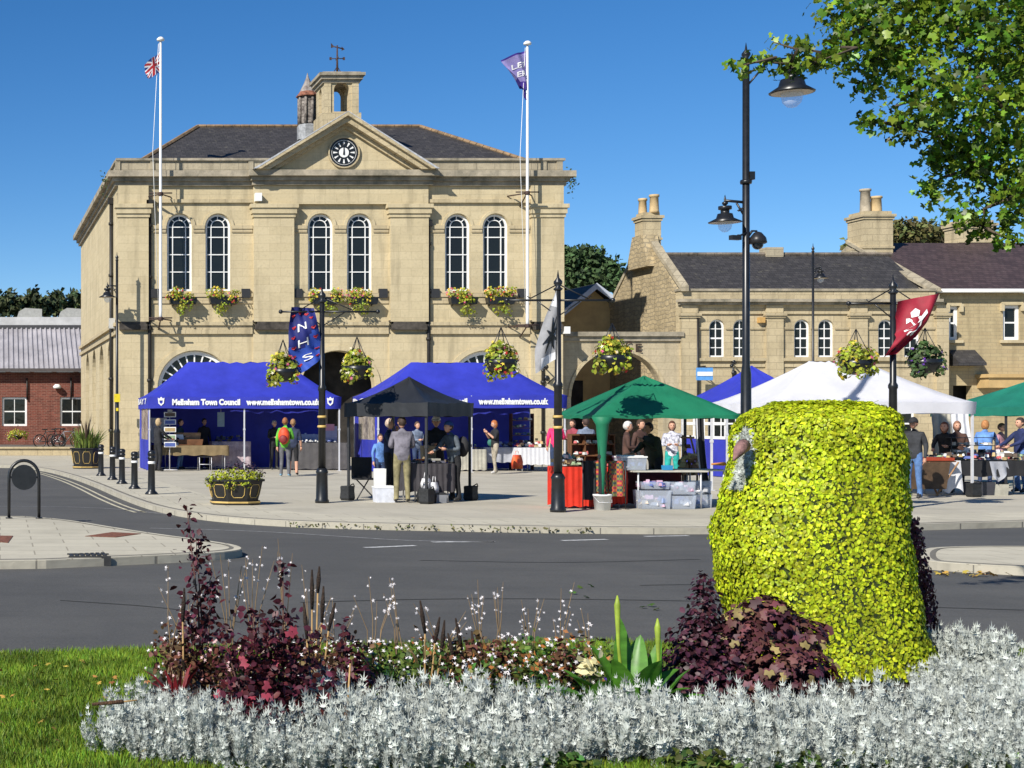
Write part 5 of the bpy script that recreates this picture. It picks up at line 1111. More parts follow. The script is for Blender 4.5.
CRM = cl('cream_cloth', (.42, .40, .33)); LGC = cl('light_grey_cloth', (.35, .36, .40)); BKL = cl('black_cloth', (.02, .02, .022)); WDB = mat('brown_wood', (.16, .07, .03), .6, .2, 4, aniso=(1, 6, 1)); WDL = mat('light_wood', (.35, .2, .1), .6, .2, 4)
CP = clear('clear_plastic', (.80, .84, .90), .72, .15); CARD = mat('cardboard', (.35, .25, .14), .8, .1); BLP = mat('blue_plastic', (.03, .25, .5), .4); GOODS = [mat('goods_a', (.5, .1, .1), .6), mat('goods_b', (.6, .6, .58), .6), mat('goods_c', (.08, .12, .35), .6), mat('goods_d', (.1, .07, .05), .6), mat('goods_e', (.25, .35, .2), .6), mat('goods_f', (.45, .33, .15), .6)]
DARKG = [GOODS[3], mat('goods_g', (.03, .03, .035), .5), mat('goods_h', (.12, .12, .15), .5)]
ka = 50/F
t = table('long stall table with a tan cloth and books in the left blue tent', 192*ka, 50.2, 2.5, .7, .83, cloth=TAN, drop=.33)
crate('low wooden box of records on the tan table', 192*ka, 50.55, .835, .85, .35, .2, WDB, name='wooden_box', cat='box'); o = crate('upper wooden tray behind the record box', 190*ka, 50.8, .835, .9, .3, .42, WDL, name='wooden_tray', cat='tray')
bp_ = thing('open_book', 'white open picture book standing on the tan table', 'book', (178*ka, 50.35, .835), .2); m = MB(); m.add([(-.3, 0, 0), (0, .05, 0), (.3, 0, 0), (.27, .15, .36), (0, .2, .36), (-.33, .15, .36)], [(0, 1, 4, 5), (1, 2, 3, 4)]); m.build('pages', WHT, bp_); m = MB(); m.prism([(-.05, .08), (.08, .1), (.1, .24), (0, .28), (-.07, .2)], lambda u, v, d: (u+.02, .02+v*.42+d, v), -.02, -.01); m.build('picture', BLK, bp_)
t = table('table draped in pale patterned cloth in the middle of the left blue tent', 236*ka, 51.0, 1.3, .7, .95, cloth=PKC, drop=.85)
heap(t, 'trinkets', 0, .35, .95, 1.0, .4, .25, DARKG, 30)
t = table('table with dark grey cloth and white display at the right of the left blue tent', 322*ka, 50.3, 2.0, .7, .92, cloth=GRC, drop=.88); 
heap(t, 'jewellery', -.2, .3, .93, 1.5, .45, .1, [WHT, GOODS[1], GOODS[2]], 60, .07)
b = crate('blue crates of small goods on the grey clothed table', 312*ka, 50.75, .925, .8, .3, .28, mat('denim_box', (.15, .2, .35), .6), name='display_box', cat='box'); heap(b, 'goods', 0, 0, .2, .6, .2, .1, [GOODS[2], WHT], 20, .06)
b = thing('display_board', 'pink and grey display board on the grey clothed table by the tent leg', 'display board', (333*ka, 50.7, .925)); m = MB(); m.box(-.25, .3, 0, .03, 0, .55); m.build('board', mat('lilac_grey', (.3, .3, .42), .6), b); m = MB(); m.box(-.22, .2, -.01, -.001, .4, .62); m.build('card', mat('pink_card', (.55, .25, .32), .6), b)
# postcard rack
rk = thing('card_rack', 'tall rack of picture cards beside a woman in black in the left blue tent', 'card rack', (170*ka, 50.0, 0)); m = MB(); m.tube([(0, .1, 0), (0, .1, 1.9)], .02, 6); m.tube([(-.25, 0, .02), (.25, .2, .02)], .02, 5); m.tube([(-.25, .2, .02), (.25, 0, .02)], .02, 5); m.build('stand', ALU, rk)
for i in range(5):
    z = .78+i*.25; m = MB(); m.box(-.2, .2, .0, .015, z, z+.17); c_ = m.build('card_row', WHT, rk); m = MB(); m.box(-.17, .17, -.006, -.001, z+.02, z+.14); m.build('picture', [GOODS[2], GOODS[4], GOODS[5], GOODS[2], GOODS[3]][i], c_)
m = MB(); m.box(-.08, .08, .0, .02, 1.93, 2.03); m.build('header', mat('grey_card', (.4, .42, .45), .6), rk)
b = thing('notice_board', 'white upright notice board behind the woman in black in the left blue tent', 'notice board', (161*ka, 51.4, 0)); m = MB(); m.box(-.25, .35, 0, .04, .9, 1.75); m.build('board', WHT, b); m = MB(); m.tube([(-.2, .02, 0), (-.2, .02, .9)], .02, 5); m.tube([(.3, .02, 0), (.3, .02, .9)], .02, 5); m.build('frame', ALU, b)
b = thing('hanging_notice', 'pale blue notice hanging in the middle of the left blue tent', 'notice', (228*ka, 51.6, 1.45)); m = MB(); m.box(-.12, .12, 0, .02, 0, .5); m.build('sheet', mat('pale_blue_card', (.3, .42, .5), .6), b); m = MB(); m.tube([(0, .01, .5), (0, .01, .9)], .008, 4); m.build('string', ALU, b)
b = thing('folding_chair', 'folding metal chair under the tan table end', 'chair', (206*ka, 50.3, 0)); m = MB()
for sx in (-.2, .2): m.tube([(sx, -.2, 0), (sx, -.18, .42), (sx, .22, .44), (sx, .26, 0)], .014, 5)
m.tube([(-.2, -.2, .2), (.2, -.2, .2)], .012, 5); m.build('frame', ALU, b); m = MB(); m.box(-.2, .2, -.18, .2, .435, .46); m.build('seat', DST, b)
# right blue tent
kb = 49/F
t = table('grey clothed table by the red haired woman in the right blue tent', 514*kb, 49.6, 1.6, .7, .78, cloth=LGC, drop=.5); heap(t, 'folded_clothes', .1, .35, .79, 1.3, .5, .14, [GOODS[2], GOODS[3], LGC], 36, .12)
t = table('table with a white cloth corner beside the pink jacket', 535*kb, 48.9, 1.1, .7, .78, cloth=WCL, drop=.55); heap(t, 'pottery', 0, .35, .79, .9, .5, .3, [GOODS[5], GOODS[3], GOODS[0], GOODS[1]], 26, .11)
rk = thing('shelf_rack', 'tall rack of colourful bric-a-brac at the right end of the blue tent', 'shelf rack', (538*kb, 50.4, 0)); m = MB()
for z in (.9, 1.15, 1.4, 1.65): m.box(-.35, .35, 0, .3, z, z+.02)
m.box(-.37, -.351, 0, .3, 0, 1.9); m.box(.351, .37, 0, .3, 0, 1.9); m.build('shelves', WDB, rk)
for z in (.93, 1.18, 1.43, 1.68): heap(rk, 'bric_a_brac', 0, .12, z, .6, .2, .06, GOODS, 14, .09)
t = table('low table draped in cream cloth between the black gazebo and the red haired woman', 474*kb, 49.3, 1.0, .7, .72, cloth=CRM, drop=.68); heap(t, 'bottles', 0, .35, .73, .8, .4, .2, [GOODS[4], GOODS[3], GOODS[5]], 20, .07)
# carrier bags
def bag(label, x, y, z, w, h, d, m_, rz=0, name='carrier_bag'):
    t = thing(name, label, 'bag', (x, y, z), rz); m = MB(); m.add([(-w*.45, -d/2, 0), (w*.45, -d/2, 0), (w*.45, d/2, 0), (-w*.45, d/2, 0), (-w/2, -d*.5, h*.5), (w/2, -d*.5, h*.5), (w/2, d*.5, h*.5), (-w/2, d*.5, h*.5), (-w*.42, -.02, h), (w*.42, -.02, h), (w*.42, .02, h), (-w*.42, .02, h)], [(0, 3, 2, 1), (0, 1, 5, 4), (1, 2, 6, 5), (2, 3, 7, 6), (3, 0, 4, 7), (4, 5, 9, 8), (5, 6, 10, 9), (6, 7, 11, 10), (7, 4, 8, 11)], 0, True); m.build('bag', m_, t)
    m = MB(); m.tube([(-w*.25, 0, h*.97), (-w*.15, 0, h+.12), (w*.15, 0, h+.12), (w*.25, 0, h*.97)], .008, 4); m.build('handle', m_, t); return t
bag('red and orange carrier bag beside the red haired woman', 506.5*kb, 48.0, .12, .34, .45, .15, mat('red_plastic', (.6, .03, .02), .5, .1, 3, col2=(.6, .2, .03)), .3)
bag('pale blue carrier bag held low beside the pink jacket', 546*kb, 45.6, .06, .28, .5, .15, mat('pale_blue_plastic', (.4, .5, .6), .5)); bag('patterned pink shopping bag beside the pink jacket', 542*kb, 45.4, .5, .38, .42, .2, mat('pink_pattern', (.55, .4, .4), .6, .3, 9, col2=(.15, .05, .08)))
# black gazebo stall
kc = 31.2/F
t = table('black draped stall table under the black gazebo', 432*kc, 31.15, .95, .75, .80, rz=.12, cloth=cl('charcoal_cloth', (.055, .05, .055)), drop=.58); heap(t, 'small_goods', 0, .35, .81, .8, .5, .05, DARKG, 30, .07)
b = thing('orange_tray', 'orange and cream tray on the black gazebo table', 'tray', (430*kc, 31.5, .86)); m = MB(); m.box(-.22, .0, -.1, .1, 0, .03); m.build('tray', mat('orange_plastic', (.75, .16, .03), .5), b); m = MB(); m.box(.003, .28, -.1, .12, 0, .04); m.build('packet', CRM, b)
b = crate('brown cardboard box held up at the black gazebo table', 438.5*kc, 31.95, .86, .28, .25, .30, CARD, name='cardboard_box', cat='box')
crate('white plastic storage box with blue label on the ground left of the black gazebo', 384*kc, 31.2, 0, .42, .3, .30, mat('white_plastic', (.62, .64, .7), .4, .1), lid=WHT, name='storage_box', cat='box')
b = crate('tall white carton behind the storage box at the black gazebo', 386.5*kc, 31.75, 0, .22, .2, .68, WHT, name='carton', cat='box')
for x, w, lab in ((424, .2, 'white paper bag under the black gazebo table'), (432, .16, 'small white bag right of another under the black gazebo table')): bag(lab, x*kc, 31.05, .28 if x == 424 else .2, w, .22, .12, WCL, .3)
crate('grey toolbox on the ground under the black gazebo table', 436*kc, 30.95, 0, .26, .18, .17, mat('grey_plastic2', (.22, .23, .25), .5), lid=DST, name='toolbox', cat='box'); bag('large black bag on the ground left of the toolbox', 423*kc, 30.95, 0, .36, .3, .25, WBG)
ch = thing('camping_chair', 'black camping chair behind the white storage box', 'chair', (378*kc, 32.4, 0)); m = MB(); m.tube([(-.2, -.2, 0), (.2, .2, .5)], .015, 5); m.tube([(.2, -.2, 0), (-.2, .2, .5)], .015, 5); m.build('frame', DST, ch); m = MB(); m.box(-.22, .22, -.2, .2, .42, .45); m.box(-.22, .22, .2, .23, .45, .9); m.build('seat', BKL, ch)
# green gazebo stall
kd = 28.6/F
t = table('table with a bright red stretched cloth under the left side of the green gazebo', 595*kd, 29.0, .95, .75, .80, cloth=RDC, drop=.76); heap(t, 'patterned_clothes', -.25, .4, .81, .45, .4, .3, [GOODS[1], GOODS[4], GOODS[3], GOODS[5]], 46, .10)
t = table('second red clothed table behind the tartan blankets', 624*kd, 29.2, .6, .8, .78, cloth=RDC, drop=.7)
TRT = bpy.data.materials.new('tartan'); TRT.use_nodes = True; _t = TRT.node_tree; _tc = _t.nodes.new('ShaderNodeTexCoord'); _ck = []
for s_, a, b in ((9, (.45, .02, .03), (.03, .08, .05)), (23, (.5, .35, .03), (.03, .03, .1))):
    q = _t.nodes.new('ShaderNodeTexChecker'); q.inputs['Scale'].default_value = s_; q.inputs['Color1'].default_value = (*a, 1); q.inputs['Color2'].default_value = (*b, 1); _t.links.new(_tc.outputs['Object'], q.inputs[0]); _ck.append(q)
_m = _t.nodes.new('ShaderNodeMix'); _m.data_type = 'RGBA'; _m.inputs['Factor'].default_value = .35; _t.links.new(_ck[0].outputs[0], _m.inputs['A']); _t.links.new(_ck[1].outputs[0], _m.inputs['B']); _t.links.new(_m.outputs['Result'], _t.nodes['Principled BSDF'].inputs['Base Color']); _t.nodes['Principled BSDF'].inputs['Roughness'].default_value = .9
ra = thing('blanket_rail', 'rail of red, green and yellow tartan blankets behind the white bucket', 'clothes rail', (608*kd, 28.75, 0)); m = MB()
for x in (-.42, .40): m.tube([(x, 0, 0), (x, 0, .92)], .012, 5); m.tube([(x, -.15, .02), (x, .15, .02)], .012, 5)
m.tube([(-.42, 0, .92), (.40, 0, .92)], .012, 5); m.build('rail', DST, ra)
for i, (x, w, h, mm) in enumerate(((-.30, .2, .75, BKL), (-.08, .22, .6, TRT), (.22, .28, .68, TRT))):
    m = MB(); m.grid(lambda u, v: (x+(u-.5)*w*(1+.1*v), -.02+.02*math.sin(u*12+i)-.03*v, .93-v*h), 10, 6); m.grid(lambda u, v: (x+(u-.5)*w*(1+.1*v), .02+.02*math.sin(u*12+i)+.03*v, .93-v*h), 10, 6); m.build('blanket', mm, ra, recalc=False)
# folding trestles with crates
t = table('pale folding table over storage crates under the green gazebo', 678*kd, 28.9, 1.45, .7, .74, topm=mat('pale_board', (.5, .47, .40), .6)); 
t2 = table('second folding table right of the first, half behind the hedge figure', 728*kd, 29.4, .9, .7, .74, topm=MATS['pale_board'])
t3 = table('dark red draped table behind the folding table under the green gazebo', 664*kd, 30.0, 1.9, .6, .70, cloth=DRC, drop=.66)
def cratefill(x, y, z, w, h, lab, gl): b = crate(lab, x, y, z, w, .4, h, CP, lid=None, name='storage_crate', cat='crate', group='clear storage crates under the folding tables'); heap(b, 'contents', 0, 0, .03, w*.8, .32, h*.8, gl, 34, .11); return b
pastel = [mat('pastel_a', (.55, .35, .45), .6), mat('pastel_b', (.6, .6, .62), .6), mat('pastel_c', (.3, .38, .6), .6), mat('pastel_d', (.6, .5, .4), .6)]
cratefill(660*kd, 28.95, 0, .58, .36, 'wide clear crate of pink and white goods, lower left under the folding table', pastel); cratefill(662*kd, 29.0, .38, .5, .14, 'shallow tray of purple goods on top of the wide clear crate', [pastel[0], GOODS[2]])
cratefill(688*kd, 28.95, 0, .46, .26, 'clear blue crate lower right under the folding table', [pastel[2], pastel[1]]); cratefill(688*kd, 28.97, .28, .46, .24, 'clear crate of pale lilac goods stacked on the blue crate', [pastel[0], pastel[1]])
cratefill(717*kd, 29.4, 0, .4, .26, 'clear crate beside the hedge figure, lower one', pastel); cratefill(717*kd, 29.42, .28, .4, .24, 'clear crate beside the hedge figure, upper one', [pastel[1]])
b = crate('clear box of green and white packets on the folding table end', 643*kd, 29.2, .74, .5, .4, .24, CP, lid=WHT, name='packet_box', cat='box'); heap(b, 'packets', 0, 0, .02, .4, .3, .16, [GOODS[4], pastel[1], pastel[2]], 26, .09)
b = crate('small turquoise tub on the folding table', 680*kd, 29.15, .74, .17, .14, .09, BLP, name='tub', cat='tub'); b = crate('small yellow tub at the left end of the folding table', 631.5*kd, 29.1, .74, .1, .1, .1, mat('yellow_tub', (.6, .45, .15), .5), name='tub', cat='tub')
# wooden display shelves behind the red table
sh_ = thing('wooden_shelves', 'wide brown wooden display shelves with cups under the green gazebo', 'shelves', (625*kd, 30.2, 0)); m = MB()
for z in (.75, .98, 1.21, 1.40): m.box(-.40, .45, 0, .2, z, z+.025)
for x in (-.42, -.14, .14, .45): m.box(x, x+.02, 0, .2, .3, 1.43)
m.box(-.40, .45, .2, .21, .6, 1.43); m.build('frame', WDB, sh_)
for z in (.78, 1.01, 1.24): heap(sh_, 'cups', 0, .05, z, .8, .08, .03, [GOODS[0], GOODS[1], GOODS[3]], 12, .08)
rk = thing('wooden_rack', 'leaning wooden rack hung with carved brown pieces near the striped curtain', 'rack', (690*30.6/F, 30.6, 0)); m = MB(); m.tube([(-.15, 0, 0), (-.1, .1, 1.4)], .02, 5); m.tube([(.3, -.1, 0), (.05, .1, 1.4)], .02, 5); m.tube([(-.15, .08, 1.35), (.12, .08, 1.35)], .02, 5); m.build('frame', WDL, rk); heap(rk, 'carvings', -.02, .05, .55, .3, .15, .8, [WDB, WDL, GOODS[5]], 60, .1)
# right hand stalls
ke = 33.5/F
t = thing('trestle_table', 'brown wooden trestle table with a red cloth beside the capped man', 'table', (939*ke, 33.6, 0)); m = MB(); m.box(-.55, .45, 0, .8, .76, .79); m.build('tabletop', WDB, t); m = MB(); m.box(-.57, .40, -.02, .8, .793, .86); m.build('red_cloth', cl('rust_cloth', (.35, .05, .02)), t)
for x in (-.35, .3):
    m = MB(); m.tube([(x-.3, 0, 0), (x+.2, 0, .76)], .02, 5); m.tube([(x+.2, .75, 0), (x-.2, .75, .76)], .02, 5); m.tube([(x, 0, .46), (x, .75, .38)], .018, 5); m.build('trestle', WDL, t)
m = MB(); m.grid(lambda u, v: (-.6+u*.9-.1*v, -.03-.02*v, .76-v*.6), 12, 6); m.build('hanging_panel', mat('brown_sheet', (.09, .055, .03), .7, .2), t, recalc=False)
t = table('long goods table with crockery under the white tent and sea green gazebo', 1002*ke, 33.9, 2.3, .8, .78, cloth=BKL, drop=.35); heap(t, 'crockery', 0, .35, .79, 2.1, .6, .22, GOODS+[WHT, WHT, BLK], 130, .1)
m = MB(); m.grid(lambda u, v: (-1.15+u*.45+.06*v, -.05-.03*math.sin(u*9)*v, .79-v*(.68+.06*math.sin(u*7))), 14, 8); m.build('white_drape', WCL, t, recalc=False)
m = MB(); m.grid(lambda u, v: (-.05+u*.4+.08*v, -.05-.05*math.sin(u*12)*v, .77-v*(.35+.12*math.sin(u*5))), 12, 6); m.build('shirt', LGC, t, recalc=False)
rk = thing('tiered_shelf', 'tiered metal shelf of small boxes on the long goods table', 'shelf', (1000*ke, 34.4, .79)); m = MB()
for z in (.15, .32, .5): m.box(-.5, .5, 0, .25, z, z+.015)
for x in (-.5, .5): m.tube([(x, .02, 0), (x, .02, .52)], .012, 5)
m.build('frame', DST, rk); 
for z in (.17, .34): heap(rk, 'boxes', 0, .1, z, .9, .1, .02, [CRM, GOODS[1], GOODS[3]], 16, .09)
crate('dark crate on the ground under the long goods table', 996*ke, 34.1, 0, .5, .4, .3, mat('dark_crate', (.05, .05, .06), .5)); crate('pale crate on the ground near the right edge under the goods table', 1013*ke, 34.1, 0, .4, .35, .25, CRM)
for x, lab in ((934, 'length of tan cloth hanging inside the white tent, left of another'), (952, 'length of white cloth hanging inside the white tent')):
    t = thing('hanging_cloth', lab, 'cloth', (x*ke*1.07, 35.9, 0)); m = MB(); m.grid(lambda u, v: (u*.45+.03*math.sin(v*5), .03*math.sin(u*16), .9+v*1.0), 14, 5); m.build('cloth', CRM if x == 934 else WCL, t, recalc=False); m = MB(); m.tube([(-.1, 0, 1.92), (.55, 0, 1.92)], .012, 5); m.build('rail', DST, t)
# ================================================================ PEOPLE
SKN = mat('skin', (.55, .30, .20), .55, .05); SKD = mat('tanned_skin', (.42, .22, .14), .55, .05)
EYEM = mat('eye_dark', (.02, .015, .012), .3); LIP = mat('lip', (.40, .13, .11), .5)
cm_ = lambda n, c: mat(n, c, .85, .28, 4, .9, 9)
def head_mesh(m, c, yaw, pitch, skin_i, sc=1.0):
    """head as a shaped sphere with jaw, nose, brow, ears; face looks to -Y rotated by yaw"""
    b = len(m.v); m.sph((0, 0, 0), 1, n=20, k=14, m=skin_i)
    for i in range(b, len(m.v)):
        x, y, z = m.v[i]; jaw = max(0, -z); wx = .078*(1-.30*jaw); wy = .098*(1-.12*jaw)
        X, Y, Zz = x*wx, y*wy-.018*jaw, z*.118
        if y < -.75 and abs(x) < .3 and -.35 < z < .12: Y -= .022*(1-abs(x)/.3)*(.6+.8*max(0, .1-z))
        if y < -.6 and -.02 < z < .25 and .15 < abs(x) < .6: Y += .006
        m.v[i] = (X, Y, Zz)
    for s in (-1, 1):
        m.sph((s*.030, -.089, .012), .011, n=8, k=6, m=3); m.sph((s*.080, .008, -.008), .028, (.35, .7, 1), 8, 6, skin_i)
    m.sph((0, -.093, -.052), .02, (1.1, .35, .28), 8, 6, 4)
    M = Matrix.Translation(c) @ Matrix.Rotation(yaw, 4, 'Z') @ Matrix.Rotation(pitch, 4, 'X') @ Matrix.Scale(sc, 4)
    for i in range(b, len(m.v)): m.v[i] = tuple(M @ Vector(m.v[i]))
    return M
def hand_mesh(m, w, d, palm_n, side, si, curl=.5):
    """palm + four fingers + thumb from wrist w along d"""
    d = d.normalized(); n = palm_n-d*palm_n.dot(d); n = n.normalized() if n.length > .01 else Vector((0, 1, 0)); s = d.cross(n).normalized()*side
    m.tube([w-d*.01, w+d*.03, w+d*.075, w+d*.09], [.028, .036, .038, .03], 8, si)
    for i, L in enumerate((.070, .078, .073, .058)):
        o = s*((1.5-i)*.018); p0 = w+d*.08+o; d1 = (d+n*curl*.5).normalized(); d2 = (d+n*curl*1.5).normalized(); p1 = p0+d1*L*.5; m.tube([p0, p1, p1+d2*L*.5], [.010, .0095, .007], 6, si)
    p0 = w+d*.03+s*.028; p1 = p0+(d*.5+s*.8).normalized()*.035; m.tube([p0, p1, p1+(d+s*.2+n*.3).normalized()*.032], [.012, .011, .008], 6, si)
def person(label, px, D, ht, face, top, bottom, skin=SKN, hair=(.06, .035, .02), shoes=(.03, .03, .03), arms=((-1, 'down'), (1, 'down')), bend=0, seat=False, look=(0, 0), hat=None, hairlen=0, bulk=1.0, shorts=False, sleeve='long', stride=.0, group=None, hairstyle='short', z=0):
    """face: degrees the person is turned; 0 looks at the camera (-Y), 180 = back view, 90 looks to +X"""
    rz = R(face); t = thing('person', label, 'person', (px*D/F, D, z), rz); k = ht/1.75
    J = {}; be = R(bend)
    hipz = .50 if seat else .93
    def up(x, y, z_):   # upper body point rotated forward about the hips
        dz = z_-.93; return Vector((x, y*math.cos(be)-dz*math.sin(be), hipz+dz*math.cos(be)+y*math.sin(be)*0))
    J['pel'] = Vector((0, 0, hipz)); J['wai'] = up(0, 0, 1.10); J['che'] = up(0, -.005, 1.30); J['nb'] = up(0, .012, 1.45); J['neck'] = up(0, -.005, 1.54)
    rad = dict(pel=(.155*bulk, .115*bulk), wai=(.14*bulk, .11*bulk), che=(.165*bulk, .12*bulk), nb=(.085, .075), neck=(.052, .052))
    E_ = [('pel', 'wai', 't'), ('wai', 'che', 't'), ('che', 'nb', 't'), ('nb', 'neck', 's')]
    for s, n in ((-1, 'L'), (1, 'R')):
        J['sh'+n] = up(s*.175, 0, 1.405); rad['sh'+n] = (.066*bulk, .066*bulk)
        mode = dict(arms)[s]
        if mode == 'down': e, w = up(s*.235, .03, 1.14), up(s*.245, -.06, .89)
        elif mode == 'hold': e, w = up(s*.235, -.02, 1.15), up(s*.12, -.27, 1.16)
        elif mode == 'phone': e, w = up(s*.20, -.10, 1.16), up(s*.07, -.28, 1.36)
        elif mode == 'up': e, w = up(s*.26, -.16, 1.48), up(s*.22, -.26, 1.72)
        elif mode == 'reach': e, w = up(s*.22, -.18, 1.20), up(s*.16, -.42, 1.10)
        elif mode == 'face': e, w = up(s*.24, -.14, 1.22), up(s*.11, -.16, 1.46)
        elif mode == 'pocket': e, w = up(s*.29, .06, 1.15), up(s*.19, -.06, .96)
        else: e, w = up(s*.22, -.05, 1.12), up(s*.0, -.2, 1.05)
        J['el'+n] = e; J['wr'+n] = w; rad['el'+n] = (.050*bulk, .050*bulk); rad['wr'+n] = (.033, .033)
        E_ += [('che', 'sh'+n, 't'), ('sh'+n, 'el'+n, 't'), ('el'+n, 'wr'+n, 's' if sleeve == 'short' else 't')]
        st = s*stride
        if seat: kn, an = Vector((s*.12, -.44, .48)), Vector((s*.13, -.42, .09))
        else: kn, an = Vector((s*.105, -.03-st*.6, .50)), Vector((s*.115, .03-st, .09))
        J['hp'+n] = Vector((s*.095, 0, hipz-.04)); J['kn'+n] = kn; J['an'+n] = an; J['to'+n] = an+Vector((s*.02, -.17, -.05)); J['he'+n] = an+Vector((0, .04, -.045))
        rad.update({'hp'+n: (.098, .10), 'kn'+n: (.066, .066), 'an'+n: (.048, .05), 'to'+n: (.04, .035), 'he'+n: (.038, .04)})
        E_ += [('pel', 'hp'+n, 'b'), ('hp'+n, 'kn'+n, 'b'), ('kn'+n, 'an'+n, 's' if shorts else 'b'), ('an'+n, 'to'+n, 'f'), ('an'+n, 'he'+n, 'f')]
    names = list(J); me = bpy.data.meshes.new('sk'); me.from_pydata([tuple(J[n]) for n in names], [(names.index(a), names.index(b)) for a, b, _ in E_], []); o = bpy.data.objects.new('sk', me); S.collection.objects.link(o)
    md = o.modifiers.new('s', 'SKIN'); md.use_smooth_shade = True; o.modifiers.new('ss', 'SUBSURF').levels = 1
    for i, n in enumerate(names): sv = me.skin_vertices[0].data[i]; sv.radius = rad[n]; sv.use_root = (n == 'pel')
    ev = bpy.data.meshes.new_from_object(o.evaluated_get(bpy.context.evaluated_depsgraph_get())); 
    m = MB(); vs = [v.co.copy() for v in ev.vertices]; zi = dict(t=0, b=1, s=2, f=5)
    segs_ = [(J[a], J[b], zi[c], (rad[a][0]+rad[b][0])/2) for a, b, c in E_]; fcs = []; mi = []
    for p in ev.polygons:
        c = p.center; best = 9; bi = 0
        for a, b, z_, r_ in segs_:
            ab = b-a; q = max(0, min(1, (c-a).dot(ab)/ab.length_squared)); dd = (c-(a+ab*q)).length-r_*.9
            if dd < best: best = dd; bi = z_
        fcs.append(tuple(p.vertices)); mi.append(bi)
    for f_, z_ in zip(fcs, mi): m.f.append(list(f_)); m.m.append(z_); m.s.append(True)
    m.v = [tuple(v) for v in vs]
    bpy.data.objects.remove(o); bpy.data.meshes.remove(me); bpy.data.meshes.remove(ev)
    hc = J['neck']+Vector((0, -.02, .105)); pitch = -be*.5+R(look[1]); HM = head_mesh(m, hc, R(look[0]), pitch, 2)
    for s, n in ((-1, 'L'), (1, 'R')):
        d = (J['wr'+n]-J['el'+n]); hand_mesh(m, J['wr'+n]+d.normalized()*.01, d, Vector((-s, -.3, .2)) if dict(arms)[s] == 'down' else Vector((0, 0, 1)), s, 2)
    m.v = [(a*k, b*k, c*k) for a, b, c in m.v]
    hm = mat('hair_%d_%d' % (int(hair[0]*100), int(hair[2]*100)), hair, .7, .2, 30, .4, 60); sh_m = mat('shoe_%d' % int(shoes[0]*100), shoes, .5)
    m.build('body', [top, bottom, skin, EYEM, LIP, sh_m], t)
    # hair cap
    h = MB(); h.sph((0, 0, 0), 1, n=18, k=12); hv = []
    for (x, y, z_) in h.v:
        X, Y, Zz = x*.088, y*.108+.008, z_*.126+.008
        if y < -.25 and z_ < .42: Y = max(Y, -.028); Zz = max(Zz, -.0) if abs(x) < .9 else Zz
        if z_ < -.2: X *= .92 if not hairlen else 1.08; Zz = Zz*(.75 if not hairlen else 1+hairlen); Y = max(Y, .0)
        hv.append(tuple((HM @ Vector((X, Y, Zz)))*k))
    h.v = hv; h.build('hair', hm, t)
    if hat:
        h = MB(); hv = []; h.sph((0, 0, 0), 1, n=18, k=10)
        for (x, y, z_) in h.v: hv.append(tuple((HM @ Vector((x*.095, y*.115+.004, max(.035, z_*.135+.006))))*k))
        h.v = hv; b0 = len(h.v)
        if hat[1] == 'cap':
            pts = [(-.075, -.085, .045), (-.06, -.16, .03), (0, -.185, .028), (.06, -.16, .03), (.075, -.085, .045)]
            h.add([tuple((HM @ Vector(p))*k) for p in pts]+[tuple((HM @ (Vector(p)+Vector((0, 0, .012))))*k) for p in pts], [(4, 3, 2, 1, 0), (5, 6, 7, 8, 9)]+[(i, i+1, i+6, i+5) for i in range(4)])
        h.build('hat', hat[0], t)
    return t, J, k
TP = dict(black=cm_('black_top', (.02, .02, .023)), teal=cm_('dark_teal_top', (.02, .06, .08)), green=cm_('green_jacket', (.12, .42, .04)), grey=cm_('grey_jacket', (.17, .16, .19)), navy=cm_('navy_top', (.03, .04, .08)), slate=cm_('slate_hoodie', (.10, .12, .14)), pink=cm_('pink_jacket', (.80, .03, .14)), maroon=cm_('maroon_top', (.28, .05, .07)), bluegrey=cm_('blue_grey_shirt', (.18, .22, .30)), olive=cm_('dark_olive_coat', (.035, .04, .02)), pattern=mat('patterned_top', (.5, .5, .55), .8, .5, 14, col2=(.03, .03, .06)), blue=cm_('blue_shirt', (.12, .25, .55)), dkblue=cm_('dark_blue_top', (.02, .03, .10)), char=cm_('charcoal_jacket', (.035, .037, .042)), brown=cm_('brown_coat', (.08, .04, .03)), mauve=cm_('mauve_top', (.4, .2, .25)))
BT = dict(black=cm_('black_trousers', (.018, .018, .02)), jeans=cm_('blue_jeans', (.10, .20, .42)), dkjeans=cm_('dark_jeans', (.03, .05, .11)), khaki=cm_('khaki_trousers', (.24, .21, .11)), stone=cm_('stone_trousers', (.38, .33, .25)), grey=cm_('grey_trousers', (.12, .12, .13)), teal=cm_('teal_trousers', (.02, .38, .33)))
DW = 'down'
def arms(l, r): return ((-1, l), (1, r))
person('woman in black with fair hair at the left edge of the left blue tent', 158, 48.9, 1.72, 115, TP['black'], BT['black'], hair=(.45, .33, .18), arms=arms('reach', 'reach'), hairlen=.25)
person('person in dark teal top behind the card rack in the left blue tent', 180, 50.9, 1.70, 60, TP['teal'], BT['jeans'], hair=(.03, .02, .02), arms=arms('hold', 'hold'))
person('person all in black deep inside the left blue tent', 204, 51.8, 1.72, 20, TP['black'], BT['black'], hair=(.02, .015, .01))
person('grey haired person in black beside the green jacket in the left blue tent', 274, 50.6, 1.66, 20, TP['black'], BT['black'], hair=(.35, .34, .33), arms=arms('hold', 'hold'))
pg, J, k = person('person in bright green jacket with ginger hair and an orange rucksack', 285, 44.8, 1.74, 158, TP['green'], BT['grey'], hair=(.30, .11, .04), shoes=(.25, .5, .7), arms=arms('hold', DW), bulk=1.08)
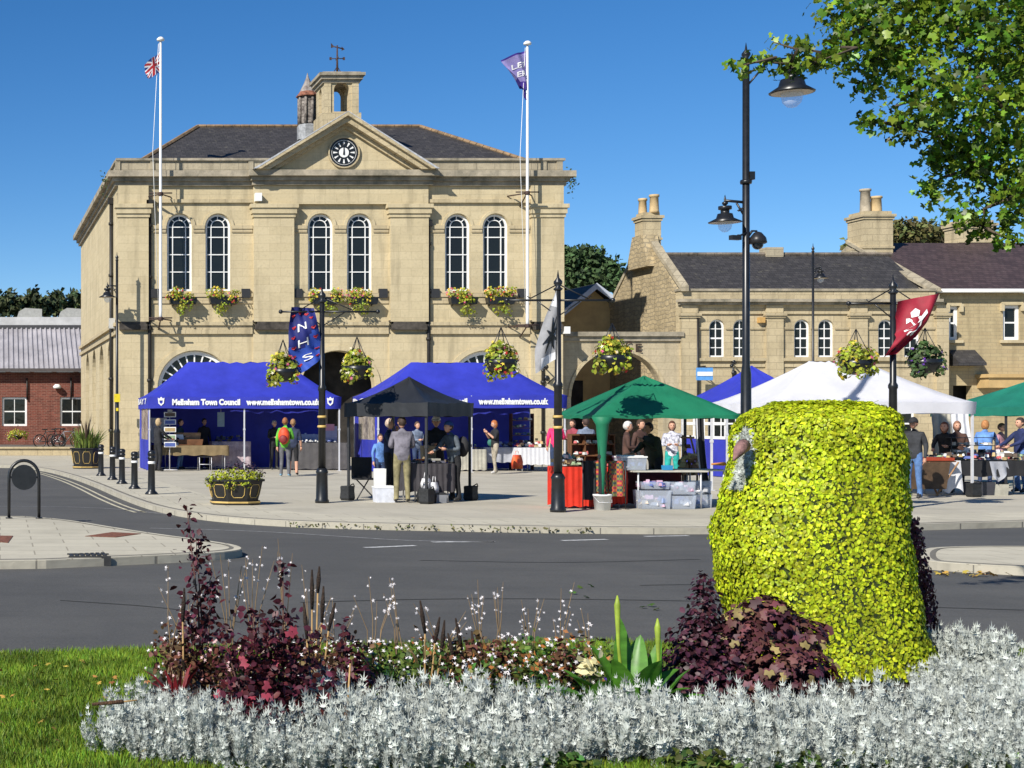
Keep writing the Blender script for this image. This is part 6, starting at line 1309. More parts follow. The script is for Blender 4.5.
m = MB(); m.sph((0, .17, 1.22), 1, (.17, .13, .26), 14, 10); ru = m.build('rucksack', mat('orange_rucksack', (.65, .07, .02), .6, .1, 5, .3, 20), pg); m = MB(); m.sph((0, .29, 1.12), 1, (.12, .06, .13), 12, 8); m.tube([(.13, .06, 1.38), (.14, -.13, 1.25), (.13, .05, 1.02)], .022, 6); m.tube([(-.13, .06, 1.38), (-.14, -.13, 1.25), (-.13, .05, 1.02)], .022, 6); m.build('pocket', mat('dark_red_pack', (.2, .02, .02), .6), ru)
pg, J, k = person('person in shorts and dark top right behind the orange rucksack', 293, 45.8, 1.70, 165, TP['navy'], BT['black'], hair=(.30, .16, .07), shorts=True, sleeve='short')
person('man in grey jacket and khaki trousers with his back turned at the black gazebo', 402, 31.0, 1.76, 172, TP['grey'], BT['khaki'], hair=(.05, .03, .02), arms=arms('hold', 'hold'), bulk=1.18, look=(10, 12))
person('pink faced balding person left of the man in the grey jacket', 389, 33.2, 1.72, 60, TP['navy'], BT['black'], hair=(.50, .38, .30), arms=arms('phone', 'face'))
person('seller in a white cap and black top behind the black gazebo table', 436, 32.3, 1.78, -8, TP['black'], BT['black'], skin=SKD, hat=(WHT, 'cap'), arms=arms('hold', 'hold'), look=(-10, 6), bulk=1.1)
pg, J, k = person('customer in slate hoodie and blue beanie leaning over the black gazebo table', 455, 31.4, 1.68, -70, TP['slate'], BT['black'], hat=(mat('blue_beanie', (.03, .08, .22), .9), 'beanie'), arms=arms('reach', 'hold'), bend=14, bulk=1.12)
m = MB(); m.sph((0, .2, 1.15), 1, (.15, .11, .22), 12, 8); m.build('backpack', BKL, pg)
person('child in a blue top sitting behind the man in the grey jacket', 380, 36.5, 1.35, 10, TP['blue'], BT['dkjeans'], hair=(.08, .05, .03), z=0)
person('small far person with pale top between the seller and the grey jacket', 417, 46.5, 1.62, 20, TP['bluegrey'], BT['dkjeans'], hair=(.10, .06, .04), arms=arms('hold', 'hold'))
pg, J, k = person('red haired woman in black top looking at her phone by the right blue tent', 495, 46.8, 1.66, -85, TP['black'], BT['stone'], hair=(.45, .14, .04), shoes=(.5, .48, .45), arms=arms('phone', 'phone'), sleeve='short', hairlen=.2, look=(0, 12), stride=.06)
m = MB(); m.sph((-.2, -.02, .98), 1, (.09, .14, .13), 10, 8); m.build('shoulder_bag', mat('green_bag', (.03, .15, .12), .7), pg)
person('person in a bright pink jacket and dark jeans behind the post with the grey flag', 556, 45.2, 1.72, 165, TP['pink'], BT['dkjeans'], hair=(.30, .22, .15), arms=arms('hold', DW), bulk=1.15, shoes=(.5, .45, .4))
person('woman in maroon top and black trousers right of the pink jacket', 573, 45.8, 1.68, -60, TP['maroon'], BT['black'], hair=(.05, .025, .015), arms=arms('hold', 'hold'), hairlen=.3)
person('man in blue grey shirt with his back turned at the green gazebo', 586, 39.5, 1.74, 178, TP['bluegrey'], BT['black'], hair=(.07, .04, .03), arms=arms('hold', 'hold'), bulk=1.1)
person('white haired person behind the wooden shelves', 627, 33.5, 1.66, 70, TP['brown'], BT['black'], hair=(.62, .60, .56), arms=arms('hold', 'hold'))
person('person in dark brown coat near the gazebo pole behind the shelves', 640, 36, 1.7, 30, TP['brown'], BT['black'], hair=(.06, .03, .02))
person('stout person in a dark olive coat leaning under the green gazebo', 656, 30.9, 1.66, -75, TP['olive'], BT['black'], skin=SKD, hair=(.05, .03, .02), arms=arms('reach', 'phone'), bend=16, bulk=1.35, look=(0, 10))
person('woman in black and white patterned top and turquoise trousers near the wooden rack', 672, 36.5, 1.66, -20, TP['pattern'], BT['teal'], hair=(.10, .04, .02), arms=arms('hold', 'hold'), hairlen=.2)
person('man in dark cap and jacket with an arm raised beside the hedge figure', 914, 32.4, 1.74, -55, TP['char'], BT['jeans'], skin=SKD, hat=(BKL, 'cap'), arms=arms('up', 'down'), bulk=1.1, look=(0, 6))
person('woman in dark coat with brown hair bending at the right hand stall', 947, 34.8, 1.66, -50, TP['black'], BT['black'], hair=(.16, .06, .03), arms=arms('reach', 'hold'), bend=15, hairlen=.3)
person('person in pale jacket right of the woman in the dark coat', 957, 35.6, 1.66, -20, TP['brown'], BT['black'], hair=(.25, .12, .07), arms=arms('hold', 'hold'), hairlen=.3)
person('fair haired person in a blue shirt under the sea green gazebo', 985, 37.6, 1.68, 130, TP['blue'], BT['dkjeans'], hair=(.45, .20, .07), arms=arms('reach', 'hold'), hairlen=.2)
person('person in a mauve top deep under the sea green gazebo', 1001, 38.6, 1.60, 30, TP['mauve'], BT['dkjeans'], hair=(.10, .05, .03), arms=arms('hold', 'hold'))
person('person in dark blue top and jeans at the right edge of the photo', 1021, 35.0, 1.74, -85, TP['dkblue'], BT['jeans'], hair=(.04, .025, .02), arms=arms('reach', 'reach'), bulk=1.05)
# ================================================================ LAWN AND FLOWER BED
edge = [(-20, 10.6), (-5, 11.0), (0, 11.07), (1.3, 11.35), (3, 11.6), (4.5, 11.7), (6, 11.6), (9, 11.1), (20, 9.8)]
sheet('lawn', edge+[(20, -20), (-20, -20)], .0, GRS)
MB().strip([(x, y, 0) for x, y in edge], [(x, y+.05, -.13) for x, y in edge]).build('lawn_edge', MATS['dark_soil'])['kind'] = 'structure'
sheet('flower_bed', [(.68, 7.5), (.66, 8.2), (.82, 9.0), (1.1, 10.2), (2.5, 10.9), (5, 11.1), (8, 10.6), (8, 7.3), (3, 7.4)], .012, MATS['dark_soil'])
def in_poly_top(x): return np.interp(x, [p[0] for p in edge], [p[1] for p in edge])
def grass(name, x0, x1, y0, y1, n, keep=None, h=(.025, .06)):
    x = rng.uniform(x0, x1, n); y = rng.uniform(y0, y1, n); k = y < in_poly_top(x)-.02+.06*rng.random(n)
    if keep is not None: k &= keep(x, y)
    x, y = x[k], y[k]; n = len(x); hh = rng.uniform(h[0], h[1], n); a = rng.uniform(0, 6.28, n); w = rng.uniform(.0025, .0055, n); l = rng.uniform(0, .7, n)*hh; b = rng.uniform(0, 6.28, n)
    V = np.zeros((n, 4, 3)); dx, dy = np.cos(a)*w, np.sin(a)*w; lx, ly = np.cos(b)*l, np.sin(b)*l
    V[:, 0] = np.c_[x-dx, y-dy, np.zeros(n)]; V[:, 1] = np.c_[x+dx, y+dy, np.zeros(n)]; V[:, 2] = np.c_[x+dx*.6+lx*.5, y+dy*.6+ly*.5, hh*.6]; V[:, 3] = np.c_[x+lx, y+ly, hh]
    # second tri of each quad closes the tip
    F_ = np.arange(n*4).reshape(n, 4); o = np_mesh(name, V.reshape(-1, 3), F_, GBL); tag(o, kind='stuff'); return o
GBL = mat('grass_blade', (.19, .30, .025), .6, .35, 1.6, island=.45, hue=.035, trans=.35)
bedx = lambda x, y: ~((x > .70+.10*np.maximum(0, y-8.3)) & (y < 10.0+.5*(x > 1)) & (y > 7.6))
tag(grass('grass', -.6, 2.6, 6.6, 11.5, 95000, bedx), 'bright short lawn grass at the lower left and behind the flowers', kind='stuff')
grass('grass', 2.4, 8.5, 10.2, 11.8, 26000); grass('grass', 1.5, 6.2, 6.9, 7.55, 26000)
# fallen leaves
FL = mat('fallen_leaf', (.42, .24, .05), .8, .3, 5, island=.5, hue=.04)
def fallen(pts, s, name='fallen_leaves', m=FL): p = np.array(pts, float); nn = np.tile([0, 0, 1.], (len(p), 1))+.5*sphere_dirs(len(p)); v, f = scatter(*T_MAPLE, p, s, nn); o = np_mesh(name, v, f, m); o['kind'] = 'stuff'
fallen([(random.uniform(-.1, 1.4), random.uniform(7.6, 10.6), .055) for _ in range(46)], .035)
fallen([(*G(random.uniform(935, 1010), random.uniform(572, 577), -.1)[:2], -.08) for _ in range(26)], .07)
fallen([(*G(random.uniform(560, 660), random.uniform(585, 610), -.1)[:2], -.085) for _ in range(7)], .07, m=FGR)
wd = [(kx_, ky_) for kx_, ky_ in offset_poly(kerb, -.06) if 5 < kx_ < 9.5]
p = np.array([(x+random.uniform(-.2, .2), y+random.uniform(-.05, .05), -.08+random.random()*.06) for x, y in wd for _ in range(16)]); v, f = scatter(*T_DIA, p, .06, sphere_dirs(len(p))+np.array((0, 0, .5))); np_mesh('kerb_weeds', v, f, mat('kerb_weed', (.12, .12, .04), .8, .3, island=.5, hue=.05))['kind'] = 'stuff'
# ---------------------------------------------------------------- silver ragwort
SIL = mat('silver_leaf', (.47, .50, .46), .8, .15, 5, island=.35, trans=.10); STEMG = mat('pale_stem', (.35, .4, .33), .8, .1)
def silver_mesh(i):
    V = []; Fq = []; o = 0
    for j in range(95):
        a = rng.uniform(0, 6.28); r = .17*math.sqrt(rng.random()); bx, by = r*math.cos(a), r*math.sin(a); H = rng.uniform(.08, .29)*(1-.25*(r/.17)**2); tx, ty = bx*(1.25), by*(1.25)
        n = 10; t = np.sort(rng.random(n))**.7; t[-1] = 1; pos = np.c_[bx+(tx-bx)*t, by+(ty-by)*t, H*t*.95]
        an = rng.uniform(0, 6.28, n)+np.arange(n)*2.4; out = np.c_[np.cos(an), np.sin(an), np.zeros(n)]
        tip = out*(1-.6*t[:, None])+np.array((0, 0, .9))*(.4+t[:, None]); nrm = np.cross(np.cross(tip, out+np.array((0, 0, .01))), tip)+.3*rng.normal(size=(n, 3))
        tipu = unit(tip); nr = unit(nrm-tipu*(nrm*tipu).sum(1, keepdims=True)+1e-4)
        # scatter's y axis is cross(n, x), x = cross(up, n): choose up so that y = tip
        v, f = scatter(*T_FEATH, pos, rng.uniform(.026, .046, n), nr, up=tipu); V.append(v); Fq.append(f+o); o += len(v)
    return np_mesh('foliage', np.concatenate(V), np.concatenate(Fq), SIL, link=False)
SM = [silver_mesh(i) for i in range(6)]
def silver(x, y, s, i):
    t = thing('silver_ragwort', 'silvery felted ragwort plant in the border along the front of the flower bed', 'plant', (x, y, .01), random.uniform(0, 6.28), 'silver ragwort border'); t.scale = (s, s, s)
    link_mesh('foliage', SM[i % 6], t)
i = 0
for D_, x0, x1, st, s in ((7.62, .72, 5.8, .235, .98), (7.88, .62, 5.9, .235, 1.0), (8.14, .64, 6.0, .24, 1.02), (8.4, .74, 1.35, .25, .95)):
    x = x0
    while x < x1:
        if not (D_ > 8.0 and 1.18 < x < 1.75) and not (D_ > 7.8 and 1.2 < x < 1.62): silver(x+random.uniform(-.05, .05), D_+random.uniform(-.07, .07), s*random.choice((.7, .85, .95, 1.05, 1.15, 1.3)), i); i += 1
        x += st
for D_, x0 in ((8.38, 5.22), (8.62, 5.38), (8.9, 5.56), (9.15, 5.74), (9.4, 5.92), (9.65, 6.15)):
    x = x0
    while x < 6.9: silver(x+random.uniform(-.05, .05), D_+random.uniform(-.07, .07), random.uniform(.7, 1.0), i); i += 1; x += .24
for px, D_ in ((948, 10.1), (965, 10.2), (985, 10.0), (1000, 9.9)): silver(px*D_/F, D_, 1.25, i); i += 1
for x in list(np.arange(1.25, 2.75, .22))+list(np.arange(3.65, 5.5, .23)): silver(float(x)+random.uniform(-.04, .04), 7.38+random.uniform(-.04, .04), random.uniform(.7, 1.0), i); i += 1
# ---------------------------------------------------------------- yellow figure
TD_ = 10.25; tk = TD_/F
prof = [(402.5, 795, 850), (404.5, 780, 868), (409, 762, 882), (416, 749, 891), (426, 741, 897), (440, 737, 901), (458, 734, 904), (478, 728, 906), (500, 719, 908), (530, 712, 910), (560, 713, 912), (590, 719, 915), (620, 729, 918), (650, 745, 923), (675, 762, 929), (700, 775, 934)]
ys_ = np.array([q[0] for q in prof]); Lx = np.array([q[1] for q in prof])*tk; Rx = np.array([q[2] for q in prof])*tk; zs_ = EYE+(HZ-ys_)*tk
_sh = np.interp(ys_, [402, 409, 426, 500, 600, 700], [0, 0, 4, 10, 9, 4])*tk; Lx = Lx+_sh*1.05; Rx = Rx-_sh*1.1-np.interp(ys_, [402, 560, 700], [5, 3, -6])*tk
top_z = zs_[0]; zmin = .0
def body_pt(z, th, k=1.0):
    z = np.asarray(z); th = np.asarray(th); L = np.interp(z, zs_[::-1], Lx[::-1]); Rr = np.interp(z, zs_[::-1], Rx[::-1]); cx_, hw = (L+Rr)/2, (Rr-L)/2*k
    c, s = np.cos(th), np.sin(th); e = .78; x = cx_+hw*np.sign(c)*np.abs(c)**e; y = TD_+np.minimum(.46, hw*.9)*np.sign(s)*np.abs(s)**e*1.0
    return np.stack([x, y, z], -1)
Tf = thing('topiary_figure', 'tall rounded yellow green leaf sculpture with a silver face patch and dark red tail', 'topiary', (820*tk, TD_, 0)); Of = np.array(OFF[Tf.name])
# core
nz_, nt_ = 26, 40; zz_ = np.linspace(.02, top_z-.03, nz_); tt_ = np.linspace(0, 2*math.pi, nt_, endpoint=False)
gv = body_pt(*np.meshgrid(zz_, tt_, indexing='ij'), k=.955).reshape(-1, 3)-Of
m = MB(); m.add(gv, [(i*nt_+j, i*nt_+(j+1) % nt_, (i+1)*nt_+(j+1) % nt_, (i+1)*nt_+j) for i in range(nz_-1) for j in range(nt_)]+[tuple((nz_-1)*nt_+j for j in range(nt_))], 0, True); m.build('moss_core', mat('moss', (.03, .045, .01), .95, .3, 20), Tf)
n = 50000; z = rng.uniform(.05, top_z, n); _tg = np.linspace(0, 2*math.pi, 721); _pc = body_pt(np.full(721, .9), _tg); _al = np.r_[0, np.cumsum(np.linalg.norm(np.diff(_pc, axis=0), axis=1))]; th = np.interp(rng.random(n)*_al[-1], _al, _tg); z = np.where(rng.random(n) < .11, top_z-.12*rng.random(n)**1.3, z)
lump = 1+.018*np.sin(z*19+3*th)+.014*np.sin(7*th-z*11)+.012*rng.normal(size=n)
pt = body_pt(z, th, lump); e = 1e-3; du = body_pt(z, th+e, 1)-body_pt(z, th-e, 1); dz = body_pt(z+.01, th, 1)-body_pt(z-.01, th, 1); nr = unit(np.cross(du, dz))
# roof leaves
nr_ = 2600; a = rng.uniform(0, 6.28, nr_); r = np.sqrt(rng.random(nr_)); tp = body_pt(np.full(nr_, top_z-.02), a, 1); cen = np.array(((Lx[0]+Rx[0])/2, TD_, top_z)); tp = cen+(tp-cen)*r[:, None]; tp[:, 2] = top_z-.02+.022*rng.random(nr_)+.015*(1-r)
pt = np.concatenate([pt, tp]); nr = np.concatenate([nr, np.tile([0, 0, 1.], (nr_, 1))])
ppx = pt[:, 0]/pt[:, 1]*F; ppy = HZ+(EYE-pt[:, 2])/pt[:, 1]*F; sil = (pt[:, 1] < TD_) & (ppy > 430) & (ppy < 489) & (ppx > np.interp(ppy, [430, 460, 489], [735, 737, 733])) & (ppx < np.interp(ppy, [430, 455, 470, 489], [750, 754, 750, 741]))
nn = nr+.48*sphere_dirs(len(nr)); N = len(pt); v, f = scatter(*T_OVAL, pt[~sil]-Of, rng.uniform(.015, .037, (~sil).sum()), nn[~sil], up=np.array((0, 0, -1.))+.8*rng.normal(size=((~sil).sum(), 3)))
np_mesh('yellow_foliage', v, f, mat('golden_leaf', (.52, .60, .02), .5, .2, 3.5, island=.5, hue=.02, trans=.32), Tf)
ps = pt[sil]; ps = np.concatenate([ps]*4); ps = ps+rng.normal(size=(len(ps), 3))*.012; v, f = scatter(*T_FEATH, ps-Of, .04, sphere_dirs(len(ps))+np.array((-.6, -.6, .3))); np_mesh('silver_foliage', v, f, SIL, Tf)
fp_ = pt[sil].mean(0)
bz = EYE-(452-HZ)*tk; bx_ = 712*tk; m = MB(); m.tube([(bx_+.12, TD_-.20, bz+.05), (bx_+.06, TD_-.26, bz+.02), (bx_-.0, TD_-.30, bz-.05)], [.045, .04, .006], 8); bm_ = m.build('beak', mat('pink_brown', (.28, .15, .14), .8, .3, 12, .5, 40), Tf, True)
m = MB(); m.tube([(bx_-.01, TD_-.2, bz-.075), (bx_-.13, TD_-.27, bz-.075)], [.014, .006], 5); m.build('beak_tip', mat('orange_stem', (.55, .22, .06), .7), bm_, True)
# tail
tp_ = [(518, 900, 908), (540, 898, 915), (565, 897, 922), (590, 896, 928), (620, 896, 933), (650, 896, 936), (675, 896, 938), (700, 896, 940)]
zt_ = np.array([EYE+(HZ-q[0])*(TD_+.35)/F for q in tp_]); tL = np.array([q[1] for q in tp_])*(TD_+.35)/F*.985; tR = np.array([q[2] for q in tp_])*(TD_+.35)/F
n = 5200; z = rng.uniform(.03, zt_[0], n); th = rng.uniform(0, 6.28, n); L = np.interp(z, zt_[::-1], tL[::-1])-.1; Rr = np.interp(z, zt_[::-1], tR[::-1]); rr = .6+.4*rng.random(n)**.5
pos = np.c_[(L+Rr)/2+(Rr-L)/2*np.cos(th)*rr, TD_+.35+.25*np.sin(th)*rr, z]; v, f = scatter(*T_OVAL, pos-Of, rng.uniform(.022, .04, n), np.c_[np.cos(th), np.sin(th), .2*np.ones(n)]+.6*sphere_dirs(n)); np_mesh('dark_red_tail', v, f, mat('crimson_leaf', (.17, .02, .03), .55, .3, 5, island=.7, hue=.02, trans=.25), Tf)
# ---------------------------------------------------------------- shrubs and flowers
PUR = mat('purple_leaf', (.065, .018, .03), .5, .3, 5, island=.6, hue=.03, trans=.15); COL = mat('coleus_leaf', (.062, .015, .026), .55, .3, 5, island=.6, hue=.03, trans=.12, col2=(.12, .045, .035)); DKR = mat('dark_red_leaf', (.085, .016, .026), .5, .3, 5, island=.7, hue=.03, trans=.25); STM = mat('dark_stem', (.09, .04, .03), .7)
def shrub(label, px, D_, blobs, n, size, m_, tpl=T_OVAL, name='shrub', cat='shrub', shell=.35, upb=.5, stems=8, extra=None, group=None):
    c = np.array((px*D_/F, D_, .01)); t = thing(name, label, cat, tuple(c), 0, group); p, d = clump_pts(blobs, n, shell); p[:, 2] = np.maximum(p[:, 2], .02)
    nn = d+.7*sphere_dirs(n)+np.array((0, 0, upb)); v, f = scatter(*tpl, p, size*rng.uniform(.6, 1.25, n), nn); np_mesh('foliage', v, f, m_, t)
    for b in blobs[:stems]: MB().tube([(b[0]*.2, b[1]*.2, 0), (b[0]*.6, b[1]*.6, b[2]*.5), (b[0], b[1], b[2]+b[5]*.6)], [.008, .006, .003], 5).build('stem', STM, t)
    if extra: extra(t, blobs)
    return t
s_ = 161.
shrub('tall dark purple leafy shrub with a pointed top in front of the yellow figure', 700, 8.75, [(.02, 0, .58, .12, .10, .20), (-.0, 0, .42, .20, .16, .2), (-.05, 0, .24, .27, .2, .2), (.1, 0, .3, .2, .2, .24), (-.15, -.05, .14, .17, .15, .14), (.02, 0, .76, .055, .05, .09)], 3000, .040, PUR)
def specks(t, blobs): p, d = clump_pts(blobs, 60, .95); v, f = scatter(*T_MAPLE, p, .05, d+np.array((0, -1, .6))); np_mesh('pale_leaves', v, f, mat('ochre_leaf', (.35, .27, .10), .6, .3, island=.3, trans=.2), t)['kind'] = 'stuff'
shrub('broad reddish brown coleus with ochre speckled leaves in front of the yellow figure', 772, 8.7, [(-.05, 0, .56, .2, .18, .15), (.16, 0, .47, .16, .18, .14), (-.15, 0, .45, .16, .16, .2), (0, -.1, .28, .28, .2, .2), (.2, -.05, .22, .16, .16, .18), (.02, .0, .1, .25, .2, .15)], 1900, .052, COL, T_MAPLE, extra=specks)
def sprigs(t, lst, m_, size, n=70):
    for (x, y, h, lean, w) in lst:
        pts = [(x, y, 0), (x+lean*.3, y, h*.5), (x+lean, y, h)]; MB().tube(pts, [.008, .006, .002], 5).build('stem', STM, t)
        q = rng.random(n)**.8; pos = np.c_[x+lean*q**1.5+rng.normal(size=n)*w*(1.15-q*.7), y+rng.normal(size=n)*w*(1.15-q*.7), h*(.22+.80*q)]; v, f = scatter(*T_OVAL, pos, size*rng.uniform(.6, 1.2, n), sphere_dirs(n)+np.array((0, -.2, .6))); np_mesh('foliage', v, f, m_, t)
t = thing('purple_sapling', 'tallest sparse dark red leaved stem rising over the road at the left of the bed', 'plant', tuple(PX(203, 9.1, .01))); sprigs(t, [(0, 0, 1.21, -.10, .06), (.01, .01, 1.0, -.05, .07), (.03, .02, .75, .02, .06), (-.07, 0, .55, -.05, .05)], DKR, .046, 120)
t = thing('dark_red_shrub', 'dense dark red leafy shrub with one upright sprig left of the silver border gap', 'shrub', tuple(PX(272, 8.1, .01)))
bl = [(0, 0, .48, .2, .18, .2), (-.12, 0, .3, .2, .2, .22), (.12, 0, .28, .22, .2, .2), (-.1, -.25, .16, .18, .16, .15), (.08, -.1, .12, .25, .2, .12)]
p, d = clump_pts(bl, 1700, .2); v, f = scatter(*T_OVAL, p, .042*rng.uniform(.6, 1.3, 1700), sphere_dirs(1700)+np.array((0, -.2, .7))); np_mesh('foliage', v, f, DKR, t); sprigs(t, [(.06, 0, .96, .0, .05), (-.05, 0, .72, -.06, .07), (.0, .05, .68, .08, .07), (.12, 0, .6, .12, .06), (-.15, 0, .6, -.12, .06)], DKR, .044, 80)
p, d = clump_pts(bl, 26, .9); v, f = scatter(*T_MAPLE, p, .05, d+np.array((0, -1, .4))); np_mesh('bright_leaves', v, f, mat('rose_leaf', (.35, .05, .08), .6, .2, trans=.2), t)['kind'] = 'stuff'
shrub('low dark red leaved plant beside the leaning brown seed head', 352, 8.75, [(0, 0, .25, .12, .12, .2), (.08, 0, .15, .14, .12, .14), (-.05, 0, .45, .05, .05, .14)], 420, .045, DKR)
# mixed green and bronze bedding
MIX = mat('bedding_leaf', (.10, .16, .03), .6, .3, 5, island=.6, hue=.07, trans=.25); BRZ = mat('bronze_bedding', (.13, .06, .03), .6, .3, 5, island=.6, hue=.05, trans=.2); WPT = mat('white_petal', (.8, .76, .78), .6, .05, island=.12, trans=.25); PLP = mat('blush_petal', (.7, .45, .45), .6, .1, island=.2, trans=.25)
lab_mix = 'low mixed green bedding plant with small white and blush flowers behind the silver border'
for px in list(range(165, 345, 24))+list(range(345, 600, 19)):
    D_ = 9.3+random.uniform(-.35, .75); hgt = random.uniform(.24, .42); n = 300; t = thing('bedding_plant', lab_mix, 'plant', tuple(PX(px, D_, .01)), 0, 'mixed bedding plants'); bl = [(random.uniform(-.12, .12), random.uniform(-.1, .1), hgt*random.uniform(.3, .7), .13, .13, hgt*.45) for _ in range(4)]
    p, d = clump_pts(bl, n, .1); p[:, 2] = np.abs(p[:, 2]); v, f = scatter(*T_OVAL, p, .042*rng.uniform(.5, 1.3, n), sphere_dirs(n)+np.array((0, 0, .6))); np_mesh('foliage', v, f, BRZ if random.random() < .3 else MIX, t)
    k_ = 32; p, d = clump_pts(bl, k_, .8); p[:, 2] = np.abs(p[:, 2])+.04; v, f = scatter(*T_FLOW, p, .028*rng.uniform(.7, 1.3, k_), d*.4+np.array((-.3, -1, .5))); np_mesh('flowers', v, f, WPT if px > 330 or random.random() < .5 else PLP, t)['kind'] = 'stuff'
    if px > 400 and random.random() < .5: p, d = clump_pts(bl, 40, .8); v, f = scatter(*T_DIA, p+np.array((0, 0, .05)), .04, sphere_dirs(40)); np_mesh('orange_tips', v, f, mat('orange_tip', (.32, .12, .03), .7, .2, island=.4), t)['kind'] = 'stuff'
# wand flowers
def smooth3(pts, n=2):
    pts = [Vector(p) for p in pts]
    for _ in range(n):
        q = [pts[0]]
        for a, b in zip(pts, pts[1:]): q += [a.lerp(b, .25), a.lerp(b, .75)]
        pts = q+[pts[-1]]
    return [tuple(p) for p in pts]
def gaura(px, D_, n, hmin, hmax, spread, label):
    t = thing('wand_flower', label, 'flower', tuple(PX(px, D_, .01)), 0, 'wand flowers with small white blooms'); P_ = []; 
    for j in range(n):
        h = random.uniform(hmin, hmax); lx, ly = random.uniform(-1, 1)*spread, random.uniform(-.6, .6)*spread; pts = [(random.uniform(-.05, .05), random.uniform(-.05, .05), .1), (lx*.35, ly*.35, h*.6), (lx, ly, h)]
        MB().tube(pts, [.004, .003, .0015], 4, caps=False).build('stem', mat('wiry_stem', (.22, .15, .08), .7), t)
        for q in range(random.randint(2, 5)): s = random.uniform(.72, 1.0); P_.append((lx*(.35+.65*(s-.6)/.4)+random.uniform(-.02, .02), ly*.8+random.uniform(-.02, .02), h*s))
    p = np.array(P_); v, f = scatter(*T_FLOW, p, .024*rng.uniform(.6, 1.3, len(p)), sphere_dirs(len(p))*.6+np.array((-.3, -1, .2))); np_mesh('flowers', v, f, WPT, t)['kind'] = 'stuff'
gl = 'airy wand flower with white blooms on thin stems, one of many in the bed'
for px, D_, n, a, b, sp in ((168, 9.3, 4, .55, .85, .28), (190, 9.4, 4, .4, .7, .25), (230, 9.5, 6, .6, .9, .12), (252, 9.7, 5, .65, .95, .18), (285, 9.5, 4, .8, 1.0, .1), (310, 9.8, 5, .5, .8, .2), (335, 9.9, 5, .35, .6, .15), (375, 9.9, 5, .4, .7, .15), (400, 10.0, 4, .5, .72, .1), (440, 10, 5, .35, .6, .2), (480, 10.1, 5, .45, .75, .12), (500, 10.0, 4, .5, .7, .05), (530, 9.9, 5, .4, .62, .1), (560, 9.9, 5, .4, .65, .15), (590, 9.8, 4, .3, .5, .1)): gaura(px, D_, n, a, b, sp, gl)
# seed spikes
SPK = mat('dark_seed_head', (.03, .018, .012), .9, .3, 40, .8, 90); STK = mat('straw_stalk', (.38, .24, .10), .8, .2, 4)
def spikes(label, px, D_, lst, dry=0):
    t = thing('millet', label, 'grass plant', tuple(PX(px, D_, .01)))
    for x, h0, h1, lean in lst:
        MB().tube([(x*.3, 0, 0), (x*.8, 0, h0*.6), (x, 0, h0)], [.007, .006, .005], 5).build('stalk', STK, t)
        MB().tube([(x, 0, h0), (x+lean*.5, 0, (h0+h1)/2), (x+lean, 0, h1)], [.009, .014, .005], 8).build('seed_head', SPK, t)
    for j in range(dry):
        a = random.uniform(-1, 1); v = []; m = MB(); L = random.uniform(.25, .5); pts = [(a*.02, 0, .1), (a*.12, -.02, L), (a*.3, -.05, L*1.05), (a*.42, -.06, L*.8)]
        pts = smooth3(pts); m.strip([(p[0]-.006*(1-i/len(pts)), p[1], p[2]) for i, p in enumerate(pts)], [(p[0]+.006*(1-i/len(pts)), p[1]+.008, p[2]) for i, p in enumerate(pts)]); m.build('dry_leaf', STK, t, recalc=False)
spikes('millet plant with three tall black seed spikes right of the dark red shrub', 312, 9.1, [(0, .58, .82, .0), (.035, .68, .84, .01), (.06, .50, .72, .01), (.10, .45, .62, .04), (-.03, .4, .62, -.02)], 9)
spikes('single dark seed spike left of the tall red leaved stem', 186, 9.0, [(-.02, .52, .72, .01)], 4)
spikes('cluster of bent dark seed heads standing behind the silver border', 425, 9.2, [(0, .42, .62, -.03), (.06, .36, .52, .03), (.1, .3, .5, .02), (.18, .25, .42, -.04)], 6)
spikes('pair of dark seed heads among the white flowers', 462, 9.3, [(0, .3, .5, -.04), (.08, .22, .42, -.02)], 4)
t = thing('fallen_seed_head', 'brown seed head leaning forward over the silver border', 'seed head', tuple(PX(344, 7.7, .05))); MB().tube([(0, 0, .0), (.03, .05, .22)], [.012, .016], 7).build('seed_head', mat('brown_seed', (.10, .05, .025), .9, .3, 40, .8, 90), t); MB().tube([(.03, .05, .22), (.06, .12, .42)], [.006, .005], 5).build('stalk', STK, t)
t = thing('fallen_seed_head', 'brown seed head lying across the left end of the silver border', 'seed head', tuple(PX(92, 7.75, .27))); MB().tube([(0, 0, .0), (.16, -.03, .02)], [.008, .012], 7).build('seed_head', MATS['brown_seed'], t); MB().tube([(.16, -.03, .02), (.23, -.04, .03)], [.005, .004], 5).build('stalk', STK, t)
# red cordyline-like plant
v, f = blades(22, .03, .18, .34, .03, 1.1); t = thing('red_leaved_plant', 'small plant with arching dark red strap leaves at the left end of the bed', 'plant', tuple(PX(178, 8.9, .01))); np_mesh('leaves', v, f, mat('red_strap', (.18, .015, .02), .5, .2, trans=.2), t)
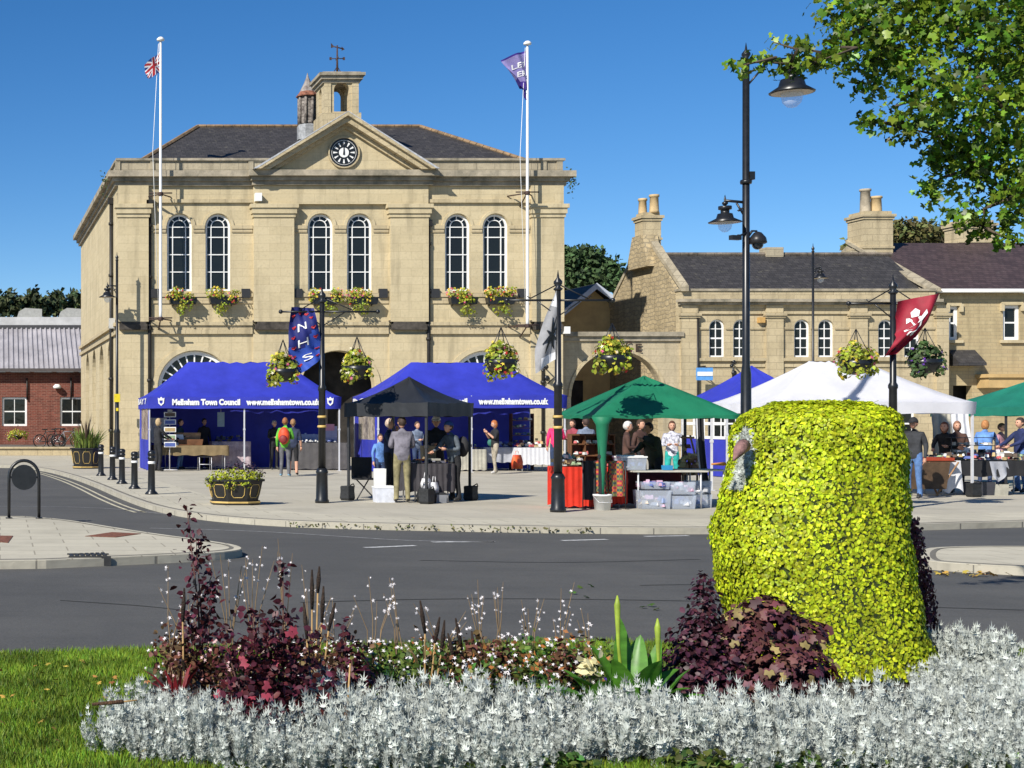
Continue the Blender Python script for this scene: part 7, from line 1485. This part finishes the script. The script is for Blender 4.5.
# canna
CAN = mat('canna_leaf', (.10, .27, .03), .4, .2, 6, trans=.35, aniso=(1, 1, 3)); CAY = mat('canna_spike', (.38, .50, .06), .5, .2, 6, trans=.3)
t = thing('canna_lily', 'bright green broad leaved canna with two pale rolled spikes and a cream flower', 'plant', tuple(PX(630, 8.5, .01))); t.scale = (1.2, 1.1, 1.08)
def big_leaf(base, az, h, lean, w, curl=.3):
    bx0, by0 = base; d = Vector((math.cos(az), math.sin(az))); nrm = Vector((-math.sin(az), math.cos(az))); m = MB(); N = 12
    def c(q): return Vector((bx0+d.x*lean*q**1.6, by0+d.y*lean*q**1.6, h*(q-.35*lean/h*q**3 if lean > .1 else q)))
    def fn(u, v):
        q = .18+.82*v if False else v; s = (u-.5)*2; ww = w*math.sin(math.pi*min(1, q**.8*.97+.03))**.75*(1 if q < .98 else .3); p = c(.12+.88*q); return (p.x+nrm.x*s*ww-d.x*abs(s)*ww*curl*.3, p.y+nrm.y*s*ww-d.y*abs(s)*ww*curl*.3, p.z+abs(s)*ww*curl)
    m.grid(fn, 6, N); m.build('leaf', CAN, t, recalc=False)
    MB().tube([(bx0, by0, 0), tuple(c(.15))], .012, 6).build('leaf_stalk', CAN, t)
for (x, y), az, h, ln, w in (((0, 0), -2.6, .40, .12, .07), ((.03, 0), -1.2, .42, .16, .075), ((.06, .03), .25, .36, .22, .06), ((.02, .02), .9, .50, .12, .06), ((-.03, .02), 2.4, .46, .16, .065), ((.08, 0), -.2, .26, .28, .05), ((.05, -.03), -.7, .3, .22, .06), ((-.06, 0), 3.0, .34, .24, .06), ((-.12, .04), 2.9, .28, .3, .07), ((-.1, -.02), -2.3, .22, .22, .06), ((.1, .04), .6, .44, .1, .05), ((.0, .06), 1.6, .55, .06, .05), ((.07, -.05), -1.0, .14, .24, .045), ((-.16, -.02), 2.7, .34, .16, .07), ((-.18, .02), -2.8, .26, .22, .075), ((-.14, -.04), -1.9, .30, .12, .07), ((-.2, .0), 3.1, .2, .24, .06), ((.12, -.04), -.4, .36, .14, .055)): big_leaf((x, y), az, h, ln, w)
for x, h0, h1 in ((-.055, .42, .68), (.135, .34, .56)): MB().tube([(x*.4, 0, .05), (x, 0, h0), (x-.005, 0, h1-.05), (x-.005, 0, h1)], [.010, .008, .015, .003], 8).build('rolled_spike', CAY, t)
fl_ = np.array([(-.19, -.04, .30)]*22)+rng.normal(size=(22, 3))*.022; v, f = scatter(*T_OVAL, fl_, .05, sphere_dirs(22)+np.array((0, -.6, 0))); np_mesh('cream_flower', v, f, mat('cream_flower', (.78, .70, .40), .5, .1, trans=.3), t)
p = np.array([(-.13+random.uniform(-.07, .09), -.12, .16+random.uniform(-.04, .04)) for _ in range(60)]); v, f = scatter(*T_FLOW, p, .03, sphere_dirs(60)+np.array((0, -1, .3))); t2 = thing('violet_flowers', 'small cluster of violet flowers at the foot of the canna', 'flower', tuple(PX(630, 9.0, .01))); np_mesh('petals', v, f, mat('violet_petal', (.10, .03, .40), .6, .2, island=.4), t2)
# low green weeds in front
for j, (px, D_) in enumerate(((565, 7.35), (690, 7.4), (720, 7.3), (800, 7.3), (860, 7.35), (985, 7.35))):
    t = thing('low_leafy_plant', 'small low green leafy plant at the front edge of the silver border', 'plant', tuple(PX(px, D_, .0)), 0, 'low green plants along the front'); n = 120; p, d = clump_pts([(0, 0, .05, .16, .1, .06)], n, .2); p[:, 2] = np.abs(p[:, 2]); v, f = scatter(*T_OVAL, p, .05, sphere_dirs(n)+np.array((0, 0, 1.))); np_mesh('foliage', v, f, MIX, t)
# ---------------------------------------------------------------- TREES
BARK = mat('bark', (.10, .075, .05), .9, .3, 4, .6, 12)
def tree(label, base, blobs, n, size, m_, tpl=T_DIA, trunk_r=.25, name='tree', shell=.1, cat='tree', limb=.05, upb=.3):
    """blobs in world coordinates"""
    t = thing(name, label, cat, tuple(base)); o = np.array(base); b2 = [(b[0]-o[0], b[1]-o[1], b[2]-o[2], *b[3:]) for b in blobs]; p, d = clump_pts(b2, n, shell)
    p += rng.normal(size=p.shape)*size*.4; v, f = scatter(*tpl, p, size*rng.uniform(.6, 1.25, n), sphere_dirs(n)+d*.4+np.array((0, 0, upb))); np_mesh('crown', v, f, m_, t)
    cz = np.mean([b[2] for b in b2]); m = MB(); cx_, cy_ = np.mean([b[0] for b in b2])*.3, np.mean([b[1] for b in b2])*.3; m.tube([(0, 0, -.1), (cx_*.3, cy_*.3, cz*.4), (cx_, cy_, cz*.8)], [trunk_r, trunk_r*.75, trunk_r*.5], 10)
    S0 = Vector((cx_, cy_, cz*.8)); done = [S0]
    for b in sorted(b2, key=lambda b: (Vector(b[:3])-S0).length):
        e = Vector(b[:3]); s = min(done, key=lambda d: (d-e).length+.35*(d-S0).length); done.append(e); q = s.lerp(e, .5)+Vector((random.uniform(-.2, .2), random.uniform(-.2, .2), .15*b[5])); m.tube([s, q, e], [limb*1.6, limb, limb*.3], 5)
    m.build('trunk', BARK, t); return t
def blob(px, py, D_, r, ry=None, rd=1.0): k = D_/F; c = P(px, py, D_); return (c.x, c.y, c.z, r*k, r*k*rd, (ry or r)*k)
PLN = mat('plane_leaf', (.15, .25, .022), .42, .3, 1.5, island=.75, hue=.035, trans=.30)
bl = [blob(965, 30, 13.2, 75, 60), blob(1005, 110, 13, 75, 65), blob(905, 20, 13.4, 55, 42), blob(880, 62, 13.3, 42, 38), blob(930, 95, 12.8, 48, 40), blob(985, 165, 13.2, 50, 40), blob(1020, 195, 13, 40, 38), blob(840, 12, 13.2, 30, 18), blob(945, 150, 13.4, 30, 26), blob(862, 30, 13, 30, 30), blob(960, 215, 13, 22, 17), blob(985, 226, 13.2, 24, 16), blob(868, 122, 12.9, 16, 9), blob(905, 128, 13.2, 22, 16), blob(1010, 240, 13, 12, 10), blob(930, 190, 13.3, 14, 16),
      blob(800, 48, 12.8, 14, 12), blob(816, 62, 12.8, 18, 12), blob(788, 68, 12.6, 17, 11), blob(762, 62, 12.5, 14, 9), blob(740, 66, 12.4, 13, 9), blob(773, 42, 12.6, 6, 10), blob(835, 48, 13, 22, 24), blob(1060, 60, 13.5, 90, 90), blob(1080, 170, 13.5, 70, 70), blob(1000, -60, 14, 110, 70), blob(900, -40, 13.6, 60, 50), blob(1110, -20, 15, 110, 110)]
tree('leafy plane tree branches overhanging the top right of the photo', (10.6, 14.2, 0), bl, 14500, .064, PLN, T_MAPLE, .22, 'plane_tree', .15, limb=.014, upb=.2)
PINE = mat('pine_needles', (.06, .11, .035), .8, .3, .4, island=.45, hue=.02); AUT = mat('autumn_leaf', (.13, .13, .035), .7, .3, .4, island=.5, hue=.06); DKT = mat('dark_tree_leaf', (.06, .08, .03), .7, .3, .4, island=.5, hue=.06)
D_ = 105; tree('dark green pine tree behind the gateway', (585*D_/F, D_, 0), [blob(565, 272, D_, 16, 20), blob(585, 258, D_, 20, 11), blob(605, 268, D_, 16, 10), blob(618, 280, D_, 14, 8), blob(590, 280, D_, 30, 12), blob(628, 290, D_, 10, 6), blob(560, 255, D_, 10, 8)], 5200, .42, PINE, name='pine_tree', trunk_r=.4, limb=.12)
D_ = 98; tree('autumn tinged tree behind the chimney of the stone house', (905*D_/F, D_, 0), [blob(905, 236, D_, 30, 16), blob(880, 240, D_, 20, 12), blob(930, 236, D_, 24, 12), blob(852, 246, D_, 8, 8), blob(955, 240, D_, 18, 8)], 3600, .4, AUT, trunk_r=.4, limb=.1)
for i, (px, w, lab) in enumerate(((8, 16, 'small dark tree at the far left behind the brick building roof'), (32, 13, 'dark tree left of centre behind the brick building roof'), (54, 14, 'dark tree right of centre behind the brick building roof'), (76, 12, 'dark tree touching the town hall side behind the brick building'))):
    D_ = 118+i; tree(lab, (px*D_/F, D_, 0), [blob(px, 304, D_, w*.7, 10), blob(px-w*.5, 309, D_, w*.5, 8), blob(px+w*.5, 308, D_, w*.5, 9), blob(px+random.uniform(-5, 5), 297, D_, 4, 4)], 800, .5, DKT, trunk_r=.3, limb=.08)
